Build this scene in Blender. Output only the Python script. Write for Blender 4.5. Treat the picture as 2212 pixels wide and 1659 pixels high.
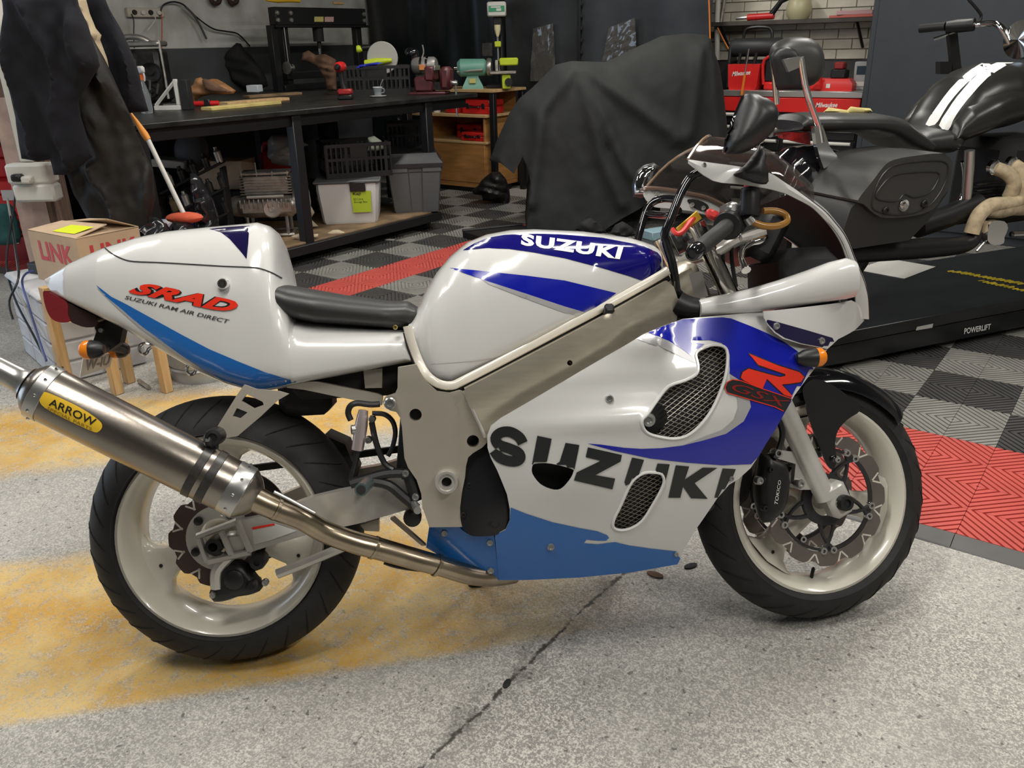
import bpy, bmesh, math, random
from math import sin, cos, pi, radians, sqrt, atan2
from mathutils import Vector, Matrix, Euler
from mathutils import noise as mnoise
from mathutils.bvhtree import BVHTree
from mathutils.geometry import delaunay_2d_cdt

for _o in list(bpy.data.objects):
    bpy.data.objects.remove(_o, do_unlink=True)
SC = bpy.context.scene
COL = SC.collection
random.seed(7)
V = Vector

# ------------------------------------------------------------------ camera
# world: X and Y run along the floor tile grid, Z up, metres
F_PX, PITCH, ROLL, CAM_H = 1815.0, 0.3848, -0.0241, 1.338
GRID = -0.6483
CG, SG = cos(GRID), sin(GRID)
OX, OY = 1.65469, 2.57754

def cam2w(x, y):
    """floor position in the camera's own heading frame -> world"""
    x -= OX; y -= OY
    return (x * CG + y * SG, -x * SG + y * CG)

def dir2w(d):
    return V((d[0] * CG + d[1] * SG, -d[0] * SG + d[1] * CG, d[2]))

_f = V((0, cos(PITCH), -sin(PITCH)))
_r0 = V((1, 0, 0)); _u0 = V((0, sin(PITCH), cos(PITCH)))
_r = cos(ROLL) * _r0 + sin(ROLL) * _u0
_u = -sin(ROLL) * _r0 + cos(ROLL) * _u0
CF, CR, CU = dir2w(_f), dir2w(_r), dir2w(_u)
_cx, _cy = cam2w(0, 0)
CAM = V((_cx, _cy, CAM_H))

cam_data = bpy.data.cameras.new('camera')
cam_data.sensor_fit = 'HORIZONTAL'
cam_data.sensor_width = 36.0
cam_data.lens = F_PX / 2212.0 * 36.0
cam_data.clip_start = 0.05
cam_ob = bpy.data.objects.new('camera', cam_data)
COL.objects.link(cam_ob)
M3 = Matrix((CR, CU, -CF)).transposed()
cam_ob.matrix_world = Matrix.Translation(CAM) @ M3.to_4x4()
SC.camera = cam_ob

def ray(px, py):
    return (CF + CR * ((px - 1106.0) / F_PX) - CU * ((py - 829.5) / F_PX))

def G(px, py, z=0.0):
    """pixel -> world point on the horizontal plane at height z"""
    d = ray(px, py); t = (z - CAM.z) / d.z
    return CAM + d * t

def W(px, py, p0, n):
    """pixel -> world point on the plane through p0 with normal n"""
    d = ray(px, py); n = V(n); t = (V(p0) - CAM).dot(n) / d.dot(n)
    return CAM + d * t

def atx(px, py, x): return W(px, py, (x, 0, 0), (1, 0, 0))
def aty(px, py, y): return W(px, py, (0, y, 0), (0, 1, 0))

# ------------------------------------------------------------------ world, lights, exposure
SC.view_settings.view_transform = 'Standard'
SC.view_settings.look = 'None'
SC.view_settings.gamma = 1.0
SC.view_settings.use_curve_mapping = False
SC.view_settings.exposure = -0.46
try:
    SC.cycles.use_denoising = True
    SC.cycles.max_bounces = 6
    SC.cycles.diffuse_bounces = 3
    SC.cycles.glossy_bounces = 3
    SC.cycles.adaptive_threshold = 0.03
    SC.cycles.sample_clamp_indirect = 4.0
except Exception:
    pass
wd = bpy.data.worlds.new('world'); SC.world = wd; wd.use_nodes = True
_bg = wd.node_tree.nodes['Background']
_bg.inputs[0].default_value = (0.62, 0.78, 1.0, 1)
_bg.inputs[1].default_value = 3.4

TUBES = []
def ceiling_lamp(x, y, z, ln, ang, power, col=(1.0, 0.965, 0.90), w=0.16):
    d = bpy.data.lights.new('tube_light', 'AREA'); d.shape = 'RECTANGLE'
    d.size = ln; d.size_y = w; d.energy = power; d.color = col
    o = bpy.data.objects.new('tube_light', d); COL.objects.link(o)
    o.location = (x, y, z); o.rotation_euler = (0, 0, ang)
    TUBES.append((x, y, z, ln, ang, w))
CEIL = 3.15
for _x, _y, _p in ((-0.75, -2.6, 62), (-0.75, -0.4, 58), (-3.3, -2.6, 48), (-3.4, -0.2, 50), (-3.4, 2.3, 50), (-0.9, 2.0, 50),
                   (1.7, -2.2, 62), (1.6, 0.6, 48)):
    ceiling_lamp(_x, _y, CEIL - 0.14, 1.5, pi / 2, _p)

# ------------------------------------------------------------------ materials
MATS = {}
def mat(name, col, rough=0.5, metal=0.0, var=0.0, vscale=8.0, bump=0.0, bscale=60.0, coat=0.0, spec=0.5,
        trans=0.0, alpha=1.0, emit=0.0, stretch=None, col2=None, sheen=0.0):
    if name in MATS: return MATS[name]
    m = bpy.data.materials.new(name); m.use_nodes = True
    nt = m.node_tree; b = nt.nodes['Principled BSDF']
    c4 = (*col, 1)
    b.inputs['Base Color'].default_value = c4
    b.inputs['Roughness'].default_value = rough
    b.inputs['Metallic'].default_value = metal
    b.inputs['Specular IOR Level'].default_value = spec
    if coat: b.inputs['Coat Weight'].default_value = coat; b.inputs['Coat Roughness'].default_value = 0.04
    if trans: b.inputs['Transmission Weight'].default_value = trans
    if alpha < 1: b.inputs['Alpha'].default_value = alpha
    if sheen: b.inputs['Sheen Weight'].default_value = sheen
    if emit:
        b.inputs['Emission Color'].default_value = c4; b.inputs['Emission Strength'].default_value = emit
    tc = nt.nodes.new('ShaderNodeTexCoord'); mp = nt.nodes.new('ShaderNodeMapping')
    nt.links.new(tc.outputs['Object'], mp.inputs['Vector'])
    if stretch: mp.inputs['Scale'].default_value = stretch
    if var or col2:
        n = nt.nodes.new('ShaderNodeTexNoise'); n.inputs['Scale'].default_value = vscale; n.inputs['Detail'].default_value = 5
        nt.links.new(mp.outputs[0], n.inputs['Vector'])
        r = nt.nodes.new('ShaderNodeValToRGB')
        r.color_ramp.elements[0].position = 0.35; r.color_ramp.elements[1].position = 0.65
        if col2: r.color_ramp.elements[0].color = (*col2, 1); r.color_ramp.elements[1].color = c4
        else:
            r.color_ramp.elements[0].color = (*[max(0, c * (1 - var)) for c in col], 1)
            r.color_ramp.elements[1].color = (*[min(1, c * (1 + var)) for c in col], 1)
        nt.links.new(n.outputs['Fac'], r.inputs[0]); nt.links.new(r.outputs[0], b.inputs['Base Color'])
    if bump:
        n = nt.nodes.new('ShaderNodeTexNoise'); n.inputs['Scale'].default_value = bscale; n.inputs['Detail'].default_value = 3
        nt.links.new(mp.outputs[0], n.inputs['Vector'])
        bp = nt.nodes.new('ShaderNodeBump'); bp.inputs['Strength'].default_value = bump; bp.inputs['Distance'].default_value = 0.004
        nt.links.new(n.outputs['Fac'], bp.inputs['Height']); nt.links.new(bp.outputs[0], b.inputs['Normal'])
    MATS[name] = m
    return m

# ------------------------------------------------------------------ object helpers
def link(name, me, m=None, parent=None, smooth=True):
    o = bpy.data.objects.new(name, me); COL.objects.link(o)
    if m is not None:
        me.materials.clear()
        for q in (m if isinstance(m, (list, tuple)) else [m]): me.materials.append(q)
    if parent is not None: o.parent = parent
    if smooth and len(me.polygons):
        me.polygons.foreach_set('use_smooth', [True] * len(me.polygons))
        try: me.set_sharp_from_angle(angle=radians(38 if smooth is True else smooth))
        except Exception: pass
    return o

def tag(o, label=None, cat=None, group=None, kind=None):
    if label: o['label'] = label
    if cat: o['category'] = cat
    if group: o['group'] = group
    if kind: o['kind'] = kind
    return o

def thing(name, label, cat, loc=(0, 0, 0), rot=(0, 0, 0), group=None):
    o = bpy.data.objects.new(name, None); COL.objects.link(o)
    o.location = loc; o.rotation_euler = rot if isinstance(rot, tuple) else (0, 0, rot)
    o.empty_display_size = 0.05
    return tag(o, label, cat, group)

def copy_tree(o, parent=None):
    c = o.copy(); COL.objects.link(c); c.parent = parent
    for ch in list(o.children): copy_tree(ch, c)
    return c

class MB:
    """collects shapes into one mesh"""
    def __init__(self): self.v = []; self.f = []; self.mi = []; self.k = 0
    def add(self, vs, fs, M=None):
        b = len(self.v)
        for p in vs: self.v.append(tuple(M @ V(p)) if M is not None else tuple(p))
        for q in fs: self.f.append(tuple(b + i for i in q)); self.mi.append(self.k)
        return self
    def box(self, c, s, M=None, bev=0.0):
        x, y, z = s[0] / 2, s[1] / 2, s[2] / 2
        if bev:
            bev = min(bev, x * .9, y * .9, z * .9)
            vs = []; idx = {}
            def vert(sx, sy, sz, k):
                p = [sx * x, sy * y, sz * z]; q = [sx * (x - bev), sy * (y - bev), sz * (z - bev)]
                r = q[:]; r[k] = p[k]
                vs.append((c[0] + r[0], c[1] + r[1], c[2] + r[2])); idx[(sx, sy, sz, k)] = len(vs) - 1
            for sx in (-1, 1):
                for sy in (-1, 1):
                    for sz in (-1, 1):
                        for k in range(3): vert(sx, sy, sz, k)
            fs = []
            for k in range(3):
                a, b2 = [i for i in range(3) if i != k]
                for s1 in (-1, 1):
                    loop = []
                    for (p, q) in ((-1, -1), (1, -1), (1, 1), (-1, 1)):
                        t = [0, 0, 0]; t[k] = s1; t[a] = p; t[b2] = q; loop.append(idx[(*t, k)])
                    fs.append(loop)
            for k in range(3):
                a, b2 = [i for i in range(3) if i != k]
                for p in (-1, 1):
                    for q in (-1, 1):
                        l = []
                        for (s1, kk) in ((-1, a), (1, a), (1, b2), (-1, b2)):
                            t = [0, 0, 0]; t[k] = s1; t[a] = p; t[b2] = q; l.append(idx[(*t, kk)])
                        fs.append(l)
            for sx in (-1, 1):
                for sy in (-1, 1):
                    for sz in (-1, 1): fs.append([idx[(sx, sy, sz, k)] for k in range(3)])
            return self.add(vs, fs, M)
        vs = [(c[0] + a * x, c[1] + b * y, c[2] + d * z) for a in (-1, 1) for b in (-1, 1) for d in (-1, 1)]
        fs = [(0, 1, 3, 2), (4, 6, 7, 5), (0, 4, 5, 1), (2, 3, 7, 6), (0, 2, 6, 4), (1, 5, 7, 3)]
        return self.add(vs, fs, M)
    def tube(self, pts, r, n=10, cap=True, closed=False, flat=None):
        pts = [V(p) for p in pts]; N = len(pts)
        rs = r if isinstance(r, (list, tuple)) else [r] * N
        vs = []; fs = []
        t0 = (pts[1] - pts[0]).normalized()
        up = V((0, 0, 1)) if abs(t0.z) < 0.9 else V((1, 0, 0))
        nrm = (up - t0 * up.dot(t0)).normalized()
        for i in range(N):
            if closed: t = (pts[(i + 1) % N] - pts[i - 1])
            elif i == 0: t = pts[1] - pts[0]
            elif i == N - 1: t = pts[-1] - pts[-2]
            else: t = (pts[i + 1] - pts[i]).normalized() + (pts[i] - pts[i - 1]).normalized()
            if t.length < 1e-9: t = t0.copy()
            t.normalize()
            nrm = (nrm - t * nrm.dot(t))
            if nrm.length < 1e-6: nrm = t.orthogonal()
            nrm.normalize(); bi = t.cross(nrm)
            for k in range(n):
                a = 2 * pi * k / n
                vs.append(pts[i] + (nrm * cos(a) + bi * sin(a) * (flat or 1)) * rs[i])
        for i in range(N if closed else N - 1):
            for k in range(n):
                a = i * n + k; b = i * n + (k + 1) % n; c = ((i + 1) % N) * n
                fs.append((a, b, c + (k + 1) % n, c + k))
        if cap and not closed:
            fs.append(tuple(range(n - 1, -1, -1))); fs.append(tuple((N - 1) * n + k for k in range(n)))
        return self.add(vs, fs)
    def lathe(self, prof, n=24, M=None, closed=False, a0=0.0, a1=None):
        """prof: (radius, height) about local Z"""
        vs = []; fs = []; P = len(prof); full = a1 is None
        cnt = n if full else n + 1
        for k in range(cnt):
            a = a0 + (2 * pi if full else a1 - a0) * k / n
            for (r, h) in prof: vs.append((r * cos(a), r * sin(a), h))
        for k in range(n):
            k2 = (k + 1) % cnt
            for j in range(P if closed else P - 1):
                j2 = (j + 1) % P
                fs.append((k * P + j, k2 * P + j, k2 * P + j2, k * P + j2))
        return self.add(vs, fs, M)
    def loft(self, rings, cap=True, closed=True):
        n = len(rings[0]); vs = [p for r in rings for p in r]; fs = []
        for i in range(len(rings) - 1):
            for k in range(n if closed else n - 1):
                a = i * n + k; b = i * n + (k + 1) % n
                fs.append((a, b, b + n, a + n))
        if cap and closed:
            fs.append(tuple(range(n - 1, -1, -1))); fs.append(tuple((len(rings) - 1) * n + k for k in range(n)))
        return self.add(vs, fs)
    def prism(self, poly, h, M=None):
        """poly 2D in local XY extruded 0..h along Z"""
        n = len(poly)
        vs = [(p[0], p[1], 0) for p in poly] + [(p[0], p[1], h) for p in poly]
        fs = [tuple(range(n - 1, -1, -1)), tuple(range(n, 2 * n))]
        for i in range(n): fs.append((i, (i + 1) % n, n + (i + 1) % n, n + i))
        return self.add(vs, fs, M)
    def ball(self, c, r, n=12, M=None):
        r = r if isinstance(r, (tuple, list)) else (r, r, r); m = max(4, n // 2)
        vs = [(c[0], c[1], c[2] - r[2])]; fs = []
        for i in range(1, m):
            t = -pi / 2 + pi * i / m
            for k in range(n):
                a = 2 * pi * k / n; vs.append((c[0] + r[0] * cos(t) * cos(a), c[1] + r[1] * cos(t) * sin(a), c[2] + r[2] * sin(t)))
        vs.append((c[0], c[1], c[2] + r[2]))
        for k in range(n): fs.append((0, 1 + (k + 1) % n, 1 + k)); fs.append((len(vs) - 1, len(vs) - 1 - n + k, len(vs) - 1 - n + (k + 1) % n))
        for i in range(m - 2):
            for k in range(n):
                a = 1 + i * n + k; b = 1 + i * n + (k + 1) % n; fs.append((a, b, b + n, a + n))
        return self.add(vs, fs, M)
    def mesh(self, name):
        me = bpy.data.meshes.new(name); me.from_pydata(self.v, [], self.f)
        if any(self.mi): me.polygons.foreach_set('material_index', self.mi)
        bm = bmesh.new(); bm.from_mesh(me); bmesh.ops.recalc_face_normals(bm, faces=bm.faces); bm.to_mesh(me); bm.free()
        me.update(); return me
    def build(self, name, m=None, parent=None, smooth=True):
        return link(name, self.mesh(name), m, parent, smooth)

def smoothpts(pts, sub=4, closed=False):
    """Catmull-Rom through the points"""
    P = [V(p) if len(p) > 2 else V((p[0], p[1], 0)) for p in pts]; N = len(P); out = []
    two = len(pts[0]) == 2
    for i in range(N if closed else N - 1):
        if closed: a, b, c, d = P[i - 1], P[i], P[(i + 1) % N], P[(i + 2) % N]
        else: a, b, c, d = P[max(i - 1, 0)], P[i], P[i + 1], P[min(i + 2, N - 1)]
        for k in range(sub):
            t = k / sub
            out.append(0.5 * ((2 * b) + (c - a) * t + (2 * a - 5 * b + 4 * c - d) * t * t + (-a + 3 * b - 3 * c + d) * t ** 3))
    if not closed: out.append(P[-1])
    return [(p.x, p.y) for p in out] if two else out

def align(d, p=(0, 0, 0), up=None):
    """matrix taking local Z to direction d, placed at p"""
    d = V(d).normalized(); u = V(up) if up else (V((0, 0, 1)) if abs(d.z) < 0.95 else V((1, 0, 0)))
    x = u.cross(d).normalized(); y = d.cross(x)
    return Matrix.Translation(V(p)) @ Matrix((x, y, d)).transposed().to_4x4()

def inpoly(x, y, poly):
    c = False; n = len(poly); j = n - 1
    for i in range(n):
        xi, yi = poly[i]; xj, yj = poly[j]
        if (yi > y) != (yj > y) and x < (xj - xi) * (y - yi) / (yj - yi) + xi: c = not c
        j = i
    return c

def fill2d(outer, holes=(), step=0.02):
    """2D triangulation of outer minus holes with interior grid points"""
    pts = []; edges = []
    def dens(poly):
        out = []
        for i in range(len(poly)):
            a = poly[i]; b = poly[(i + 1) % len(poly)]; L = math.hypot(b[0] - a[0], b[1] - a[1]); k = max(1, int(L / (step * 1.5)))
            for q in range(k): out.append((a[0] + (b[0] - a[0]) * q / k, a[1] + (b[1] - a[1]) * q / k))
        return out
    loops = [dens(outer)] + [dens(h) for h in holes]
    for lp in loops:
        b = len(pts); pts += lp; edges += [(b + i, b + (i + 1) % len(lp)) for i in range(len(lp))]
    xs = [p[0] for p in outer]; ys = [p[1] for p in outer]
    nx = int((max(xs) - min(xs)) / step) + 1; ny = int((max(ys) - min(ys)) / step) + 1
    for i in range(nx):
        for j in range(ny):
            x = min(xs) + (i + .5 + (.25 if j % 2 else -.25)) * step; y = min(ys) + (j + .5) * step
            if inpoly(x, y, outer) and not any(inpoly(x, y, h) for h in holes): pts.append((x, y))
    r = delaunay_2d_cdt([V(p) for p in pts], edges, [], 0, 1e-7)
    vs = [(p.x, p.y) for p in r[0]]; fs = []
    for f in r[2]:
        cx = sum(vs[i][0] for i in f) / len(f); cy = sum(vs[i][1] for i in f) / len(f)
        if inpoly(cx, cy, outer) and not any(inpoly(cx, cy, h) for h in holes): fs.append(tuple(f))
    return vs, fs

def boundary(fs):
    cnt = {}
    for f in fs:
        for i in range(len(f)):
            a, b = f[i], f[(i + 1) % len(f)]
            if (b, a) in cnt: del cnt[(b, a)]
            else: cnt[(a, b)] = 1
    return list(cnt)

def shell(vs, fs, offs):
    """closed shell: surface points vs and the points shifted by offs"""
    n = len(vs)
    if callable(offs): back = [V(p) + V(offs(p)) for p in vs]
    else: back = [V(p) + V(offs) for p in vs]
    F = [tuple(f) for f in fs] + [tuple(n + i for i in reversed(f)) for f in fs]
    for a, b in boundary(fs): F.append((b, a, n + a, n + b))
    return [tuple(p) for p in vs] + [tuple(p) for p in back], F

def text2d(s, bold=0.0, shear=0.0, spacing=1.0):
    cu = bpy.data.curves.new('lettering', 'FONT'); cu.body = s; cu.size = 1.0; cu.offset = bold; cu.shear = shear
    cu.space_character = spacing; cu.resolution_u = 3
    o = bpy.data.objects.new('lettering', cu); COL.objects.link(o)
    bpy.context.view_layer.update()
    me = o.to_mesh(); vs = [(v.co.x, v.co.y) for v in me.vertices]; fs = [tuple(p.vertices) for p in me.polygons]
    o.to_mesh_clear(); bpy.data.objects.remove(o, do_unlink=True); bpy.data.curves.remove(cu)
    x0 = min(p[0] for p in vs); x1 = max(p[0] for p in vs); y0 = min(p[1] for p in vs); y1 = max(p[1] for p in vs)
    return [((p[0] - x0) / (x1 - x0), (p[1] - y0) / (y1 - y0)) for p in vs], fs

def quadmap(q):
    """unit square -> quad (bottom-left, bottom-right, top-right, top-left)"""
    a, b, c, d = [V((*p, 0)) if len(p) == 2 else V(p) for p in q]
    def fn(s, t): return (a * (1 - s) + b * s) * (1 - t) + (d * (1 - s) + c * s) * t
    return fn

def text_on(name, s, q, m, parent=None, off=(0, 0, 0), **kw):
    """lettering as a thin flat print on a quad of 3D points"""
    vs, fs = text2d(s, **kw); fn = quadmap(q)
    P = [fn(*p) + V(off) for p in vs]
    mb = MB(); mb.add(P, fs)
    me = bpy.data.meshes.new(name); me.from_pydata([tuple(p) for p in P], [], fs); me.update()
    return link(name, me, m, parent, smooth=False)
# ------------------------------------------------------------------ common materials
M_white = mat('pearl_white_paint', (0.62, 0.62, 0.605), 0.18, 0, coat=0.6)
M_blue = mat('royal_blue_paint', (0.006, 0.012, 0.33), 0.2, 0, coat=0.4)
M_lblue = mat('mid_blue_paint', (0.012, 0.125, 0.43), 0.22, 0, coat=0.4)
M_navy = mat('navy_paint', (0.007, 0.004, 0.045), 0.16, 0, coat=0.6)
M_silver = mat('silver_grey_paint', (0.42, 0.42, 0.43), 0.3, 0.2)
M_alu = mat('brushed_aluminium', (0.60, 0.55, 0.45), 0.30, 0.7, var=0.06, vscale=14, stretch=(1, 6, 6))
M_alu2 = mat('satin_aluminium', (0.58, 0.56, 0.52), 0.36, 0.6, var=0.06, vscale=20)
M_ti = mat('titanium_sheet', (0.34, 0.305, 0.265), 0.26, 0.95, var=0.10, vscale=5, bump=0.03, bscale=160)
M_pipe = mat('heat_tinted_steel', (0.50, 0.42, 0.30), 0.25, 1.0, col2=(0.30, 0.24, 0.19), vscale=9)
M_chrome = mat('chrome', (0.82, 0.82, 0.82), 0.07, 1.0)
M_steel = mat('steel', (0.55, 0.55, 0.54), 0.28, 0.9)
M_rub = mat('tyre_rubber', (0.012, 0.0115, 0.012), 0.72, var=0.25, vscale=30, bump=0.05, bscale=200)
M_blk = mat('black_plastic', (0.010, 0.010, 0.011), 0.42)
M_blkg = mat('gloss_black', (0.008, 0.008, 0.01), 0.08, coat=0.6)
M_blkm = mat('matt_black', (0.011, 0.011, 0.011), 0.75, var=0.2, vscale=20)
M_vinyl = mat('black_vinyl', (0.022, 0.022, 0.022), 0.42, bump=0.05, bscale=300)
M_red = mat('red_plastic', (0.62, 0.035, 0.03), 0.4)
M_redp = mat('red_print', (0.78, 0.035, 0.015), 0.3)
M_blkp = mat('black_print', (0.012, 0.014, 0.015), 0.4)
M_whp = mat('white_print', (0.82, 0.82, 0.80), 0.35)
M_org = mat('amber_lens', (0.95, 0.27, 0.015), 0.2, trans=0.15)
M_wheel = mat('cream_white_wheel', (0.66, 0.63, 0.545), 0.25, coat=0.4)
M_yel = mat('yellow_print', (0.72, 0.46, 0.03), 0.35)

# ------------------------------------------------------------------ floor
def floor_mat():
    m = bpy.data.materials.new('worn_painted_concrete'); m.use_nodes = True; nt = m.node_tree; b = nt.nodes['Principled BSDF']
    N = nt.nodes.new; L = nt.links.new
    tc = N('ShaderNodeTexCoord')
    def noise(sc, det=6, rough=0.6, dist=0.0):
        n = N('ShaderNodeTexNoise'); n.inputs['Scale'].default_value = sc; n.inputs['Detail'].default_value = det
        n.inputs['Roughness'].default_value = rough; n.inputs['Distortion'].default_value = dist
        L(tc.outputs['Object'], n.inputs['Vector']); return n.outputs['Fac']
    def ramp(i, p0, p1, c0=(0, 0, 0, 1), c1=(1, 1, 1, 1)):
        r = N('ShaderNodeValToRGB'); r.color_ramp.elements[0].position = p0; r.color_ramp.elements[1].position = p1
        r.color_ramp.elements[0].color = c0; r.color_ramp.elements[1].color = c1; L(i, r.inputs[0]); return r.outputs[0]
    def mth(op, a, bb):
        n = N('ShaderNodeMath'); n.operation = op
        for k, q in enumerate((a, bb)):
            if hasattr(q, 'is_linked') or hasattr(q, 'links'): L(q, n.inputs[k])
            else: n.inputs[k].default_value = q
        n.use_clamp = op in ('MULTIPLY', 'SUBTRACT', 'MINIMUM', 'MAXIMUM') and False
        return n.outputs[0]
    def mix(f, a, bb):
        n = N('ShaderNodeMix'); n.data_type = 'RGBA'
        L(f, n.inputs[0])
        for k, q in ((6, a), (7, bb)):
            if isinstance(q, tuple): n.inputs[k].default_value = (*q, 1)
            else: L(q, n.inputs[k])
        return n.outputs[2]
    # grey concrete with worn flecks of pale paint
    base = mix(ramp(noise(1.1, 5), 0.32, 0.70), (0.22, 0.213, 0.195), (0.37, 0.36, 0.33))
    f1 = ramp(noise(170, 6, 0.75, 0.4), 0.44, 0.60); f2 = ramp(noise(58, 8, 0.8, 0.6), 0.40, 0.60)
    fleck = mth('ADD', mth('MULTIPLY', f1, 0.55), mth('MULTIPLY', f2, 0.45))
    big = ramp(noise(1.7, 4), 0.30, 0.68)
    fl = mth('MULTIPLY', ramp(fleck, 0.30, 0.72), mth('ADD', mth('MULTIPLY', big, 0.5), 0.42))
    c = mix(fl, base, (0.72, 0.69, 0.63))
    speck = ramp(noise(55, 2, 0.5), 0.655, 0.70)
    c = mix(mth('MULTIPLY', speck, 0.7), c, (0.06, 0.055, 0.05))
    patch = ramp(noise(2.6, 6, 0.65), 0.60, 0.74)
    c = mix(mth('MULTIPLY', patch, 0.35), c, (0.16, 0.155, 0.145))
    # yellow bands, worn
    sep = N('ShaderNodeSeparateXYZ'); L(tc.outputs['Object'], sep.inputs[0])
    nn = mth('ADD', mth('MULTIPLY', sep.outputs[0], -0.752), mth('MULTIPLY', sep.outputs[1], 0.659))
    dd = mth('ADD', mth('MULTIPLY', sep.outputs[0], 0.659), mth('MULTIPLY', sep.outputs[1], 0.752))
    jit = mth('MULTIPLY', mth('SUBTRACT', noise(7, 5), 0.5), 0.12)
    nj = mth('ADD', nn, jit)
    def sm(v, e0, e1):
        r = N('ShaderNodeMapRange'); r.interpolation_type = 'SMOOTHSTEP'; r.inputs[1].default_value = e0; r.inputs[2].default_value = e1; L(v, r.inputs[0]); return r.outputs[0]
    bandA = mth('MULTIPLY', mth('MULTIPLY', sm(nn, -0.60, -0.56), sm(nj, 0.14, 0.02)), sm(mth('ADD', dd, jit), -1.35, -2.15))
    bandB = mth('MULTIPLY', mth('MULTIPLY', sm(nj, 0.62, 0.78), sm(nj, 1.4, 1.2)), sm(dd, -1.6, -2.0))
    band = mth('MAXIMUM', bandA, bandB)
    wear = ramp(noise(20, 8, 0.78, 0.8), 0.40, 0.50)
    wear2 = ramp(noise(90, 6, 0.75), 0.42, 0.52)
    yel = mix(ramp(noise(4.5, 6), 0.38, 0.62), (0.60, 0.33, 0.04), (0.70, 0.49, 0.18))
    yf = mth('MULTIPLY', band, mth('MULTIPLY', mth('ADD', mth('MULTIPLY', wear, 0.55), 0.45), mth('ADD', mth('MULTIPLY', wear2, 0.35), 0.65)))
    c = mix(yf, c, yel)
    # long dark joint across the slab
    jx = mth('ABSOLUTE', mth('ADD', mth('ADD', sep.outputs[0], 0.69), mth('MULTIPLY', mth('SUBTRACT', noise(5, 5), 0.5), 0.05)), 0)
    joint = sm(mth('ADD', jx, mth('MULTIPLY', mth('SUBTRACT', noise(38, 6, 0.7), 0.42), 0.045)), 0.012, 0.003)
    stain = mth('MULTIPLY', sm(jx, 0.07, 0.0), mth('MULTIPLY', ramp(noise(9, 5), 0.42, 0.62), 0.6))
    c = mix(mth('MAXIMUM', joint, stain), c, (0.05, 0.045, 0.038))
    L(c, b.inputs['Base Color'])
    b.inputs['Roughness'].default_value = 0.62
    bp = N('ShaderNodeBump'); bp.inputs['Strength'].default_value = 0.25; bp.inputs['Distance'].default_value = 0.003
    h = mth('SUBTRACT', fleck, mth('MULTIPLY', joint, 3.0)); L(h, bp.inputs['Height']); L(bp.outputs[0], b.inputs['Normal'])
    return m

def slab(name, x0, x1, y0, y1, z0, z1, m, kind='structure', parent=None):
    mb = MB().box(((x0 + x1) / 2, (y0 + y1) / 2, (z0 + z1) / 2), (x1 - x0, y1 - y0, z1 - z0))
    o = mb.build(name, m, parent, smooth=False)
    if kind and parent is None: o['kind'] = kind
    return o
RX0, RX1, RY0, RY1 = -7.2, 4.2, -7.0, 4.45
floor = slab('floor', RX0 - 0.4, RX1, RY0, RY1, -0.1, 0.0, floor_mat())

# ribbed click tiles
T = 0.3322
def tile_mesh(name, m):
    mb = MB(); g = 0.0012
    mb.box((T / 2, T / 2, 0.005), (T - 2 * g, T - 2 * g, 0.008))
    q = T / 2; n = 11; pit = 2 * q / n
    for a in range(2):
        for b in range(2):
            ox, oy = a * q, b * q
            flip = (a + b) % 2
            for k in range(n):
                c0 = (k + 0.16) * pit; c1 = (k + 0.84) * pit
                def seg(c):   # line x + y = c inside the q-square
                    if c <= q: return (c, 0), (0, c)
                    return (q, c - q), (c - q, q)
                p1, p2 = seg(c0); p4, p3 = seg(c1)
                pl = [p1, p4, p3, p2]
                if c0 < q < c1: pl = [p1, (q, 0), p4, p3, (0, q), p2]
                if flip: pl = [(q - x, y) for x, y in pl][::-1]
                nv = len(pl); z0, z1 = 0.009, 0.0165
                vs = [(ox + min(max(x, g), q - g * 0.2), oy + min(max(y, g), q - g * 0.2), z) for z in (z0, z1) for x, y in pl]
                fs = [tuple(range(nv, 2 * nv))] + [(i, (i + 1) % nv, nv + (i + 1) % nv, nv + i) for i in range(nv)]
                mb.add(vs, fs)
    me = mb.mesh(name); me.materials.append(m); return me
TM = {'r': tile_mesh('tile_red', mat('red_tile', (0.53, 0.088, 0.072), 0.45, var=0.08, vscale=5)),
      'g': tile_mesh('tile_grey', mat('grey_tile', (0.24, 0.235, 0.215), 0.42, var=0.12, vscale=5)),
      'd': tile_mesh('tile_dark', mat('charcoal_tile', (0.060, 0.058, 0.058), 0.4, var=0.12, vscale=5))}
for i in range(-21, 3):
    for j in range(-2, 10):
        k = 'r' if (j < 0 or i == -11) else ('g' if (i + j) % 2 else 'd')
        o = bpy.data.objects.new('tile', TM[k]); COL.objects.link(o); o.parent = floor
        o.location = (i * T, j * T, 0.0)
        if k == 'r': o['label'] = 'red ribbed floor tile'
M_edge = mat('edging_rubber', (0.085, 0.083, 0.08), 0.5, var=0.1)
for i in range(-21, 3):
    me = MB().add([(0, -0.062, 0.001), (T - .002, -0.062, 0.001), (T - .002, -0.001, 0.001), (0, -0.001, 0.001),
                   (0, -0.058, 0.004), (T - .002, -0.058, 0.004), (T - .002, -0.001, 0.0165), (0, -0.001, 0.0165)],
                  [(0, 3, 2, 1), (4, 5, 6, 7), (0, 1, 5, 4), (1, 2, 6, 5), (2, 3, 7, 6), (3, 0, 4, 7)])
    o = me.build('edge_ramp', M_edge, floor, smooth=False); o.location = (i * T, -2 * T, 0)

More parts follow.
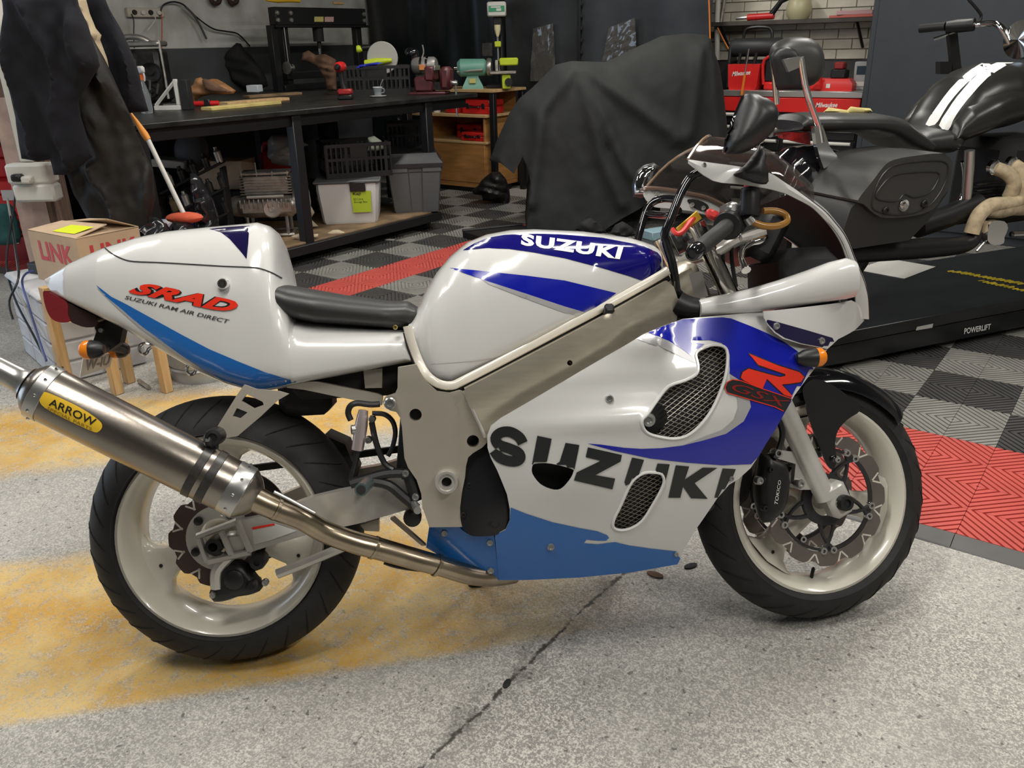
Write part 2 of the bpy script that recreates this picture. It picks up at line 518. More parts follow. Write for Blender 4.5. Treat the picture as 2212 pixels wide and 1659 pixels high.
# ------------------------------------------------------------------ room shell
def two_tone(name, top, bot, zsplit, rough=0.6):
    m = bpy.data.materials.new(name); m.use_nodes = True; nt = m.node_tree; b = nt.nodes['Principled BSDF']
    tc = nt.nodes.new('ShaderNodeTexCoord'); sp = nt.nodes.new('ShaderNodeSeparateXYZ'); nt.links.new(tc.outputs['Object'], sp.inputs[0])
    g = nt.nodes.new('ShaderNodeMath'); g.operation = 'GREATER_THAN'; g.inputs[1].default_value = zsplit; nt.links.new(sp.outputs[2], g.inputs[0])
    n = nt.nodes.new('ShaderNodeTexNoise'); n.inputs['Scale'].default_value = 3.5; n.inputs['Detail'].default_value = 7
    nt.links.new(tc.outputs['Object'], n.inputs['Vector'])
    r = nt.nodes.new('ShaderNodeValToRGB'); r.color_ramp.elements[0].position = 0.3; r.color_ramp.elements[1].position = 0.62
    r.color_ramp.elements[0].color = (0.62, 0.60, 0.57, 1); r.color_ramp.elements[1].color = (1, 1, 1, 1); nt.links.new(n.outputs['Fac'], r.inputs[0])
    mx = nt.nodes.new('ShaderNodeMix'); mx.data_type = 'RGBA'; mx.inputs[6].default_value = (*bot, 1); mx.inputs[7].default_value = (*top, 1)
    nt.links.new(g.outputs[0], mx.inputs[0])
    mu = nt.nodes.new('ShaderNodeMix'); mu.data_type = 'RGBA'; mu.blend_type = 'MULTIPLY'; mu.inputs[0].default_value = 1
    nt.links.new(mx.outputs[2], mu.inputs[6]); nt.links.new(r.outputs[0], mu.inputs[7]); nt.links.new(mu.outputs[2], b.inputs['Base Color'])
    b.inputs['Roughness'].default_value = rough
    return m
M_wall = two_tone('two_tone_wall_paint', (0.60, 0.60, 0.57), (0.065, 0.07, 0.075), 1.365)
M_plain = mat('plain_wall_paint', (0.26, 0.25, 0.23), 0.7, var=0.1)
M_ceil = mat('dark_roof_lining', (0.10, 0.098, 0.09), 0.8, var=0.08)
WX = -7.0
slab('wall_back', WX - 0.12, WX, -1.9, RY1, 0, CEIL, M_wall)
slab('wall_side', WX - 0.12, WX, RY0, -6.2, 0, CEIL, M_plain)
slab('wall_lintel', WX - 0.12, WX, -6.2, -1.9, 2.6, CEIL, M_plain)
slab('wall_far', WX, RX1, RY1 - 0.1, RY1, 0, CEIL, two_tone('two_tone_brick_paint', (0.62, 0.58, 0.48), (0.07, 0.07, 0.072), 1.16))
slab('wall_right', RX1, RX1 + 0.1, RY0, RY1, 0, CEIL, M_plain)
slab('wall_near', WX, RX1, RY0 - 0.1, RY0, 0, CEIL, M_plain)
slab('ceiling', WX - 0.12, RX1, RY0, RY1, CEIL, CEIL + 0.1, M_ceil)
# painted bricks of the far wall where they can be told apart
M_brick = mat('cream_painted_brick', (0.66, 0.62, 0.52), 0.6, var=0.1, vscale=6, bump=0.2, bscale=40)
_bl, _bh = 0.23, 0.076
_bm = MB().box((0, 0, 0), (_bl - 0.006, 0.024, _bh - 0.006), bev=0.003).mesh('brick'); _bm.materials.append(M_brick)
_wf = bpy.data.objects['wall_far']
for r_ in range(9):
    for c_ in range(9):
        x = -3.5 + c_ * _bl + (0.115 if r_ % 2 else 0)
        o = bpy.data.objects.new('brick', _bm); COL.objects.link(o); o.parent = _wf
        o.location = (x, RY1 - 0.11, 1.20 + r_ * _bh); o.rotation_euler = (0, 0, random.uniform(-.01, .01))
# lamp housings above the tube lights
M_lamp = mat('lamp_housing', (0.7, 0.7, 0.68), 0.4)
M_tube = mat('lit_tube', (1.0, 0.96, 0.88), 0.4, emit=6.0)
LAMP_OVER = ('over the tail of the sports motorcycle', 'over the red tile border', 'over the cardboard box', 'over the long work bench', 'over the wall bench and press', 'over the covered motorcycle', 'over the bare concrete behind the viewer', 'over the motorcycle lift')
for n_, (x, y, z, ln, ang, w) in enumerate(TUBES):
    t = thing('ceiling_light', 'twin tube ceiling light with white steel housing ' + LAMP_OVER[n_], 'light', (x, y, CEIL), ang, 'ceiling tube lights')
    MB().box((0, 0, -0.03), (ln + 0.08, w + 0.06, 0.06), bev=0.01).build('housing', M_lamp, t)
    for s in (-1, 1):
        MB().tube([(-ln / 2, s * w * 0.3, -0.085), (ln / 2, s * w * 0.3, -0.085)], 0.016, 8).build('tube', M_tube, t)
        MB().box((s * (ln / 2 + .01), 0, -0.08), (0.025, w, 0.05)).build('end_cap', M_lamp, t)
# ------------------------------------------------------------------ frames: pixel rays in a vehicle's own axes
class Frame:
    """x forward, y to the vehicle's left, z up; a = distance to its right"""
    def __init__(self, M): self.M = M; self.I = M.inverted(); self.o = self.I @ CAM; self.R = self.I.to_3x3()
    def d(self, px, py): return self.R @ ray(px, py)
    def P(self, px, py, a):
        d = self.d(px, py); t = (-a - self.o.y) / d.y
        return self.o + d * t
    def S(self, px, py, af):
        if not callable(af): return self.P(px, py, af)
        a = 0.2
        for _ in range(8):
            p = self.P(px, py, a); a = 0.5 * a + 0.5 * af(p.x, p.z)
        return self.P(px, py, a)
def zz(ox, oy, s, L): return [(ox + s * p[0], oy + s * p[1]) for p in L]
ZF = lambda L: zz(1020, 640, 0.3857, L)      # fairing close-up
ZE = lambda L: zz(640, 740, 0.3376, L)       # engine close-up
ZR = lambda L: zz(0, 760, 0.42194, L)        # rear wheel close-up
ZT = lambda L: zz(0, 400, 0.30137, L)        # tail close-up
ZK = lambda L: zz(560, 380, 0.30137, L)      # tank close-up
ZC = lambda L: zz(1340, 260, 0.25316, L)     # cockpit close-up
ZW = lambda L: zz(1480, 700, 0.39781, L)     # front wheel close-up

_ps, LEAN = 0.0756 - GRID, 0.2997
_bx, _by = cam2w(-0.6614, 1.6131)
_fw = V((cos(_ps), sin(_ps), 0)); _lf = V((-sin(_ps), cos(_ps), 0)); _up = V((0, 0, 1))
_l2 = cos(LEAN) * _lf - sin(LEAN) * _up; _u2 = sin(LEAN) * _lf + cos(LEAN) * _up
BIKE = Matrix.Translation((_bx, _by, 0.004)) @ Matrix((_fw, _l2, _u2)).transposed().to_4x4()
FB = Frame(BIKE)
bike = thing('sports_motorcycle', 'white and blue fully faired sports motorcycle leaning on its side stand', 'motorcycle')
bike.matrix_world = BIKE
# steering head turned towards the left
RAKE, STEER = radians(24.2), 0.1545
FC = V((1.40, 0, 0.30)); _ax = V((-sin(RAKE), 0, cos(RAKE))); _pv = FC - 0.03 * V((cos(RAKE), 0, sin(RAKE)))
MST = Matrix.Translation(_pv) @ Matrix.Rotation(STEER, 4, _ax) @ Matrix.Translation(-_pv)
FS = Frame(BIKE @ MST)

def bvh_of(*obs):
    vs = []; fs = []
    for o in obs:
        b = len(vs); vs += [tuple(v.co) for v in o.data.vertices]
        fs += [tuple(b + i for i in p.vertices) for p in o.data.polygons]
    return BVHTree.FromPolygons(vs, fs)

def panel(fr, name, out, af, thick, m, parent, holes=(), step=0.016, smooth=True):
    c = lambda L: [(q.x, q.z) for q in (fr.S(p[0], p[1], af) for p in L)]
    vs, fs = fill2d(c(out), [c(h) for h in holes], step)
    g = af if callable(af) else (lambda x, z: af)
    P = [V((x, -g(x, z), z)) for x, z in vs]
    vv, ff = shell(P, fs, (0, thick, 0))
    return MB().add(vv, ff).build(name, m, parent, smooth)

def mirror_of(o, name=None, parent=None):
    me = o.data.copy()
    for v in me.vertices: v.co.y = -v.co.y
    me.flip_normals()
    c = bpy.data.objects.new(name or o.name.split('.')[0], me); COL.objects.link(c); c.parent = parent or o.parent
    c.matrix_basis = o.matrix_basis.copy()
    return c

def decal(fr, name, poly, tree, m, parent, off=0.0008, step=9, holes=()):
    vs, fs = fill2d(poly, holes, step)
    return project(fr, name, vs, fs, tree, m, parent, off)

def project(fr, name, vs, fs, tree, m, parent, off=0.0008):
    P = []; ok = []
    for x, y in vs:
        d = fr.d(x, y).normalized(); h = tree.ray_cast(fr.o, d)
        if h[0] is None: P.append((0, 0, 0)); ok.append(False); continue
        n = h[1] if h[1].dot(d) < 0 else -h[1]
        P.append(tuple(h[0] + n * off - d * off * 0.3)); ok.append(True)
    F = []
    for f in fs:
        if not all(ok[i] for i in f): continue
        q = [V(P[i]) for i in f]
        if max((q[i] - q[i - 1]).length for i in range(len(q))) > 0.22: continue
        F.append(f)
    used = sorted({i for f in F for i in f}); mp = {i: k for k, i in enumerate(used)}
    me = bpy.data.meshes.new(name); me.from_pydata([P[i] for i in used], [], [tuple(mp[i] for i in f) for f in F]); me.update()
    return link(name, me, m, parent)

def stroke(pts, w, closed=False):
    """polygon around a polyline"""
    L = []; R = []; n = len(pts)
    for i, p in enumerate(pts):
        a = pts[i - 1] if (i or closed) else p; b = pts[(i + 1) % n] if (i < n - 1 or closed) else p
        t = V((b[0] - a[0], b[1] - a[1])); t.normalize(); nx, ny = -t.y, t.x
        ww = w[i] if isinstance(w, (list, tuple)) else w
        L.append((p[0] + nx * ww / 2, p[1] + ny * ww / 2)); R.append((p[0] - nx * ww / 2, p[1] - ny * ww / 2))
    return L + R[::-1]

def ringline(fr, name, pts, w, tree, m, parent, off):
    """closed outline drawn on a surface"""
    n = len(pts); vs = []; fs = []
    s = stroke(pts, w, True); L = s[:n]; R = s[n:][::-1]
    for i in range(n):
        k = max(1, int(math.hypot(pts[(i + 1) % n][0] - pts[i][0], pts[(i + 1) % n][1] - pts[i][1]) / 10))
        for q in range(k):
            t = q / k; j = (i + 1) % n
            vs.append((L[i][0] * (1 - t) + L[j][0] * t, L[i][1] * (1 - t) + L[j][1] * t))
            vs.append((R[i][0] * (1 - t) + R[j][0] * t, R[i][1] * (1 - t) + R[j][1] * t))
    N = len(vs) // 2
    for i in range(N): j = (i + 1) % N; fs.append((2 * i, 2 * i + 1, 2 * j + 1, 2 * j))
    return project(fr, name, vs, fs, tree, m, parent, off)

def text_decal(fr, name, s, q, tree, m, parent, off=0.0012, **kw):
    vs, fs = text2d(s, **kw); fn = quadmap(q)
    V2 = [fn(*p) for p in vs]
    bm = bmesh.new(); bv = [bm.verts.new(p) for p in V2]
    for f in fs:
        try: bm.faces.new([bv[i] for i in f])
        except ValueError: pass
    for _ in range(3):
        e = [x for x in bm.edges if x.calc_length() > 12]
        if not e: break
        bmesh.ops.subdivide_edges(bm, edges=e, cuts=1); bmesh.ops.triangulate(bm, faces=[f for f in bm.faces if len(f.verts) > 3])
    bm.verts.index_update()
    vs = [(v.co.x, v.co.y) for v in bm.verts]; fs = [tuple(v.index for v in f.verts) for f in bm.faces]; bm.free()
    return project(fr, name, vs, fs, tree, m, parent, off)

def bolt(fr, px, py, a, r, m, parent, h=0.006, name='bolt', hole=True):
    p = fr.S(px, py, a) if callable(a) else fr.P(px, py, a)
    prof = [(0, 0.55 * h), (r * 0.45, 0.55 * h), (r * 0.5, h), (r * 0.8, h), (r, h * 0.6), (r, -h)] if hole else [(0, h), (r * 0.8, h), (r, h * 0.6), (r, -h)]
    return MB().lathe(prof, 12, align((0, -1, 0), p)).build(name, m, parent)

def ptube(fr, name, pts, r, m, parent, n=10, sub=4, **kw):
    """tube through (px, py, a) points"""
    P = [fr.P(*p) for p in pts]; rs = r
    if isinstance(r, (list, tuple)) and sub > 1:
        rs = []
        for i in range(len(r) - 1):
            for k in range(sub): rs.append(r[i] + (r[i + 1] - r[i]) * k / sub)
        rs.append(r[-1])
    if sub > 1 and len(P) > 2: P = smoothpts(P, sub)
    elif isinstance(r, (list, tuple)): rs = r
    return MB().tube(P, rs, n, **kw).build(name, m, parent)

def interp(tab, x):
    if x <= tab[0][0]: return tab[0][1]
    for (a, b), (c, d) in zip(tab, tab[1:]):
        if x <= c: return b + (d - b) * (x - a) / (c - a)
    return tab[-1][1]

def hull(fr, name, top, bot, wid, m, parent, n=30, e=2.4, zc=0.4, st=34, atop=0.03, abot=None, xs=None, e2=None, eL=None):
    """body lofted along x from side outlines in pixels; wid: (x, half width)"""
    tp = [(q.x, q.z) for q in (fr.P(p[0], p[1], atop if not callable(atop) else atop(p[0])) for p in top)]
    bt = [(q.x, q.z) for q in (fr.P(p[0], p[1], abot if not callable(abot) else abot(p[0])) for p in bot)]
    def mono(L):
        o = [L[0]]
        for p in L[1:]:
            o.append((max(p[0], o[-1][0] + 1e-4), p[1]))
        return o
    tp = mono(tp); bt = mono(bt)
    x0 = max(tp[0][0], bt[0][0]) if xs is None else xs[0]; x1 = min(tp[-1][0], bt[-1][0]) if xs is None else xs[1]
    S = sorted({x0 + (x1 - x0) * (0.5 - 0.5 * cos(pi * i / st)) * 0.6 + (x1 - x0) * i / st * 0.4 for i in range(st + 1)} | {p[0] for p in tp + bt if x0 < p[0] < x1})
    S = [s for i, s in enumerate(S) if i == 0 or s - S[i - 1] > 0.002]
    rings = []
    for x in S:
        zt = interp(tp, x); zb = interp(bt, x); w = interp(wid, x)
        if zt - zb < 0.004: m_ = (zt + zb) / 2; zt, zb = m_ + .002, m_ - .002
        k = zc(x) if callable(zc) else zc
        zm = zb + (zt - zb) * k; r = []
        for i in range(n):
            t = 2 * pi * i / n; c, s_ = cos(t), sin(t)
            ee = (e(x) if callable(e) else e)
            if s_ < 0 and eL: ee = eL
            y = -w * math.copysign(abs(c) ** (2 / ee), c)
            z = zm + (zt - zm if s_ > 0 else zm - zb) * math.copysign(abs(s_) ** (2 / ((e2 or ee) if s_ > 0 or not eL else eL)), s_)
            r.append((x, y, z))
        rings.append(r)
    return MB().loft(rings).build(name, m, parent)

def facing(P):
    """frame at P with x along the picture and y away from the viewer"""
    return Frame(Matrix.Translation(V(P)) @ Matrix((_hr, _hf, V((0, 0, 1)))).transposed().to_4x4())
_hr = V((CR.x, CR.y, 0)).normalized(); _hf = V((-_hr.y, _hr.x, 0)); YAW = atan2(_hr.y, _hr.x)
def blob(fr, name, out, a0, depth, m, parent, step=0.012, into=None, back=1.0, lim=None):
    """rounded solid from a traced outline about the plane a = a0"""
    c = [(q.x, q.z) for q in (fr.P(p[0], p[1], a0) for p in out)]; vs, fs = fill2d(c, (), step); lim = lim or depth
    def ed(x, z):
        d = 9
        for i in range(len(c)):
            ax_, az = c[i - 1]; bx_, bz = c[i]; L = (bx_ - ax_) ** 2 + (bz - az) ** 2 + 1e-9
            t = min(1, max(0, ((x - ax_) * (bx_ - ax_) + (z - az) * (bz - az)) / L))
            d = min(d, math.hypot(x - ax_ - t * (bx_ - ax_), z - az - t * (bz - az)))
        return d
    H = [depth * sqrt(max(0, 1 - (1 - min(1, ed(x, z) / lim)) ** 2)) for x, z in vs]
    P = [V((x, -a0 - h - .0005, z)) for (x, z), h in zip(vs, H)]; n = len(P)
    Q = [V((x, -a0 + h * back + .0005, z)) for (x, z), h in zip(vs, H)]
    F = [tuple(f) for f in fs] + [tuple(n + i for i in reversed(f)) for f in fs] + [(b, a, n + a, n + b) for a, b in boundary(fs)]
    A = P + Q
    if into is not None: A = [into.I @ (fr.M @ q) for q in A]
    return MB().add(A, F).build(name, m, parent, 60)

# ------------------------------------------------------------------ wheels
AX = align((0, -1, 0))
def wheel(prefix, R, tw, rimw, spokes, hub_w, cen, parent):
    C = Matrix.Translation(cen) @ AX
    h = rimw
    rim = MB().lathe([(.231, h), (.224, h + .003), (.214, h - .005), (.205, h * .62), (.197, h * .35), (.195, -h * .35), (.205, -h * .62), (.214, -h + .005), (.224, -h - .003), (.231, -h),
                      (.227, -h * .85), (.212, -h * .5), (.210, h * .5), (.227, h * .85)], 72, C, closed=True)
    for sa in spokes:
        a = radians(sa); rings = []
        for r, hw, ht in ((.035, .040, .030), (.07, .036, .026), (.11, .031, .022), (.15, .034, .021), (.175, .046, .022), (.19, .066, .026), (.199, .088, .03)):
            rg = []
            for k in range(12):
                t = 2 * pi * k / 12; c, s_ = cos(t), sin(t)
                u = hw * math.copysign(abs(c) ** .6, c); w = ht * math.copysign(abs(s_) ** .6, s_)
                rr = sqrt(max(r * r - u * u, 1e-6)) if r > .15 else r
                rg.append(C @ V((rr * cos(a) - u * sin(a), rr * sin(a) + u * cos(a), w)))
            rings.append(rg)
        rim.loft(rings)
    rim.lathe([(0, hub_w), (.026, hub_w), (.034, hub_w * .8), (.05, .03), (.05, -.03), (.034, -hub_w * .8), (.026, -hub_w), (0, -hub_w)], 28, C)
    ro = rim.build(prefix + '_rim', M_wheel, parent, smooth=40)
    for sa in spokes:
        a = radians(sa); MB().lathe([(0, .0225), (.0045, .0225)], 10, C @ Matrix.Translation((.172 * cos(a), .172 * sin(a), 0.0022))).build('spoke_hole', M_blkm, ro)
    w = tw / 2; pr = []
    for k in range(-10, 11):
        q = k / 10; ang = q * 1.45
        pr.append((R - (1 - cos(ang)) * w * 0.92, w * sin(ang) / sin(1.45) * (1 if abs(q) < .9 else .995)))
    side = pr[-1]
    full = [(.228, -h * .93), (.240, -h - .006), ((side[0] + .236) / 2, -(w + h) / 2 - .007)] + pr + [((side[0] + .236) / 2, (w + h) / 2 + .007), (.240, h + .006), (.228, h * .93)]
    ty = MB().lathe(full, 96, C).build(prefix + '_tyre', M_rub, parent, smooth=60)
    # tread sipes
    gr = MB(); N = 30 if tw > .15 else 26
    for k in range(N):
        for sgn in (-1, 1):
            pts = []
            for j in range(7):
                u = j / 6; ang = (0.28 + 0.95 * u); rr = R - (1 - cos(ang)) * w * .92 - .0005
                th = 2 * pi * k / N + (0.06 if sgn > 0 else 0.16) + 0.20 * (u ** 1.5)
                pts.append(C @ V((rr * cos(th), rr * sin(th), sgn * w * sin(ang) / sin(1.45))))
            gr.tube(pts, [.0008, .0022, .0026, .0026, .0024, .002, .0008], 5)
    gr.build('tread_grooves', mat('groove_black', (0.004, 0.004, 0.004), 0.9), ty)
    return ro, ty

wheel('rear', .311, .19, .083, (205, 336, 92), .06, V((0, 0, .311)), bike)
steer_off = FC - V((0, 0, 0))
fw_rim, fw_ty = wheel('front', .300, .122, .053, (226, 346, 106), .05, FC, bike)
fw_rim.matrix_local = MST; fw_ty.matrix_local = MST

M_disc = mat('brake_disc_steel', (0.20, 0.175, 0.16), 0.38, 0.7, var=0.1)
M_cup = mat('disc_carrier_black', (0.02, 0.02, 0.022), 0.45)
def disc(name, cen, a, R, Ri, waves, nb, m, parent, slots=True, M=None):
    C = Matrix.Translation(V(cen) + V((0, -a, 0))) @ AX
    n = waves * 12; out = []; inn = []
    for k in range(n):
        t = 2 * pi * k / n; q = (k % 12) / 12
        r = R - (0.009 if 0.30 < q < 0.62 else (0.004 if 0.24 < q < 0.68 else 0.0))
        out.append((r * cos(t), r * sin(t))); inn.append((Ri * cos(t), Ri * sin(t)))
    vs = [(x, y, z) for z in (.0025, -.0025) for x, y in out] + [(x, y, z) for z in (.0025, -.0025) for x, y in inn]
    fs = []
    for k in range(n):
        j = (k + 1) % n
        fs += [(k, j, 2 * n + j, 2 * n + k), (n + j, n + k, 3 * n + k, 3 * n + j), (j, k, n + k, n + j), (2 * n + k, 2 * n + j, 3 * n + j, 3 * n + k)]
    o = MB().add(vs, fs, C).build(name, m, parent, smooth=30)
    if M is not None: o.matrix_local = M
    if slots:
        sl = MB()
        for k in range(waves):
            t = 2 * pi * (k + .5) / waves; rm = (R + Ri) / 2
            for s, da in ((1, .55), (-1, -.55)):
                c = V((rm * cos(t + s * .05), rm * sin(t + s * .05), .0027)); dr = V((cos(t + da), sin(t + da), 0)); pn = V((-dr.y, dr.x, 0))
                q = [c + dr * .012 + pn * .002, c + dr * .012 - pn * .002, c - dr * .012 - pn * .002, c - dr * .012 + pn * .002]
                sl.add([C @ p for p in q], [(0, 1, 2, 3)])
        s_ = sl.build('slots', mat('disc_slot_pale', (0.55, 0.52, 0.45), 0.6), o, smooth=False); s_['kind'] = 'stuff'
    return o, C

def front_disc(a):
    o, C = disc('front_disc', FC, a, .160, .126, 12, 8, M_disc, bike, True, MST)
    c = MB()
    # floating carrier: ring, hub and curved arms
    c.lathe([(.124, .003), (.124, -.003), (.117, -.003), (.117, .003)], 60, C, closed=True)
    c.lathe([(.062, .008), (.062, -.004), (.04, -.004), (.04, .008)], 40, C, closed=True)
    for k in range(10):
        t = 2 * pi * k / 10; P = []
        for j in range(5):
            u = j / 4; r = .058 + (.122 - .058) * u; th = t + .42 * u * (1 if k % 2 else -1)
            P.append(C @ V((r * cos(th), r * sin(th), .002)))
        c.tube(P, [.007, .0055, .005, .0055, .007], 6)
    co = c.build('disc_carrier', M_cup, o)
    for k in range(10):
        t = 2 * pi * k / 10 + .42 * (1 if k % 2 else -1)
        MB().lathe([(0, .004), (.003, .004), (.004, .008), (.0085, .008), (.0095, .005), (.0095, -.005)], 12, C @ Matrix.Translation((.123 * cos(t), .123 * sin(t), 0))).build('disc_bobbin', M_chrome, o)
    return o
front_disc(.066); front_disc(-.066)
rd, RC_ = disc('rear_disc', (0, 0, .311), .088, .112, .074, 10, 5, mat('dark_disc', (0.09, 0.06, 0.055), 0.4, 0.6), bike, True)
MB().lathe([(.074, .003), (.074, -.003), (.045, -.003), (.045, .003)], 40, RC_, closed=True).build('disc_carrier', M_alu2, rd)
for k in range(5):
    t = 2 * pi * k / 5 + 1.1
    MB().lathe([(0, .012), (.006, .012), (.010, .010), (.010, -.004)], 10, RC_ @ Matrix.Translation((.06 * cos(t), .06 * sin(t), 0))).build('disc_bolt', M_blk, rd)
# ------------------------------------------------------------------ sports motorcycle: bodywork
def fair_a(x, z):
    a = 0.252
    if z < 0.55: a -= 0.50 * (0.55 - z) ** 1.5
    if z > 0.64: a -= 0.30 * (z - 0.64)
    if x > 1.05: a -= 0.42 * (x - 1.05) ** 1.4
    if x < 0.70: a -= 0.25 * (0.70 - x) ** 1.3
    # ram scoop growing towards the upper grille, and the dished fin around it
    u = min(max((x - 0.80) / 0.17, 0), 1); cz = 0.700 + 0.012 * u
    v = min(max((1.0 - x) / 0.03, 0), 1); v = v * v * (3 - 2 * v)
    a += 0.028 * u * u * v * math.exp(-((z - cz) / (0.018 + 0.012 * u)) ** 2)
    u = min(max((x - 0.70) / 0.22, 0), 1)
    a -= 0.012 * u * v * math.exp(-((z - 0.625) / 0.035) ** 2)
    a += 0.010 * math.exp(-(((x - 0.87) / 0.16) ** 2 + ((z - 0.545) / 0.02) ** 2))
    a += 0.008 * math.exp(-(((x - 0.80) / 0.10) ** 2 + ((z - 0.42) / 0.06) ** 2))
    return a
H1 = smoothpts(ZF([(1300, 288), (1350, 272), (1408, 282), (1430, 322), (1424, 420), (1395, 520), (1340, 640), (1270, 730), (1200, 783), (1130, 798), (1060, 790), (990, 770), (957, 735), (952, 692), (985, 655), (1030, 590), (1100, 505), (1190, 472), (1256, 435), (1265, 385), (1252, 330), (1270, 302)]), 3, True)
H2 = smoothpts(ZF([(1020, 987), (1060, 996), (1074, 1030), (1060, 1080), (1010, 1170), (950, 1260), (880, 1303), (820, 1309), (790, 1290), (793, 1250), (832, 1170), (882, 1060), (922, 1012), (970, 988)]), 3, True)
H3 = smoothpts(ZF([(355, 937), (440, 937), (555, 966), (567, 985), (545, 1030), (495, 1081), (440, 1080), (380, 1050), (338, 995), (336, 955)]), 3, True)
FAIR = ZF([(960, 212), (830, 292), (600, 424), (350, 572), (160, 682), (105, 725), (84, 780), (86, 850), (104, 905), (140, 975), (165, 1035), (195, 1110), (211, 1195), (210, 1255), (188, 1305), (127, 1335),
           (150, 1590), (300, 1590), (600, 1576), (900, 1546), (1150, 1502), (1168, 1465), (1180, 1430), (1250, 1310), (1370, 1135), (1440, 1055), (1490, 1025), (1560, 962), (1602, 898), (1645, 825), (1700, 740), (1750, 650),
           (1805, 555), (1862, 478), (1925, 395), (1965, 330), (1988, 299), (1900, 282), (1840, 270), (1740, 240), (1690, 206), (1652, 160), (1632, 120), (1628, 86), (1560, 92), (1400, 107), (1300, 116), (1180, 127), (1080, 162)])
fairing = panel(FB, 'side_fairing', FAIR, fair_a, 0.004, M_white, bike, [H1, H2, H3], 0.013)
TFa = bvh_of(fairing)
fl = mirror_of(fairing)
# painted graphics on the fairing
BLUE = ZF([(985, 205), (1080, 164), (1180, 129), (1400, 118), (1450, 125), (1560, 168), (1640, 202), (1740, 252), (1810, 300), (1925, 396), (1862, 478), (1805, 555), (1750, 650), (1700, 740), (1645, 825), (1602, 898), (1562, 940),
           (1400, 946), (1200, 931), (1000, 908), (800, 866), (645, 824), (720, 830), (850, 848), (950, 854), (1060, 850), (1180, 835), (1290, 808), (1420, 770), (1520, 700), (1560, 620), (1545, 535), (1500, 470), (1440, 432),
           (1442, 330), (1425, 290), (1395, 262), (1330, 246), (1225, 248), (1225, 258), (1300, 268), (1262, 310), (1240, 345), (1180, 300), (1100, 248)])
decal(FB, 'blue_panel', BLUE, TFa, M_blue, fairing)
decal(FB, 'grey_band', ZF([(915, 240), (985, 207), (1100, 250), (1180, 302), (1242, 348), (1255, 380), (1180, 345), (1060, 285)]), TFa, M_silver, fairing)
decal(FB, 'grey_crescent', ZF([(1440, 434), (1500, 472), (1545, 537), (1560, 620), (1520, 700), (1420, 770), (1290, 808), (1180, 834), (1290, 790), (1400, 748), (1465, 690), (1488, 620), (1480, 550), (1455, 490)]), TFa, M_silver, fairing)
LB = ZF([(216, 1182), (300, 1216), (450, 1265), (600, 1297), (700, 1315), (755, 1337), (767, 1352), (750, 1368), (700, 1368), (640, 1362), (625, 1382), (700, 1388), (800, 1376), (880, 1395), (1000, 1412), (1179, 1432), (1166, 1466), (1150, 1500),
         (900, 1544), (600, 1574), (300, 1588), (150, 1588), (128, 1337), (188, 1306), (210, 1256)])
decal(FB, 'light_blue_panel', LB, TFa, M_lblue, fairing)
letters = [stroke(smoothpts(ZF([(284, 822), (262, 786), (210, 758), (158, 764), (131, 795), (150, 830), (205, 850), (255, 872), (270, 898), (255, 920), (210, 922), (155, 902), (122, 862)]), 4), 22.5),
           ZF([(365, 780), (445, 797), (418, 925), (437, 938), (470, 938), (490, 925), (523, 820), (600, 832), (572, 970), (500, 1000), (400, 1000), (335, 940)]),
           ZF([(648, 845), (838, 888), (830, 925), (690, 1000), (800, 1020), (785, 1080), (570, 1030), (585, 985), (720, 920), (635, 900)]),
           ZF([(895, 902), (962, 915), (930, 1005), (935, 1030), (985, 1040), (1010, 1020), (1038, 935), (1106, 940), (1080, 1040), (1040, 1090), (940, 1095), (860, 1060), (852, 1040)]),
           ZF([(1140, 945), (1215, 952), (1190, 1025), (1290, 958), (1372, 960), (1245, 1045), (1318, 1133), (1225, 1130), (1180, 1065), (1165, 1127), (1098, 1127)]),
           ZF([(1402, 963), (1475, 967), (1440, 1056), (1378, 1131), (1355, 1130)])]
for L_ in letters: decal(FB, 'letter', L_, TFa, M_blkp, fairing, 0.0014, 6)
RP = ZF([(1547, 322), (1700, 385), (1830, 425), (1857, 452), (1838, 480), (1770, 490), (1730, 494), (1802, 570), (1745, 552), (1648, 462), (1622, 522), (1520, 472), (1502, 455), (1512, 425), (1545, 405), (1660, 437), (1720, 452), (1750, 446), (1752, 436), (1600, 385)])
ringline(FB, 'emblem_outline', RP, 5, TFa, M_blkp, fairing, 0.0012)
decal(FB, 'emblem', RP, TFa, M_redp, fairing, 0.0018, 6)
BG = ZF([(1412, 512), (1425, 480), (1455, 466), (1500, 472), (1620, 517), (1812, 582), (1790, 615), (1768, 652), (1740, 642), (1690, 618), (1600, 592), (1425, 540)])
decal(FB, 'badge', BG, TFa, M_blkp, fairing, 0.0020, 6)
ringline(FB, 'badge_outline', BG, 1.8, TFa, M_redp, fairing, 0.0026)
text_decal(FB, 'badge_lettering', 'GSX', ZF([(1440, 522), (1745, 622), (1785, 588), (1470, 482)]), TFa, mat('dark_red_print', (0.22, 0.008, 0.008), 0.4), fairing, 0.0026, bold=0.0, shear=0.15)
# pale lips round the openings
M_lip = mat('white_lip', (0.72, 0.72, 0.70), 0.2, coat=0.5)
for H in (H1, H2):
    P = [FB.S(p[0], p[1], fair_a) + V((0, -.0005, 0)) for p in H]
    MB().tube(P, .0035, 6, closed=True).build('opening_lip', M_lip, fairing)
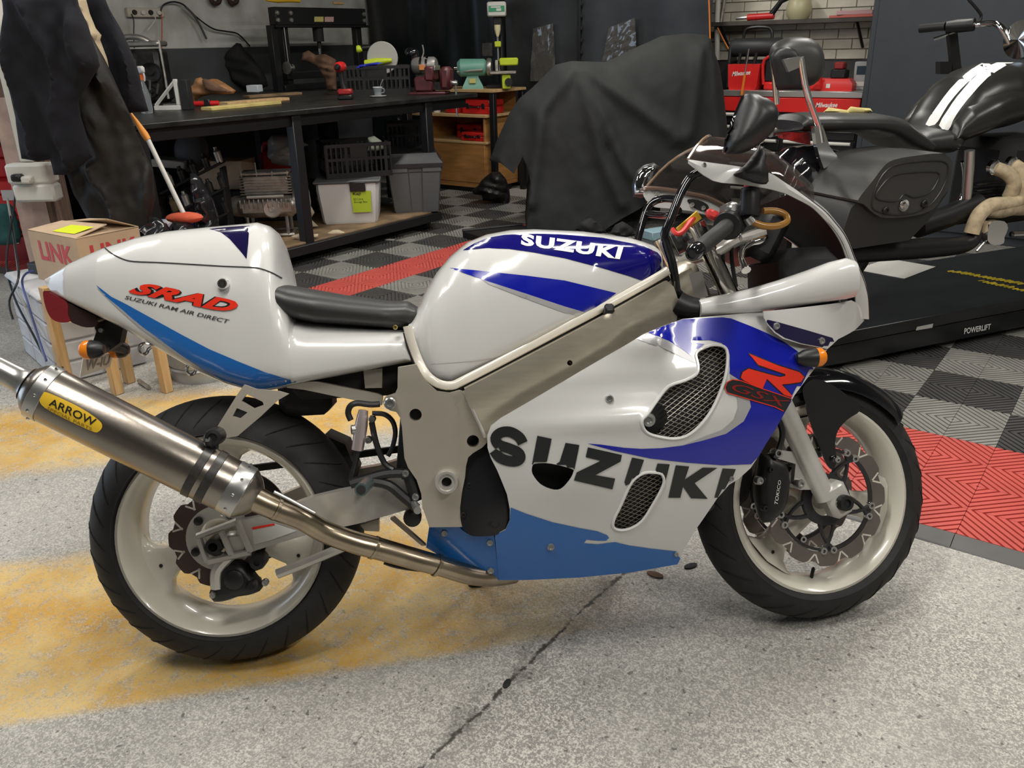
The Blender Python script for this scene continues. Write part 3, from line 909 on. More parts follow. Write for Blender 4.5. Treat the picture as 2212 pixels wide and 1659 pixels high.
# wire mesh grilles set behind the openings
M_mesh = mat('mesh_wire', (0.30, 0.28, 0.24), 0.4, 0.7)
def grille(H, depth, clip=None):
    P = [FB.S(p[0], p[1], fair_a) for p in H]; poly = [(p.x, p.z) for p in P]; mb = MB()
    cx = sum(p[0] for p in poly) / len(poly); cz = sum(p[1] for p in poly) / len(poly)
    for ang in (0.62, -0.40):
        dx, dz = cos(ang), sin(ang); nx, nz = -dz, dx
        for k in range(-26, 27):
            ox, oz = cx + nx * k * .0088, cz + nz * k * .0088; run = []
            for j in range(-80, 81):
                x, z = ox + dx * j * .003, oz + dz * j * .003
                if inpoly(x, z, poly) and not (clip and clip(x, z)): run.append((x, -fair_a(x, z) + depth, z))
                else:
                    if len(run) > 2: mb.tube([run[0], run[len(run) // 2], run[-1]], .0008, 4)
                    run = []
            if len(run) > 2: mb.tube([run[0], run[len(run) // 2], run[-1]], .0008, 4)
    return mb.build('mesh_grille', M_mesh, fairing, smooth=False)
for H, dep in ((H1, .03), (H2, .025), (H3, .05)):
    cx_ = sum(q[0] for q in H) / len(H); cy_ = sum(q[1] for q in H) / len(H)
    panel(FB, 'duct_shade_sheet', [(cx_ + (q[0] - cx_) * 1.12, cy_ + (q[1] - cy_) * 1.12) for q in H], lambda x, z, d_=dep: fair_a(x, z) - d_, .01, M_blkm, fairing, (), .03)
_c = FB.S(1408, 905, fair_a)
grille(H1, .010, lambda x, z: math.hypot(x - _c.x, z - _c.z) < .035); grille(H2, .008)
# black sheets added behind the openings stand in for the shade inside
for px, py in ZF([(768, 573), (440, 1402), (1450, 1020), (1141, 1443)]): bolt(FB, px, py, fair_a, .009 if px < 1400 else .006, M_steel, fairing)
MB().lathe([(.0, .004), (.006, .004), (.008, .009), (.014, .008), (.016, 0), (.016, -.03)], 16, align((0, -1, 0), FB.S(1403, 908, fair_a) + V((0, .012, 0)))).build('sight_glass', M_steel, fairing)

# nose side with navy flash
def nose_a(x, z):
    t = min(max((x - 1.20) / 0.34, 0), 1)
    return 0.205 * (1 - t ** 2.2) + 0.004
NOSE = ZF([(1630, 84), (1700, 78), (1900, 56), (2060, 36), (2130, 22), (2168, 40), (2205, 95), (2216, 132), (2150, 190), (2052, 240), (1990, 296), (1840, 268), (1742, 238), (1692, 204), (1655, 160), (1634, 120)])
nose = panel(FB, 'nose_panel', NOSE, nose_a, 0.004, M_white, bike, (), 0.012)
TN = bvh_of(nose); mirror_of(nose)
decal(FB, 'navy_flash', ZF([(1636, 126), (1720, 147), (1880, 192), (2050, 243), (1996, 290), (1960, 285), (1840, 262), (1750, 232), (1700, 200), (1660, 158)]), TN, M_navy, nose)
for px, py in ZF([(1702, 168), (1955, 250)]): bolt(FB, px, py, nose_a, .008, M_steel, nose)
# front of the nose between the two sides and the white rim that sweeps up to the mirror
RIMO = [(1486, 344, .185), (1540, 352, .195), (1600, 360, .20), (1659, 372, .198), (1694, 393, .19), (1727, 415, .178), (1758, 438, .164), (1783, 458, .15), (1803, 481, .136), (1821, 504, .122), (1834, 529, .108), (1844, 555, .095), (1854, 578, .082), (1867, 610, .06), (1875, 645, .04), (1877, 690, .008)]
RIMI = [(1487, 352, .183), (1500, 372, .19), (1540, 390, .198), (1600, 398, .20), (1656, 407, .198), (1694, 417, .19), (1722, 430, .178), (1752, 446, .164), (1772, 464, .15), (1790, 484, .136), (1806, 506, .122), (1819, 530, .108), (1828, 556, .095), (1834, 578, .082), (1843, 610, .06), (1848, 642, .045), (1850, 688, .02)]
RIMI = [RIMI[0]] + RIMI[2:]
def sweep(A, B, th):
    PA = smoothpts([FB.P(*p) for p in A], 3); PB = smoothpts([FB.P(*p) for p in B], 3); mb = MB(); n = len(PA); rings = []
    for a, b in zip(PA, PB):
        m_ = (a + b) / 2 + V((0, -.004, 0)); rings.append([a, m_, b, b + V((0, th, 0)), m_ + V((0, th, 0)), a + V((0, th, 0))])
    mb.loft(rings); return mb
rim = sweep(RIMO, RIMI, .004).build('screen_surround', M_white, bike); rim2 = mirror_of(rim)
# nose front shell between right and left rims (forward part)
PA = smoothpts([FB.P(*p) for p in RIMO], 3); st = 15; rings = []
for p in PA[st:]:
    r = []
    for k in range(13):
        u = -1 + 2 * k / 12; bulge = (1 - u * u)
        r.append((p.x + .055 * bulge * (abs(p.y) / .19), p.y * -u * 1.0 * -1 if False else abs(p.y) * u, p.z + .02 * bulge * (abs(p.y) / .19)))
    rings.append(r)
vs = [q for r in rings for q in r]; fs = []
for i in range(len(rings) - 1):
    for k in range(12): fs.append((i * 13 + k, i * 13 + k + 1, (i + 1) * 13 + k + 1, (i + 1) * 13 + k))
sv, sf = shell(vs, fs, (-.012, 0, -.004))
mbn = MB(); mbn.add(sv, sf); nf = mbn.build('nose_front', M_blkm, bike)
MB().add([(p[0] + .0015, p[1], p[2] + .001) for p in vs], fs).build('nose_skin', M_white, nf)
# tinted screen
M_scr = mat('tinted_screen', (0.040, 0.032, 0.028), 0.05, alpha=0.42, coat=0.8)
rings = []
crest = smoothpts([FB.P(*p, 0.0) for p in [(1525, 307), (1560, 312), (1600, 322), (1640, 338), (1675, 360), (1702, 382), (1728, 404)]], 3)
base = PA[:len(crest)]
for c, b in zip(crest, base):
    r = []
    w = abs(b.y)
    for k in range(17):
        u = -1 + 2 * k / 16; h = (1 - abs(u) ** 4.0); xb = (1 - abs(u) ** 2.2)
        r.append((b.x + (c.x - b.x) * xb, w * u, b.z + (c.z - b.z) * h))
    rings.append(r)
vs = [q for r in rings for q in r]; fs = []
for i in range(len(rings) - 1):
    for k in range(16): fs.append((i * 17 + k, i * 17 + k + 1, (i + 1) * 17 + k + 1, (i + 1) * 17 + k))
screen = MB().add(*shell(vs, fs, (0, 0, -.003))).build('windscreen', M_scr, bike)
MB().tube([V(p) for p in rings[0]], .0035, 6).build('screen_edge', mat('screen_edge', (0.30, 0.20, 0.13), 0.15, coat=0.5), screen)

# inside of the far fairing edge seen under the screen
ZL = lambda L: zz(1361, 302, .27316, L)
ip = panel(FB, 'inner_fairing', smoothpts(ZL([(108, 440), (112, 400), (140, 380), (300, 395), (480, 425), (600, 452), (670, 480), (705, 520), (716, 565), (700, 592), (600, 592), (480, 562), (300, 542), (200, 532), (150, 502)]), 2, True), -.185, .004, M_white, bike, (), .012)
panel(FB, 'inner_cutout', smoothpts(ZL([(460, 470), (540, 475), (610, 510), (622, 540), (600, 565), (530, 548), (465, 500)]), 2, True), -.182, .003, M_blkm, ip, (), .012)
for px, py in ZL([(490, 515), (578, 540), (212, 425)]): bolt(FB, px, py, -.18, .006, M_steel, ip)
ptube(FB, 'inner_edge', [(*q, -.18) for q in ZL([(112, 400), (140, 382), (300, 396), (480, 428), (600, 455), (680, 490), (760, 530), (860, 560)])], .006, mat('brown_edge', (0.16, 0.10, 0.075), .25), ip, 8)
# ram air duct beside the fork
DU = [(1506, 668, .17, .021), (1560, 660, .175, .024), (1620, 650, .177, .027), (1680, 637, .172, .032), (1740, 622, .163, .038), (1790, 609, .15, .044), (1825, 602, .14, .046), (1842, 602, .13, .042)]
rings = []
for px, py, a, r in DU:
    c = FB.P(px, py, a); rings.append([c + V((0, -.034 * cos(t), r * math.copysign(abs(sin(t)) ** .8, sin(t)))) for t in [2 * pi * k / 18 for k in range(18)]])
MB().loft(rings).build('air_duct', M_white, bike)
ptube(FB, 'duct_hose', [(1462, 655, .16), (1482, 664, .165), (1508, 668, .17)], [.028, .027, .024], M_blk, bike, 14)

# ------------------------------------------------------------------ tail unit
TAILT = [(88, 604), (110, 590), (150, 567), (200, 545), (229, 533), (301, 511), (362, 499), (452, 490), (530, 483), (557, 480), (572, 483), (584, 494), (594, 514), (602, 545), (609, 585), (614, 640), (622, 684), (650, 690), (741, 700), (831, 707), (872, 712), (885, 745), (899, 774)]
TAILB = [(88, 608), (105, 632), (181, 671), (241, 704), (301, 735), (362, 768), (422, 801), (482, 825), (527, 837), (557, 842), (600, 835), (641, 823), (753, 802), (899, 781)]
def _at(px): return .02 if px < 560 else (.06 if px < 612 else .15)
def _ab(px): return .03 if px < 110 else (.08 if px < 240 else .13)
tw = [(-.36, .012), (-.30, .055), (-.22, .09), (-.08, .128), (.05, .152), (.15, .162), (.28, .162), (.47, .160)]
tail = hull(FB, 'tail_cowl', TAILT, [(x, y + 9 * min(1, max(0, (x - 130) / 150)) * min(1, max(0, (880 - x) / 150))) for x, y in TAILB], tw, M_white, bike, n=48, e=2.5, zc=.36, st=60, atop=_at, abot=_ab, eL=5.5)
TT = bvh_of(tail)
SW = ZT([(690, 715), (800, 800), (900, 850), (1100, 960), (1300, 1070), (1500, 1175), (1700, 1260), (1900, 1340), (2128, 1408), (2000, 1440), (1900, 1457), (1850, 1458), (1750, 1443), (1600, 1398), (1450, 1318), (1300, 1218), (1150, 1110), (1000, 1000), (850, 870), (750, 790)])
decal(FB, 'blue_swoosh', SW, TT, M_lblue, tail)
decal(FB, 'grey_shadow', stroke(ZT([(700, 740), (850, 880), (1000, 1010), (1150, 1120), (1300, 1228), (1450, 1326), (1540, 1375)]), [1, 5, 6, 6, 5, 4, 1]), TT, M_silver, tail)
decal(FB, 'navy_flash', ZT([(1500, 316), (1560, 308), (1650, 300), (1788, 292), (1780, 420), (1768, 530), (1720, 470), (1650, 390), (1580, 338)]), TT, M_navy, tail)
decal(FB, 'seat_cowl_joint', stroke(smoothpts(ZT([(752, 450), (800, 490), (880, 530), (960, 548), (1150, 556), (1400, 570), (1600, 582), (1800, 590), (1870, 600), (1950, 630), (2020, 668)]), 3), 2.6), TT, M_blkm, tail, 0.001)
for wd_, m_, o_ in ((0.085, M_blkp, .0012), (0.045, M_redp, .0020)):
    text_decal(FB, 'lettering', 'SRAD', ZT([(915, 770), (1690, 925), (1715, 830), (985, 690)]), TT, m_, tail, o_, bold=wd_, shear=0.35, spacing=1.1)
text_decal(FB, 'lettering', 'SUZUKI RAM AIR DIRECT', ZT([(895, 815), (1635, 992), (1648, 965), (905, 790)]), TT, mat('grey_black_print', (0.05, 0.05, 0.045), 0.4), tail, 0.0012, bold=0.012, shear=0.1)
_k = bolt(FB, 483, 613, .150, .0125, M_chrome, bike, .012, 'seat_lock')
MB().lathe([(0, .0125), (.0055, .0125)], 12, align((0, -1, 0), FB.P(483, 613, .150))).build('keyhole', M_blkm, _k)
# seat pad
SEATT = [(568, 628), (575, 618), (594, 610), (650, 620), (741, 636), (831, 648), (877, 649), (897, 661), (904, 676)]
SEATB = [(568, 636), (580, 662), (622, 692), (680, 703), (771, 709), (846, 715), (886, 711), (900, 694), (904, 684)]
seat = hull(FB, 'seat', SEATT, SEATB, [(.12, .10), (.16, .145), (.25, .155), (.40, .135), (.475, .10)], M_vinyl, bike, n=32, e=2.8, zc=.45, st=36, atop=.10, abot=.14)
bolt(FB, 854, 707, .158, .005, mat('brass', (0.7, 0.5, 0.15), 0.3, 0.9), bike, .008)

# ------------------------------------------------------------------ tank
TKT = [(884, 702), (893, 684), (905, 658), (920, 626), (945, 586), (975, 551), (1010, 523), (1050, 507), (1100, 498), (1150, 496), (1250, 501), (1350, 514), (1400, 529), (1430, 550), (1442, 572)]
TKB = [(880, 710), (888, 742), (903, 783), (920, 814), (945, 834), (975, 839), (1005, 826), (1100, 777), (1200, 724), (1300, 671), (1400, 616), (1444, 590)]
tank = hull(FB, 'fuel_tank', TKT, TKB, [(.44, .12), (.50, .165), (.58, .19), (.70, .205), (.85, .20), (.98, .16), (1.05, .09)], M_white, bike, n=44, e=3.0, zc=.30, st=50, atop=.03, abot=.17, e2=2.6, eL=6)
TK = bvh_of(tank)
TOPB = [(1000, 541), (1025, 526), (1055, 514), (1090, 508), (1150, 505), (1200, 506), (1300, 514), (1385, 530), (1420, 546), (1436, 566), (1440, 580), (1436, 594), (1418, 606), (1400, 611), (1360, 597), (1300, 579), (1220, 558), (1150, 545), (1100, 538), (1050, 536)]
decal(FB, 'blue_top_stripe', TOPB, TK, mat('deep_blue_paint', (0.006, 0.005, 0.13), 0.12, coat=0.6), tank, .0008, 7)
decal(FB, 'blue_side_stripe', [(971, 579), (1027, 584), (1132, 595), (1220, 606), (1331, 633), (1300, 656), (1262, 674), (1220, 662), (1132, 633), (1042, 604)], TK, M_blue, tank)
decal(FB, 'grey_side_stripe', [(1042, 604), (1132, 633), (1220, 662), (1262, 674), (1244, 683), (1220, 676), (1132, 644), (1055, 614)], TK, M_silver, tank)
text_decal(FB, 'lettering', 'SUZUKI', [(1122, 530), (1338, 561), (1351, 535), (1128, 506)], TK, M_whp, tank, .0016, bold=0.045, shear=-0.1, spacing=1.12)
P = smoothpts([FB.P(p[0], p[1] - 6, .192 if 915 < p[0] < 1350 else .17) for p in TKB], 3)
MB().tube(P, .0095, 10, flat=.6).build('tank_flange', mat('cream_flange', (0.66, 0.62, 0.54), 0.3, coat=0.4), tank)
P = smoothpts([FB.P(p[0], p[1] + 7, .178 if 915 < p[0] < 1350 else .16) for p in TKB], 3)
MB().tube(P, .010, 8).build('tank_gap_shade', M_blkm, tank)  # black tube added to draw the shadow gap below the flange
decal(FB, 'tank_crease_shade', stroke([(930, 786), (1000, 781), (1060, 776), (1110, 768)], [.6, 1.6, 1.6, .6]), TK, mat('warm_shadow_paint', (0.55, 0.52, 0.48), .3), tank, .001)  # shading of the faint crease, painted on as a thin darker stroke
MB().box((0, 0, 0), (.055, .02, .022), align((0, 0, 1), FB.P(1313, 677, .20)) @ Matrix.Rotation(-.48, 4, 'Y'), .004).build('rubber_stop', M_blk, bike)
# ------------------------------------------------------------------ sports motorcycle: frame, engine, running gear
M_frame = mat('grey_alloy_frame', (0.52, 0.48, 0.41), 0.40, 0.6, var=0.04, vscale=10)
PLATE = ZE([(650, 160), (770, 140), (792, 185), (832, 250), (900, 312), (980, 322), (1045, 308), (1080, 320), (1120, 390), (1170, 490), (1212, 590), (1220, 640), (1190, 672), (1130, 708), (1100, 735), (1086, 790), (1080, 860), (1060, 960), (1048, 1060), (1052, 1130), (1062, 1180), (850, 1182), (838, 1140), (806, 1055), (800, 970), (770, 880), (715, 800), (692, 740), (682, 620), (676, 540), (664, 480), (640, 445), (600, 435), (565, 410), (553, 380), (568, 350), (605, 338), (632, 328), (648, 290)])
def circ(cx, cy, r, n=16): return [(cx + r * cos(2 * pi * k / n), cy + r * sin(2 * pi * k / n)) for k in range(n)]
def frame_a(x, z): return 0.168 + 0.05 * min(max((z - .30) / .35, 0), 1) * (1 if x > .55 else .75) - (0.03 if z < .32 else 0) * 0
plate = panel(FB, 'frame_plate', PLATE, frame_a, .03, M_frame, bike, [circ(*ZE([(763, 463)])[0], 13.5), circ(*ZE([(1131, 632)])[0], 13.5), circ(*ZE([(962, 888)])[0], 12)], .014)
mirror_of(plate)
def spar_a(x, z):
    n = (z - (.615 + (x - .55) * .47)) * .905      # distance across the spar
    return 0.214 - 0.24 * max(0, x - 0.80) ** 1.15 + 0.016 * (1 - min(1, (n / .075) ** 2)) + 0.006 * math.exp(-((x - .90) / .05) ** 2)
SPAR = [(1003, 840), (1050, 816), (1100, 790), (1200, 738), (1300, 684), (1380, 640), (1440, 606), (1456, 620), (1466, 650), (1462, 692), (1420, 720), (1360, 752), (1240, 822), (1120, 890), (1078, 925), (1056, 960), (1040, 930), (1018, 880)]
spar = panel(FB, 'frame_spar', SPAR, spar_a, .05, M_alu, bike, [circ(1231, 784, 6, 10)], .016)
mirror_of(spar)
ptube(FB, 'weld_seam', [(1004, 843, .221), (1018, 878, .222), (1036, 916, .222), (1048, 945, .222)], .004, M_alu2, bike, 8)
MB().box((0, 0, 0), (.10, .10, .16), Matrix.Translation((1.10, 0, .80)) @ Matrix.Rotation(-RAKE, 4, 'Y'), .02).build('steering_head', M_alu, bike)
for px, py, r in [(*ZE([(600, 388)])[0], .013)]: bolt(FB, px, py, .215, r, M_steel, plate, .008)
_pv2 = FB.P(*ZE([(962, 888)])[0], .19)
MB().lathe([(.011, -.02), (.011, .012), (.017, .012), (.019, .016), (.024, .016), (.026, .010), (.026, -.02)], 28, align((0, -1, 0), _pv2 + V((0, -.0, 0)))).build('swingarm_pivot', M_alu2, plate)
MB().lathe([(0, -.008), (.0115, -.008), (.0115, -.02)], 16, align((0, -1, 0), _pv2)).build('pivot_bore', M_blkm, plate)

# engine block: dark mass between the spars, clutch cover seen behind the fairing
eng = MB()
eng.box((.80, 0, .36), (.36, .34, .26), None, .03); eng.box((.90, 0, .58), (.30, .36, .24), Matrix.Translation((.9, 0, .58)) @ Matrix.Rotation(-.35, 4, 'Y') @ Matrix.Translation((-.9, 0, -.58)), .03)
eng.box((.64, 0, .40), (.16, .30, .24), None, .03); eng.box((1.08, 0, .52), (.05, .36, .40), None, .01); eng.box((.85, 0, .74), (.30, .30, .10), None, .02)
engine = eng.build('engine', M_blkm, bike)
COV = smoothpts(ZE([(1110, 720), (1200, 680), (1280, 760), (1330, 900), (1365, 1050), (1350, 1160), (1300, 1225), (1200, 1240), (1110, 1232), (1060, 1170), (1050, 1060), (1070, 920), (1085, 800)]), 3, True)
panel(FB, 'engine_cover', COV, lambda x, z: .172 + .02 * math.exp(-(((x - .62) / .06) ** 2 + ((z - .40) / .12) ** 2)), .05, mat('satin_black_cover', (0.010, 0.010, 0.012), 0.25), engine, (), .015)
for px, py in ZE([(1168, 752), (1105, 912), (1070, 1100)]): bolt(FB, px, py, .176, .006, M_blk, engine)
bolt(FB, *ZE([(1270, 1160)])[0], .18, .016, M_blk, engine)
MB().box((1.13, 0, .56), (.03, .34, .36), None, .006).build('radiator', M_blkm, bike)
MB().box((1.02, 0, .35), (.03, .24, .12), None, .006).build('oil_cooler', M_blkm, bike)

# belly panel behind the main fairing
BEL = ZE([(850, 1182), (1040, 1176), (1056, 1196), (1092, 1222), (1140, 1240), (1264, 1230), (1300, 1522), (1180, 1516), (1115, 1498), (1000, 1440), (960, 1390), (830, 1312)])
def bel_a(x, z): return fair_a(max(x, .62), z) - .3 * max(0, .62 - x)
belly = panel(FB, 'belly_panel', BEL, bel_a, .004, M_lblue, bike, (), .014); mirror_of(belly)
for px, py in ZE([(947, 1219), (1238, 1280), (1245, 1458)]): bolt(FB, px, py, bel_a, .008, M_steel, belly)
MB().box((.82, 0, .205), (.42, .26, .012), None, .004).build('belly_floor', M_lblue, bike)

# exhaust
ptube(FB, 'exhaust_pipe', [(548, 1076, .25), (600, 1100, .24), (650, 1120, .225), (700, 1148, .205), (760, 1170, .19), (810, 1183, .18), (870, 1200, .165), (920, 1214, .155), (960, 1225, .145), (1010, 1240, .13), (1060, 1246, .115), (1110, 1240, .08)],
      [.027, .0245, .0235, .024, .0245, .0245, .024, .0235, .023, .023, .022, .022], M_pipe, bike, 18)
for px, py, a in ((808, 1183, .18), (944, 1221, .15), (597, 1098, .241)):
    c = FB.P(px, py, a); d = (FB.P(px + 20, py + 8, a - .006) - c).normalized()
    MB().lathe([(.0245, -.004), (.0262, -.003), (.0262, .003), (.0245, .004)], 20, align(d, c)).build('pipe_weld', M_pipe, bike)
A0 = FB.P(63, 831, .285); A1 = FB.P(542, 1073, .243); AD = (A1 - A0).normalized(); LN = (A1 - A0).length
MA = align(AD, A0)
mf = MB().lathe([(.0, -.004), (.030, -.004), (.036, .0), (.048, .010), (.0545, .020), (.0555, .024), (.0555, LN - .016), (.0545, LN - .012), (.040, LN + .006), (.030, LN + .014), (.027, LN + .016)], 48, MA).build('muffler', M_ti, bike)
MB().lathe([(.0548, .020), (.0572, .021), (.0572, .044), (.0558, .045)], 48, MA).build('end_ring', M_steel, mf)
MB().lathe([(.0558, LN - .05), (.0570, LN - .048), (.0570, LN - .016), (.0545, LN - .014)], 48, MA).build('end_ring', M_steel, mf)
MB().lathe([(.0, .012), (.016, .012), (.018, -.075), (.0235, -.075), (.024, -.03), (.027, -.012), (.034, -.004)], 32, MA).build('tail_pipe', M_steel, mf)
for k in range(10):
    t = 2 * pi * k / 10
    for zz_ in (.033, LN - .032): MB().ball((.0572 * cos(t), .0572 * sin(t), zz_), .0035, 8, MA).build('rivet', M_chrome, mf)
M_carb = mat('carbon_strap', (0.03, 0.028, 0.026), 0.35, var=0.3, vscale=120)
t0 = LN * .755
for o_ in (0, .028): MB().lathe([(.0555, t0 + o_ - .009), (.0575, t0 + o_ - .008), (.0575, t0 + o_ + .008), (.0555, t0 + o_ + .009)], 48, MA).build('strap', M_carb, mf)
TM_ = bvh_of(mf)
LBL = smoothpts(ZR([(215, 208), (260, 215), (400, 280), (500, 345), (524, 380), (505, 408), (470, 405), (330, 340), (230, 285), (202, 245)]), 4, True)
decal(FB, 'maker_label', LBL, TM_, M_yel, mf, .0012, 7)
text_decal(FB, 'label_lettering', 'ARROW', ZR([(250, 272), (482, 382), (498, 345), (262, 236)]), TM_, M_blkp, mf, .0020, bold=0.012)
text_decal(FB, 'label_lettering', 'SPECIAL PARTS', ZR([(240, 292), (470, 402), (474, 388), (248, 280)]), TM_, mat('dark_yellow_print', (0.25, 0.15, 0.02), .4), mf, .0020)
ptube(FB, 'exhaust_spring', ZR([]) or [(592, 1062, .262), (620, 1076, .256), (650, 1092, .25), (680, 1108, .244)], .0035, M_steel, bike, 8)
ptube(FB, 'exhaust_spring', [(830, 1215, .16), (850, 1222, .157), (880, 1228, .153), (918, 1232, .15)], .0045, M_blk, bike, 8)
# hanger bracket and subframe
HG = ZR([(1250, 168), (1310, 190), (1430, 202), (1478, 216), (1420, 250), (1330, 335), (1215, 432), (1150, 442), (1100, 402), (1170, 290), (1215, 218)])
hang = panel(FB, 'exhaust_hanger', HG, lambda x, z: .205 + .10 * (.62 - z), .007, M_frame, bike, [ZR([(1262, 216), (1345, 256), (1350, 272), (1300, 290), (1236, 252)]), ZR([(1212, 288), (1268, 310), (1228, 342), (1190, 330)])], .012)
MB().lathe([(0, .012), (.008, .012), (.009, .016), (.016, .014), (.018, .006), (.018, -.02)], 18, align((0, -1, 0), FB.P(464, 943, .262))).build('clamp_bolt', M_blk, hang)
MB().box((0, 0, 0), (.05, .02, .03), align((0, 0, 1), FB.P(456, 957, .255)) @ Matrix.Rotation(-.6, 4, 'Y'), .006).build('clamp_lug', M_blk, hang)
panel(FB, 'subframe_rail', ZE([(-60, 262), (40, 250), (130, 250), (520, 330), (552, 346), (546, 402), (500, 396), (50, 302), (-60, 290)]), .135, .022, M_frame, bike, (), .02)
panel(FB, 'subframe_block', ZE([(430, 180), (550, 165), (548, 290), (440, 292)]), .12, .05, M_frame, bike, (), .02)
MB().box((.33, 0, .66), (.30, .20, .10), None, .02).build('battery_tray', M_blkm, bike)
MB().box((.20, 0, .62), (.12, .12, .10), None, .02).build('inner_guard', M_blkm, bike)
MB().box((.06, 0, .76), (.22, .12, .05), None, .02).build('under_tail', M_blkm, bike)

# swing arm
ARM = [(508, 1128), (560, 1118), (620, 1094), (671, 1076), (730, 1062), (800, 1049), (860, 1030), (892, 1050), (895, 1096), (840, 1113), (775, 1131), (700, 1147), (658, 1157), (600, 1174), (544, 1192), (522, 1186)]
def arm_a(x, z): return .128 + .015 * math.exp(-((x - .30) / .15) ** 2)
arm = panel(FB, 'swingarm', ARM, arm_a, .035, M_alu2, bike, (), .016); mirror_of(arm)
TAm = bvh_of(arm)
decal(FB, 'warning_label', ZR([(1290, 895), (1400, 875), (1520, 915), (1495, 925), (1380, 965), (1300, 985)]), TAm, mat('label_silver', (0.6, 0.6, 0.57), .4), arm, .001)
decal(FB, 'label_stripe', ZR([(1290, 897), (1405, 877), (1408, 887), (1294, 910)]), TAm, M_redp, arm, .0016)
ptube(FB, 'swingarm_brace', [(599, 1240, .12), (660, 1216, .12), (722, 1190, .12), (790, 1160, .11)], .011, M_alu2, bike, 8)
adj = MB()
for a_, b_ in (((426, 1159), (512, 1126)), ((512, 1126), (541, 1193)), ((541, 1193), (447, 1213)), ((430, 1162), (447, 1213)), ((478, 1150), (500, 1200))):
    adj.tube([FB.P(*a_, .135), FB.P(*b_, .135)], .0075, 6)
adj.build('chain_adjuster', M_alu2, bike)
MB().lathe([(.010, .0), (.010, .030), (.017, .030), (.019, .022), (.019, -.02)], 20, align((0, -1, 0), V((0.0, -.118, .306)))).build('axle_nut', M_blk, bike)
MB().lathe([(0, .012), (.010, .012)], 14, align((0, -1, 0), V((0.0, -.118, .306)))).build('axle_bore', M_blkm, bike)
MB().box((.045, -.115, .305), (.05, .03, .05), None, .008).build('axle_block', M_alu2, bike)
# rear brake
rcal = blob(FB, 'rear_caliper', smoothpts(ZR([(1105, 1075), (1240, 1062), (1310, 1130), (1345, 1180), (1330, 1225), (1220, 1252), (1108, 1278), (1075, 1225), (1092, 1190), (1100, 1130)]), 2, True), .092, .028, M_blk, bike, .010, lim=.016)
for c_, r_ in (((1200, 1165), .022), ((1290, 1195), .012)):
    p = FB.P(*ZR([c_])[0], .118); MB().lathe([(0, .010), (r_ * .7, .010), (r_, .006), (r_, -.01)], 18, align((0, -1, 0), p)).build('piston_cap', M_blk, rcal)
p = FB.P(*ZR([(1321, 1073)])[0], .125); MB().lathe([(0, .008), (.006, .008), (.007, .013), (.016, .012), (.018, .004), (.018, -.03)], 20, align((0, -1, 0), p)).build('axle_slider', M_blk, bike)
bolt(FB, *ZR([(1090, 1245)])[0], .121, .007, M_steel, rcal); bolt(FB, *ZR([(1358, 1180)])[0], .118, .008, M_steel, rcal)
ptube(FB, 'caliper_arm', [(500, 1196, .115), (470, 1230, .115), (468, 1270, .113)], .014, M_alu2, bike, 8)
# sprocket and chain run on the far side
MB().lathe([(.118, .003), (.118, -.003), (.08, -.003), (.08, .003)], 60, Matrix.Translation((0, .095, .311)) @ AX, closed=True).build('rear_sprocket', M_blk, bike)
ch = MB()
for z0, z1 in ((.43, .47), (.195, .37)):
    ch.box((0, 0, 0), (.56, .018, .016), Matrix.Translation((.27, .095, (z0 + z1) / 2)) @ Matrix.Rotation(-math.atan2(z1 - z0, .54), 4, 'Y'))
ch.build('drive_chain', M_blkm, bike, smooth=False)
panel(FB, 'rear_hugger', [(655, 1000), (700, 940), (745, 960), (770, 1020), (760, 1060), (690, 1080)], -.02, .12, M_blkm, bike, (), .02)
# rear-set: master cylinder, pedal bracket and peg
ptube(FB, 'brake_master_cylinder', ZE([]) or [(785, 886, .175), (780, 920, .175), (772, 972, .175)], [.010, .014, .013], mat('rose_grey_alloy', (0.55, 0.47, 0.46), .35, .7), bike, 12, 2)
ptube(FB, 'pushrod', [(773, 970, .175), (766, 1005, .176), (757, 1040, .178)], [.009, .005, .006], M_blk, bike, 8, 1)
ptube(FB, 'brake_hose', [(758, 908, .17), (752, 892, .17), (757, 877, .17), (772, 871, .17), (800, 874, .165), (820, 873, .16)], .0065, M_blk, bike, 8)
ptube(FB, 'brake_hose', [(804, 893, .165), (830, 895, .16), (848, 910, .155), (854, 935, .15), (848, 965, .15), (838, 985, .15)], .0055, M_blk, bike, 8)
MB().lathe([(0, .006), (.010, .005), (.011, -.02)], 14, align((-1, -.3, 0), FB.P(764, 928, .176))).build('reservoir_port', M_steel, bike)
for q in ((804, 905), (796, 950)): bolt(FB, *q, .186, .008, M_chrome, bike, .008)
brk = MB()
for L_, r in (([(803, 912, .178), (812, 955, .172), (830, 1000, .165), (850, 1015, .17)], .0065), ([(757, 1045, .18), (790, 1035, .178), (830, 1024, .172), (868, 1022, .168), (878, 1030, .168)], .011), ([(805, 1040, .178), (840, 1048, .175), (870, 1072, .172), (900, 1098, .17)], .011), ([(880, 1018, .165), (890, 1050, .165), (897, 1075, .165)], .013)):
    brk.tube(smoothpts([FB.P(*p) for p in L_], 3), r, 8)
brk.build('footrest_bracket', M_blk, bike)
for q in ((876, 1023), (897, 1074)): bolt(FB, *q, .182, .008, M_steel, bike)
p0 = FB.P(798, 1040, .18); p1 = FB.P(780, 1058, .285)
MB().tube([p0, p0.lerp(p1, .2), p1], [.010, .014, .0135], 16).build('footrest_peg', mat('anodised_teal_steel', (0.22, 0.30, 0.30), .3, .8), bike)
MB().lathe([(0, .001), (.0095, .001)], 16, align((p1 - p0), p1)).build('peg_bore', M_blkm, bike)
p0 = FB.P(895, 1088, .18); p1 = FB.P(902, 1103, .23); MB().tube([p0, p1], .008, 12).build('pedal_tip', M_steel, bike)
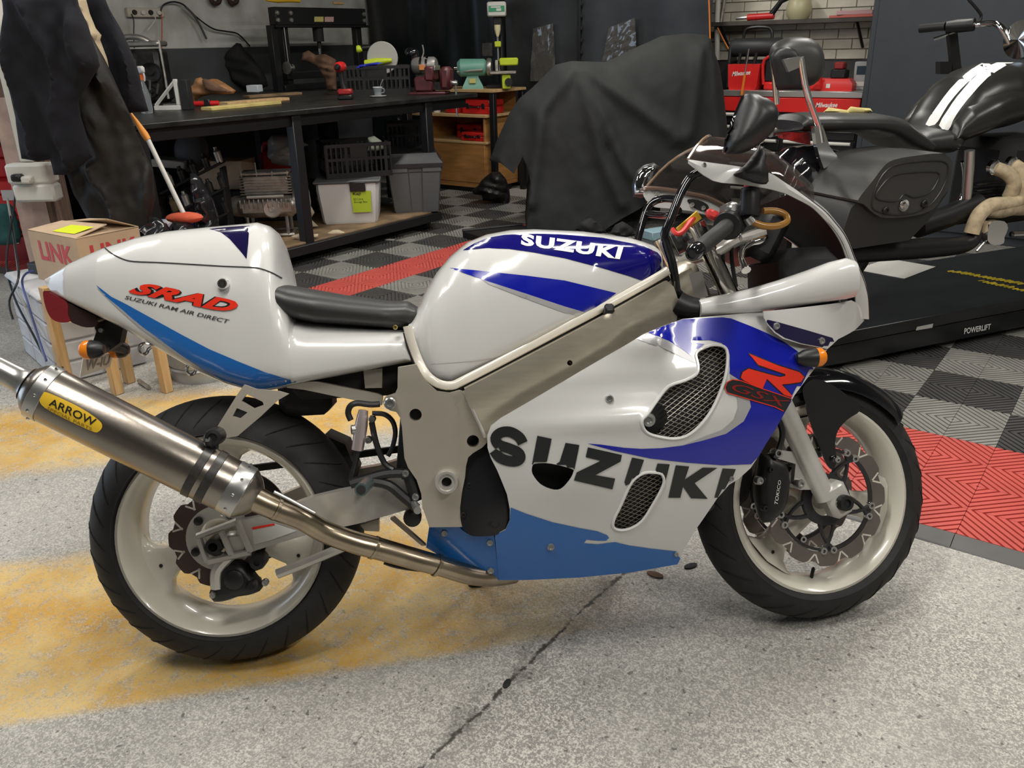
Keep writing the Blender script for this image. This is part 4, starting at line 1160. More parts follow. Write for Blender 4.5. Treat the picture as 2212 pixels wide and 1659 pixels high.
MB().lathe([(0, .01), (.012, .01), (.020, .006), (.020, -.02)], 18, align((0, -1, 0), FB.P(891, 1118, .14))).build('linkage_bush', M_blk, bike)
panel(FB, 'shock_link', ZE([(600, 1130), (625, 1120), (830, 1300), (800, 1300)]), .06, .02, M_frame, bike, (), .02)
panel(FB, 'link_plate', ZE([(410, 1170), (530, 1130), (530, 1210), (440, 1205)]), .10, .02, M_frame, bike, (), .02)
MB().tube([V((.42, 0, .36)), V((.46, 0, .66))], .035, 16).build('shock_absorber', M_blkm, bike)
# side stand on the far side
ss = MB().tube([V((.62, .14, .34)), V((.60, .19, .18)), V((.57, .225, .02))], .012, 10); ss.build('side_stand', M_blk, bike)
_g = BIKE.inverted(); ft = BIKE @ V((.56, .255, -.06)); ft.z = 0.012
MB().tube([V((.57, .225, .02)), _g @ ft], .012, 10).build('stand_foot', M_blk, bike)

# tail light, plate, signals, hooks
panel(FB, 'tail_light', smoothpts(ZT([(305, 765), (350, 770), (430, 810), (480, 850), (485, 930), (500, 975), (440, 985), (370, 960), (325, 880)]), 3, True), lambda x, z: .03 + .03 * min(1, max(0, (x + .36) / .08)), .10, mat('red_lens', (0.20, 0.010, 0.016), 0.12, coat=0.6), bike, (), .012)
panel(FB, 'tail_light_base', smoothpts(ZT([(470, 840), (560, 880), (650, 920), (700, 960), (690, 1010), (620, 1020), (550, 1000), (490, 960)]), 2, True), .05, .10, mat('smoked_brown', (0.03, 0.016, 0.014), .25), bike, (), .014)
pb = panel(FB, 'plate_bracket', ZT([(650, 950), (760, 965), (880, 1030), (860, 1130), (790, 1180), (720, 1210), (650, 1170), (690, 1050)]), .012, .03, M_blkm, bike, (), .016)
bolt(FB, *ZT([(728, 1040)])[0], .014, .006, M_steel, pb)
M_plate = mat('number_plate_white', (0.72, 0.69, 0.60), .4)
q = [FB.P(*ZT([p])[0], a) for p, a in (((575, 1375), .02), ((790, 1300), -.10), ((812, 1205), -.10), ((600, 1225), .02))]
nrm = (q[1] - q[0]).cross(q[3] - q[0]).normalized() * .002
MB().add(q + [p - nrm for p in q], [(0, 1, 2, 3), (7, 6, 5, 4), (0, 4, 5, 1), (1, 5, 6, 2), (2, 6, 7, 3), (3, 7, 4, 0)]).build('number_plate', M_plate, bike, smooth=False)
fn = quadmap(q); nn = nrm if nrm.dot(FB.o - q[0]) > 0 else -nrm
text_on('plate_characters', 'W-IU', [fn(.1, .22), fn(.92, .22), fn(.92, .85), fn(.1, .85)], mat('plate_grey', (0.30, 0.28, 0.24), .5), bike, off=tuple(nn * .6), bold=.02)
def signal(fr, px, py, a, L, parent, tip, flip=1):
    c = fr.P(px, py, a); d = V((tip, 0, 0)).normalized()
    R = Matrix.Translation(c) @ Matrix.Rotation(pi / 2 * (1 if tip > 0 else -1), 4, 'Y')
    b = MB().lathe([(0, -L), (.010, -L * .95), (.018, -L * .6), (.021, -L * .1), (.021, .0)], 18, R).build('signal_body', M_blk, parent)
    MB().lathe([(.021, .0), (.0205, .012), (.014, .020), (0, .022)], 18, R).build('signal_lens', M_org, b)
signal(FB, *ZT([(650, 1180)])[0], .10, .03, bike, -1); signal(FB, *ZT([(850, 1180)])[0], -.10, .025, bike, -1)
MB().tube([FB.P(*ZT([(680, 1180)])[0], .09), FB.P(*ZT([(780, 1160)])[0], 0), FB.P(*ZT([(900, 1190)])[0], -.1)], .008, 8).build('signal_stalk', M_blkm, bike)
for hx, hy in ((1035, 1165), (1375, 1310)):
    L_ = [(hx + 85, hy - 18), (hx + 40, hy - 22), (hx + 0, hy - 32), (hx - 30, hy - 15), (hx - 35, hy + 20), (hx - 15, hy + 45), (hx + 15, hy + 38), (hx + 28, hy + 12), (hx + 48, hy - 4)]
    ptube(FB, 'luggage_hook', [(*ZT([p])[0], .10) for p in L_], .0035, M_chrome, bike, 8)

# ------------------------------------------------------------------ front end (turns with the bars)
def stp(o): o.matrix_local = MST; return o
M_fork = mat('silver_fork_paint', (0.60, 0.59, 0.55), .35, .35, var=.04)
for s in (1, -1):
    f0 = V((1.405, -.100 * s, .30)); d = V((-sin(RAKE), 0, cos(RAKE)))
    b0 = f0 + V((-.035 * 0 - .03, 0, -.015)) * 0 + V((-.02, 0, .0))
    o = MB().tube([b0 + d * .01, b0 + d * .30], [.0235, .0255], 22).build('fork_lower', M_fork, bike); stp(o)
    o = MB().box((0, 0, 0), (.060, .050, .085), Matrix.Translation(f0 + V((.0, 0, .006))) @ Matrix.Rotation(-RAKE, 4, 'Y'), .012).build('axle_clamp', M_fork, bike); stp(o)
    o = MB().tube([b0 + d * .29, b0 + d * .72], .0205, 20).build('fork_tube', mat('fork_chrome', (0.75, 0.72, 0.66), .12, 1), bike); stp(o)
    o = MB().lathe([(.010, .0), (.010, .012), (.017, .012), (.019, .006), (.019, -.02)], 20, align((0, -s, 0), f0 + V((.004, -s * .03, 0)))).build('axle_nut', M_blk, bike); stp(o)
    o = MB().lathe([(0, .006), (.0102, .006)], 16, align((0, -s, 0), f0 + V((.004, -s * .03, 0)))).build('axle_bore', M_blkm, bike); stp(o)
stp(MB().tube([V((1.40, -.13, .30)), V((1.40, .13, .30))], .011, 12).build('front_axle', M_steel, bike))
# mudguard
rings = []
for k in range(23):
    th = radians(162 - (162 + 0) * 0 - k * 124 / 22); R_ = .318; r = []
    fl_ = .075 if 40 < math.degrees(th) < 150 else .066
    for j in range(13):
        t = -1 + 2 * j / 12; y = fl_ * t; rr = R_ - .050 * abs(t) ** 3.2
        r.append((FC.x + rr * cos(th), y, FC.z + rr * sin(th)))
    rings.append(r)
vs = [q for r in rings for q in r]; fs = [(i * 13 + k, i * 13 + k + 1, (i + 1) * 13 + k + 1, (i + 1) * 13 + k) for i in range(len(rings) - 1) for k in range(12)]
mg = stp(MB().add(*shell(vs, fs, lambda p: tuple((V((FC.x, p[1], FC.z)) - V(p)).normalized() * .003))).build('front_mudguard', M_blkg, bike))
MG = smoothpts(ZW([(640, 345), (700, 300), (800, 330), (920, 420), (950, 470), (880, 520), (830, 580), (815, 650), (822, 740), (800, 790), (760, 740), (690, 560), (650, 420)]), 3, True)
o = stp(panel(FS, 'mudguard_side', MG, .078, .004, M_blkg, bike, (), .016)); stp(mirror_of(o))
# calipers, brackets, hoses
cal = smoothpts(ZW([(410, 700), (470, 720), (530, 750), (555, 830), (545, 930), (520, 1010), (470, 1060), (420, 1080), (390, 1000), (380, 880), (395, 780)]), 2, True)
co = stp(blob(FS, 'front_caliper', cal, .088, .030, M_blk, bike, .010, lim=.018)); stp(mirror_of(co))
TCa = bvh_of(co)
stp(text_decal(FS, 'caliper_lettering', 'TOKICO', ZW([(500, 985), (520, 850), (505, 845), (483, 975)]), TCa, M_whp, bike, .0012))
for px, py, r_ in ((*ZW([(460, 790)])[0], .007), (*ZW([(430, 1000)])[0], .007), (*ZW([(400, 850)])[0], .010)): stp(bolt(FS, px, py, .114, r_, M_steel if r_ > .008 else M_blk, bike, .008))
for px, py in ZW([(495, 700), (618, 865)]): stp(bolt(FS, px, py, .105, .011, M_steel, bike, .012))
stp(panel(FS, 'caliper_mount', ZW([(480, 680), (640, 700), (700, 900), (620, 900), (590, 870), (600, 760), (500, 730)]), .098, .015, M_fork, bike, (), .014))
stp(ptube(FS, 'front_brake_hose', [(1672, 990, .11), (1684, 965, .11), (1690, 935, .11), (1680, 900, .105)], .007, M_blk, bike, 8))
for px, py in ZW([(820, 735)]): stp(bolt(FS, px, py, .084, .009, M_chrome, bike, .008))
stp(MB().lathe([(.003, 0), (.0045, .01), (.0045, .03), (.002, .034)], 8, align((.3, 0, 1), FC + V((-.02, -.02, -.205)))).build('tyre_valve', M_blk, bike))
# yokes, clip-ons, controls
ctr = V((1.118, 0, .88))
stp(MB().box((0, 0, 0), (.09, .24, .025), Matrix.Translation(V((1.16, 0, .905))) @ Matrix.Rotation(-RAKE, 4, 'Y'), .008).build('top_yoke', M_alu2, bike))
stp(MB().box((0, 0, 0), (.09, .24, .03), Matrix.Translation(V((1.225, 0, .735))) @ Matrix.Rotation(-RAKE, 4, 'Y'), .008).build('lower_yoke', M_alu2, bike))
gx0, gx1 = FS.P(1573, 487, .185), FS.P(1500, 545, .325)
for s in (1, -1):
    f = (lambda p: V((p.x, p.y * s, p.z)))
    d = (gx1 - gx0)
    stp(MB().tube([f(gx0 - d * .35), f(gx0 + d * .2)], .011, 12).build('clip_on_bar', M_blk, bike))
    stp(MB().tube([f(gx0), f(gx0 + d * .05), f(gx0 + d * .9)], [.021, .0175, .0165], 18).build('hand_grip', mat('grip_rubber', (0.02, 0.02, 0.02), .6), bike))
    stp(MB().lathe([(0, .012), (.008, .012), (.009, .016), (.014, .014), (.017, .0), (.017, -.012), (.013, -.014)], 18, align(f(d), f(gx1))).build('bar_end', M_blkg, bike))
    stp(MB().lathe([(.030, -.008), (.032, .0), (.030, .010), (.018, .012)], 22, align(f(d), f(gx0))).build('grip_flange', M_blk, bike))
    stp(MB().box((0, 0, 0), (.05, .055, .05), align(f(d), f(gx0 - d * .18)), .012).build('switch_housing', M_blk, bike))
lev = [(1600, 470, .20), (1628, 500, .215), (1640, 515, .225), (1615, 530, .245), (1602, 545, .265), (1605, 572, .295), (1611, 585, .315)]
stp(ptube(FS, 'brake_lever', [(1650, 512, .20), (1640, 520, .215), (1622, 526, .23), (1606, 538, .25), (1602, 556, .275), (1608, 574, .30), (1612, 584, .31)], [.010, .010, .008, .0075, .007, .0075, .010], M_chrome, bike, 10))
stp(ptube(FS, 'lever_perch', [(1600, 515, .20), (1625, 508, .20), (1650, 500, .20)], [.008, .012, .012], M_alu2, bike, 8))
c = FS.P(1620, 437, .20); stp(MB().lathe([(0, -.030), (.020, -.030), (.0215, -.026), (.0215, .024), (.019, .026), (.019, .03), (0, .031)], 22, align((.1, 0, 1), c)).build('fluid_reservoir', M_blk, bike))
stp(MB().lathe([(0, .050), (.014, .050), (.015, .031), (.0, .031)], 16, align((.1, 0, 1), c)).build('reservoir_cap', M_red, bike))
stp(ptube(FS, 'fluid_hose', [(1622, 478, .205), (1650, 488, .21), (1680, 488, .212), (1700, 478, .21), (1696, 464, .205), (1675, 456, .20), (1648, 456, .198)], .0075, mat('amber_hose', (0.42, 0.20, 0.035), .25, trans=.25), bike, 10))
stp(ptube(FS, 'hose_clip', [(1615, 470, .206), (1624, 482, .206)], .011, M_steel, bike, 10, 1))
stp(MB().box((0, 0, 0), (.05, .04, .03), align((.3, 0, 1), FS.P(1580, 455, .16)), .008).build('lever_adjuster', M_steel, bike))
stp(MB().box((0, 0, 0), (.045, .03, .02), align((.5, -.3, 1), FS.P(1540, 465, .14)), .006).build('kill_switch', M_red, bike))
stp(ptube(FS, 'ignition_tag', [(1452, 495, .10), (1462, 505, .11), (1475, 500, .11), (1490, 480, .10), (1500, 470, .09)], .006, M_red, bike, 8))
stp(MB().box((0, 0, 0), (.06, .004, .022), align((0, -.4, 1), FS.P(1488, 482, .09)) @ Matrix.Rotation(-.7, 4, 'Y'), .001).build('key_fob', M_yel, bike))
# instrument pod and fairing stay seen inside the cockpit
MB().box((0, 0, 0), (.07, .22, .12), Matrix.Translation((1.27, 0, .93)) @ Matrix.Rotation(.5, 4, 'Y'), .02).build('instrument_pod', M_blk, bike)
MB().box((1.36, 0, .80), (.14, .26, .20), None, .03).build('headlight_housing', M_blkm, bike)
stay = [(1512, 372, .16), (1490, 385, .165), (1470, 418, .17), (1450, 470, .175), (1436, 505, .175), (1440, 530, .17), (1450, 560, .165), (1458, 600, .16), (1462, 628, .155), (1474, 640, .15)]
ptube(FB, 'fairing_stay', stay, .0095, M_blkg, bike, 12)
ptube(FB, 'fairing_stay', [(1375, 530, -.10), (1385, 490, -.12), (1396, 455, -.13), (1410, 437, -.13), (1435, 429, -.12), (1470, 432, -.10)], .0095, M_blkg, bike, 12)
ptube(FB, 'stay_crossbar', [(1400, 462, -.12), (1440, 465, -.02), (1465, 455, .12)], .009, M_blkg, bike, 12)
for L_ in ([(1530, 560, .08), (1550, 600, .08), (1558, 650, .09)], [(1560, 540, .1), (1565, 600, .1), (1575, 650, .1)], [(1600, 480, .1), (1580, 540, .1), (1590, 620, .1)], [(1500, 520, .02), (1540, 560, .0), (1560, 620, .02)]):
    ptube(FB, 'control_cable', L_, .005, M_blk, bike, 8)
MB().add(*(lambda q: (q, [(0, 1, 2, 3)]))([FB.P(*p, .118) for p in ((1488, 592), (1516, 584), (1530, 640), (1502, 646))])).build('vin_plate', mat('dark_plate', (0.12, 0.11, 0.10), .5), bike, smooth=False)
# mirrors
ZM = lambda L: zz(1540, 0, .3038, L)
mo = blob(FB, 'mirror', smoothpts(ZM([(78, 1085), (92, 1000), (150, 830), (205, 700), (240, 666), (320, 680), (400, 720), (448, 780), (458, 850), (430, 930), (350, 1010), (250, 1075), (140, 1102)]), 2, True), .27, .050, M_blk, bike, .010)
blob(FB, 'mirror_glass_edge', ZM([(70, 1085), (85, 990), (145, 820), (200, 690), (225, 672), (205, 720), (150, 850), (100, 1000), (88, 1090)]), .275, .02, M_blkg, mo, .008)
blob(FB, 'mirror_stalk', smoothpts(ZM([(145, 1240), (220, 1180), (290, 1090), (330, 1030), (350, 1005), (370, 1080), (385, 1180), (396, 1290), (350, 1312), (260, 1290), (180, 1262)]), 2, True), .225, .022, M_blk, mo, .010)
ml = blob(FB, 'mirror', [(1367, 424), (1365, 400), (1374, 370), (1390, 357), (1412, 351), (1424, 360), (1412, 392), (1402, 424), (1384, 428)], -.30, .03, M_blk, bike, .012)
blob(FB, 'mirror_glass', [(1371, 420), (1370, 400), (1378, 374), (1392, 362), (1408, 358), (1416, 363), (1406, 392), (1398, 420)], -.275, .008, mat('mirror_glass', (0.5, 0.52, 0.55), .05, 1.0), ml, .012)
bolt(FB, 1520, 356, .192, .005, M_steel, bike)
# front signal
signal(FB, 1762, 772, .20, .045, bike, 1)
# ------------------------------------------------------------------ background helpers
def col(px, X, z):
    """floor-plan point on the plane x = X at height z that falls on picture column px"""
    A = ray(px, 0); B = ray(px, 1) - A; cx, cz = X - CAM.x, z - CAM.z
    py = (cz * A.x - cx * A.z) / (cx * B.z - cz * B.x)
    return G(px, py, z)
def coly(px, Y, z):
    A = ray(px, 0); B = ray(px, 1) - A; cy, cz = Y - CAM.y, z - CAM.z
    py = (cz * A.y - cy * A.z) / (cy * B.z - cz * B.y)
    return G(px, py, z)
def mpp(P): return (V(P) - CAM).dot(CF) / F_PX
def framed(name, label, cat, fr, group=None):
    t = thing(name, label, cat, group=group); t.matrix_world = fr.M; return t
def pillow(fr, name, out, af, m, parent, step=0.03, smooth=60, back=1.0):
    c = [(q.x, q.z) for q in (fr.P(p[0], p[1], 0.0) for p in out)]
    vs, fs = fill2d(c, (), step)
    P = [V((x, -af(x, z), z)) for x, z in vs]
    vv, ff = shell(P, fs, lambda p: (0, -p[1] * (1 + back) if p[1] < 0 else .004, 0))
    return MB().add(vv, ff).build(name, m, parent, smooth)
def edge_dist(fr, out):
    c = [(q.x, q.z) for q in (fr.P(p[0], p[1], 0.0) for p in out)]
    def fn(x, z):
        d = 9
        for i in range(len(c)):
            ax_, az = c[i - 1]; bx_, bz = c[i]; L = (bx_ - ax_) ** 2 + (bz - az) ** 2 + 1e-9
            t = min(1, max(0, ((x - ax_) * (bx_ - ax_) + (z - az) * (bz - az)) / L))
            d = min(d, math.hypot(x - ax_ - t * (bx_ - ax_), z - az - t * (bz - az)))
        return d
    return fn
def lump(name, label, cat, P, out, depth, m, crumple=0.3, step=0.02, freq=28, group=None, part='body'):
    """soft irregular thing with a traced outline and real thickness"""
    fr = facing(P); t = framed(name, label, cat, fr, group); ed = edge_dist(fr, out); ph = random.uniform(0, 6)
    def af(x, z):
        d = min(1, ed(x, z) / depth); b = depth * sqrt(max(0, 1 - (1 - d) ** 2))
        return b * (1 + crumple * (sin(x * freq + ph + 5 * sin(z * freq * .6)) * sin(z * freq * 1.3 + ph * 2) )) + .001
    pillow(fr, part, out, af, m, t, step)
    return t, fr
def cab(name, P0, P1, parent, m, bev=.006, nm='body'):
    c = [(a + b) / 2 for a, b in zip(P0, P1)]; s = [abs(b - a) for a, b in zip(P0, P1)]
    return MB().box(c, s, None, bev).build(nm, m, parent)

M_bench = mat('black_bench_steel', (0.020, 0.020, 0.019), .38, .3, var=.5, vscale=9, bump=.05)
M_wood = mat('orange_ply', (0.42, 0.20, 0.06), .5, var=.18, vscale=4, stretch=(1, 1, 8))
M_pine = mat('pine', (0.55, 0.36, 0.17), .55, var=.15, vscale=5, stretch=(1, 8, 1))
M_board = mat('shelf_board', (0.20, 0.13, 0.07), .7, var=.35, vscale=6)
M_card = mat('cardboard', (0.52, 0.38, 0.25), .8, var=.06)
M_pbag = mat('clear_plastic_bag', (0.45, 0.45, 0.45), .25, trans=.35)
M_bbag = mat('black_bin_bag', (0.012, 0.012, 0.014), .18)
M_leath = mat('tan_leather', (0.30, 0.14, 0.05), .6, var=.35, vscale=14)
M_brown = mat('brown_suede', (0.14, 0.075, 0.045), .85, var=.3, vscale=12)
M_navyc = mat('navy_cloth', (0.0032, 0.0035, 0.0075), .95, var=.2, vscale=10)
M_wax = mat('waxed_brown_cloth', (0.009, 0.007, 0.0055), .6, var=.5, vscale=14)
M_cream = mat('cream_lining', (0.42, 0.34, 0.22), .8)
M_offw = mat('off_white_plastic', (0.66, 0.65, 0.60), .4)
M_dirty = mat('grimy_black_metal', (0.03, 0.028, 0.026), .45, .5, var=.5, vscale=25)
M_cast = mat('cast_alloy', (0.45, 0.43, 0.39), .38, .8, var=.2, vscale=25)
M_grey = mat('grey_tote_plastic', (0.105, 0.11, 0.115), .45)
M_tred = mat('tool_red', (0.62, 0.02, 0.018), .35)

BZ = 0.985
# ------------------------------------------------------------------ work benches
def bench(label, x0, x1, y0, y1, ys, shelf):
    O = V((x1, (y0 + y1) / 2, 0)); t = thing('work_bench', label, 'bench', O)
    def L_(x, y, z): return (x - O.x, y - O.y, z)
    cab('', L_(x0, y0, BZ - .03), L_(x1, y1, BZ), t, M_bench, .004, 'bench_top')
    for y in ys:
        for x in (x1 - .05, x0 + .08): cab('', L_(x - .035, y - .035, .085), L_(x + .035, y + .035, BZ - .03), t, M_blk, .004, 'leg')
    cab('', L_(x0 + .05, y0 + .05, BZ - .10), L_(x1 - .04, y1 - .10, BZ - .03), t, M_blk, .004, 'apron')
    if shelf:
        cab('', L_(x0 + .05, y0 + .05, .12), L_(x1 - .02, ys[-1] + .02, .155), t, M_board, .003, 'lower_shelf')
        cab('', L_(x1 - .04, y0 + .02, .085), L_(x1 + .02, ys[-1] + .04, .145), t, M_blk, .003, 'shelf_rail')
    for x in (x1 - .08, x0 + .1):
        for y in (ys[0] + .05, ys[-1] - .05):
            p = L_(x, y, .0585); MB().lathe([(0, .016), (.034, .016), (.042, .008), (.042, -.008), (.034, -.016), (0, -.016)], 18, align((0, 1, 0), p)).box((p[0], p[1], p[2] + .035), (.05, .05, .03)).build('castor', M_blk, t)
bench('long black steel work bench on castors with coffee cup and vice on it', -5.30, -4.13, -.62, 2.36, (-.50, .56, 1.80), True)
bench('black steel bench against the painted wall carrying the press and stripped engine', -6.62, -5.32, -.62, 3.0, (-.50, 1.2, 2.85), False)

# ------------------------------------------------------------------ things on the bench
# stripped cylinder head / gearbox lump
e = thing('engine_part', 'oily dark stripped engine with bare gears and pulleys on the bench end', 'engine', col(328, -6.0, BZ), YAW)
e.scale = (1.45, 1.45, 1.35)
mb = MB().box((0, 0, .14), (.20, .16, .28), None, .02).build('crankcase', M_dirty, e)
for x, y, z, r in ((.06, -.085, .16, .05), (-.05, -.085, .21, .038), (-.06, -.085, .10, .045), (.045, -.085, .06, .03)):
    MB().lathe([(0, .016), (r * .3, .016), (r * .35, .006), (r * .8, .006), (r, .012), (r, -.01)], 20, align((0, -1, 0), (x, y, z))).build('pulley', random.choice((M_dirty, M_steel)), e)
MB().tube(smoothpts([(-.12, -.04, .30), (-.06, -.05, .34), (.02, -.05, .335), (.07, -.04, .30)], 4), .016, 10).build('cover', M_cast, e)
MB().box((.03, 0, .305), (.16, .13, .03), None, .008).build('head_plate', M_cast, e)
MB().tube([(.11, -.05, .32), (.115, -.06, .02)], .007, 8).build('stay_rod', M_cast, e)
for k in range(5): MB().tube([(-.09 + .04 * k, -.09, .02 + .03 * (k % 3)), (-.07 + .04 * k, -.10, .10 + .02 * (k % 2))], .006, 6).build('stud', M_steel, e)
# bottle
p = col(318, -4.88, BZ)
e = thing('spray_bottle', 'clear spray bottle with orange collar and white trigger beside the dark jacket', 'bottle', p)
MB().lathe([(0, .001), (.033, .001), (.036, .01), (.036, .09), (.03, .13), (.015, .19), (.013, .205)], 20).build('bottle_body', mat('clear_pet', (0.75, 0.8, 0.85), .08, trans=.85), e)
MB().lathe([(.0165, .195), (.0165, .23), (.0, .231)], 16).build('collar', mat('orange_cap', (0.75, 0.16, 0.03), .4), e)
MB().box((.012, 0, .255), (.07, .025, .045), None, .01).build('trigger_head', M_offw, e)
MB().tube([(.035, 0, .245), (.042, 0, .215), (.034, 0, .19)], .005, 6).build('trigger', M_offw, e)
# steel angle bracket
p = col(368, -4.99, BZ); e = thing('angle_bracket', 'pale perforated steel angle bracket with a diagonal brace standing on the bench', 'bracket', p, YAW)
cab('', (-.10, -.012, 0), (.075, .012, .03), e, M_offw, .003, 'foot_bar'); cab('', (.05, -.012, .03), (.075, .012, .19), e, M_offw, .003, 'upright')
MB().tube([(-.09, 0, .03), (.06, 0, .18)], .011, 4).build('brace', M_offw, e)
cab('', (.085, -.02, 0), (.14, .06, .185), e, M_blkm, .004, 'backing_block')
# leather tool rolls
P = col(455, -5.2, BZ + .05)
lump('tool_roll', 'open tan leather tool roll lying on the bench with rolled end', 'tool roll', P, zz(260, 0, .15675, [(1000, 1170), (1040, 1080), (1110, 1065), (1150, 1110), (1260, 1085), (1340, 1090), (1430, 1140), (1520, 1200), (1590, 1250), (1560, 1290), (1400, 1300), (1250, 1300), (1120, 1330), (1050, 1380), (1060, 1490), (980, 1495), (940, 1350), (950, 1200)]), .05, M_leath, .25, .012)
lump('leather_pouch', 'dark brown mouth of a leather pouch resting on the tan tool roll', 'pouch', P + _hf * -.07, zz(260, 0, .15675, [(1125, 1110), (1160, 1080), (1260, 1120), (1380, 1190), (1560, 1270), (1420, 1275), (1280, 1270), (1190, 1240), (1150, 1180)]), .02, M_brown, .2, .01)
e = thing('pry_tool', 'red plastic tool handle lying beside the leather roll', 'tool', col(450, -4.98, BZ), YAW)
MB().tube([(-.09, 0, .024), (.075, 0, .024)], .017, 12).build('grip', M_tred, e); MB().box((.0, 0, .028), (.04, .045, .05), None, .006).build('collar', M_blk, e); MB().tube([(-.30, 0, .02), (-.09, 0, .024)], .008, 8).build('shaft', M_steel, e)
for i, (px, X, ln, w, m_, lb) in enumerate(((525, -4.72, .62, .10, mat('yellow_pine', (0.55, 0.44, 0.16), .6, var=.2), 'yellow edged timber offcut lying nearest the bench edge'), (550, -5.05, .55, .12, M_pine, 'pale pine board lying flat behind the yellow offcut'), (590, -5.6, .5, .10, M_board, 'weathered brown board lying behind the pine board'))):
    e = MB().box((0, 0, .011), (w, ln, .022), None, .003).build('timber_offcut', m_); e.location = col(px, X, BZ); e.rotation_euler = (0, 0, .12 - .1 * i); tag(e, lb, 'timber')
e = thing('paper_box', 'small pale blue and white carton tilted on the bench', 'box', col(552, -5.85, BZ), .5)
cab('', (-.05, -.05, .03), (.05, .05, .085), e, mat('pale_blue_card', (0.62, 0.68, 0.72), .6), .004, 'carton'); cab('', (-.055, -.06, 0), (.055, .06, .03), e, M_blkm, .004, 'tray')
# cloth hung on the wall: black backpack
P = V((WX + .05, col(505, WX, 1.2).y, 1.2))
lump('hanging_backpack', 'black cloth bag hanging from a hook on the grey wall', 'bag', P, zz(260, 0, .15675, [(1600, 590), (1660, 600), (1720, 700), (1800, 760), (1900, 900), (1980, 1000), (2040, 1180), (1950, 1220), (1700, 1210), (1540, 1120), (1480, 980), (1420, 1040), (1350, 1000), (1360, 880), (1410, 780), (1500, 680)]), .05, M_blkm, .3, .025, 16)
# power strip and cables on the wall
def onwall(px, py): return atx(px, py, WX + .012)
e = thing('power_board', 'cream four gang power outlet board on the white wall', 'power outlet')
a_, b_ = onwall(270, 16), onwall(352, 38); e.location = (a_ + b_) / 2
cab('', (-.012, -(b_.y - a_.y) / 2, -(a_.z - b_.z) / 2), (.03, (b_.y - a_.y) / 2, (a_.z - b_.z) / 2), e, mat('cream_plastic', (0.55, 0.50, 0.42), .5), .006, 'plate')
for k in range(4): MB().lathe([(0, .045), (.018, .045), (.022, .03), (.022, 0)], 14, align((1, 0, 0), (0.0, -.11 + .075 * k, 0))).build('plug', (M_blk, M_offw, M_blk, M_offw)[k], e)
def wall_cable(lb, pts, r, m, off=.03):
    P = smoothpts([atx(x, y, WX + off) for x, y in pts], 4); o = MB().tube(P, r, 8).build('cable', m); return tag(o, lb, 'cable')
wall_cable('black cable hanging straight down from the first socket of the outlet board', [(284, 30), (289, 45), (289, 75), (290, 104)], .005, M_blk, .06)
wall_cable('thick black cable looping across the white wall above the bench', [(345, 35), (352, 12), (372, 4), (392, 8), (405, 18), (428, 40), (460, 62), (490, 68), (515, 74), (540, 100)], .007, M_blk, .05)
wall_cable('grey hose end drooping from the cable loop on the white wall', [(400, 14), (418, 32), (432, 55), (446, 84)], .010, mat('grey_hose', (.08, .08, .085), .5), .07)
wall_cable('red lead hanging from the outlet board', [(349, 30), (350, 60), (349, 104)], .004, M_red, .07)
wall_cable('white lead dangling below the outlet board', [(330, 32), (336, 40), (330, 52), (318, 66)], .004, M_offw, .07)
for i, (px, n) in enumerate(((462, 1), (500, 2))):
    c = atx(px, -4, WX + .03); o = MB().lathe([(.045, .0), (.065, .012), (.065, .03), (.045, .04), (.03, .03), (.03, .01)], 20, align((1, 0, 0), c), closed=True).build('rubber_belt', mat('perished_rubber', (0.05, 0.022, 0.018), .7)); tag(o, 'brown rubber drive belt coil hung on the white wall', 'belt', 'brown belt coils hung high on the wall')

# hydraulic press behind the bench
PX = -6.30
e = thing('hydraulic_press', 'black steel hydraulic shop press with bolted beam and silver ram', 'press', V((PX, 0, 0)))
a_ = atx(585, 15, PX); b_ = atx(785, 55, PX); yl, yr = a_.y, b_.y; zt, zb = a_.z, b_.z
cab('', (-.05, yl, zb), (.05, yr, zt), e, M_blkg if False else M_blk, .006, 'top_beam')
cab('', (-.07, yl - .02, zb - .02), (.07, yr + .02, zb + .0), e, M_blk, .004, 'beam_flange')
for y in (yl + .10, yr - .10, yl - .02):
    cab('', (-.035, y - .035, BZ), (.035, y + .035, zb), e, M_blk, .004, 'column')
zc_ = atx(650, 155, PX).z
cab('', (-.06, yl + .05, zc_ - .06), (.06, yr - .05, zc_), e, M_blk, .004, 'press_bed'); cab('', (-.07, yl, BZ), (.07, yr, BZ + .05), e, M_blk, .004, 'base_beam')
ry = atx(688, 80, PX).y
MB().lathe([(0, 0), (.05, 0), (.05, -.14), (.02, -.14), (.02, -.20), (0, -.20)], 20, Matrix.Translation((0, ry, zb))).build('jack_body', M_blkm, e)
MB().lathe([(0, -.20), (.016, -.20), (.016, -.25), (0, -.25)], 16, Matrix.Translation((0, ry, zb))).build('ram', M_chrome, e)
for y, z in ((yl + .02, zt - .05), (yl + .02, zb + .04), (yl + .17, zt - .05), (yl + .17, zb + .04), (yr - .03, zb + .04), (yr - .03, zt - .05)):
    MB().lathe([(0, .016), (.016, .014), (.022, .004), (.022, 0)], 12, align((1, 0, 0), (.05, y, z))).build('beam_bolt', M_cast, e)
q = [atx(679, 36, PX + .052) - V((PX, 0, 0)), atx(699, 36, PX + .052) - V((PX, 0, 0)), atx(699, 47, PX + .052) - V((PX, 0, 0)), atx(679, 47, PX + .052) - V((PX, 0, 0))]
MB().add(q, [(0, 1, 2, 3)]).build('yellow_label', mat('label_yellow', (0.55, 0.5, 0.15), .5), e, smooth=False)
q = [p + V((0, .125, 0)) for p in q]; MB().add(q, [(0, 1, 2, 3)]).build('red_label', mat('label_pink', (0.55, 0.35, 0.33), .5), e, smooth=False)
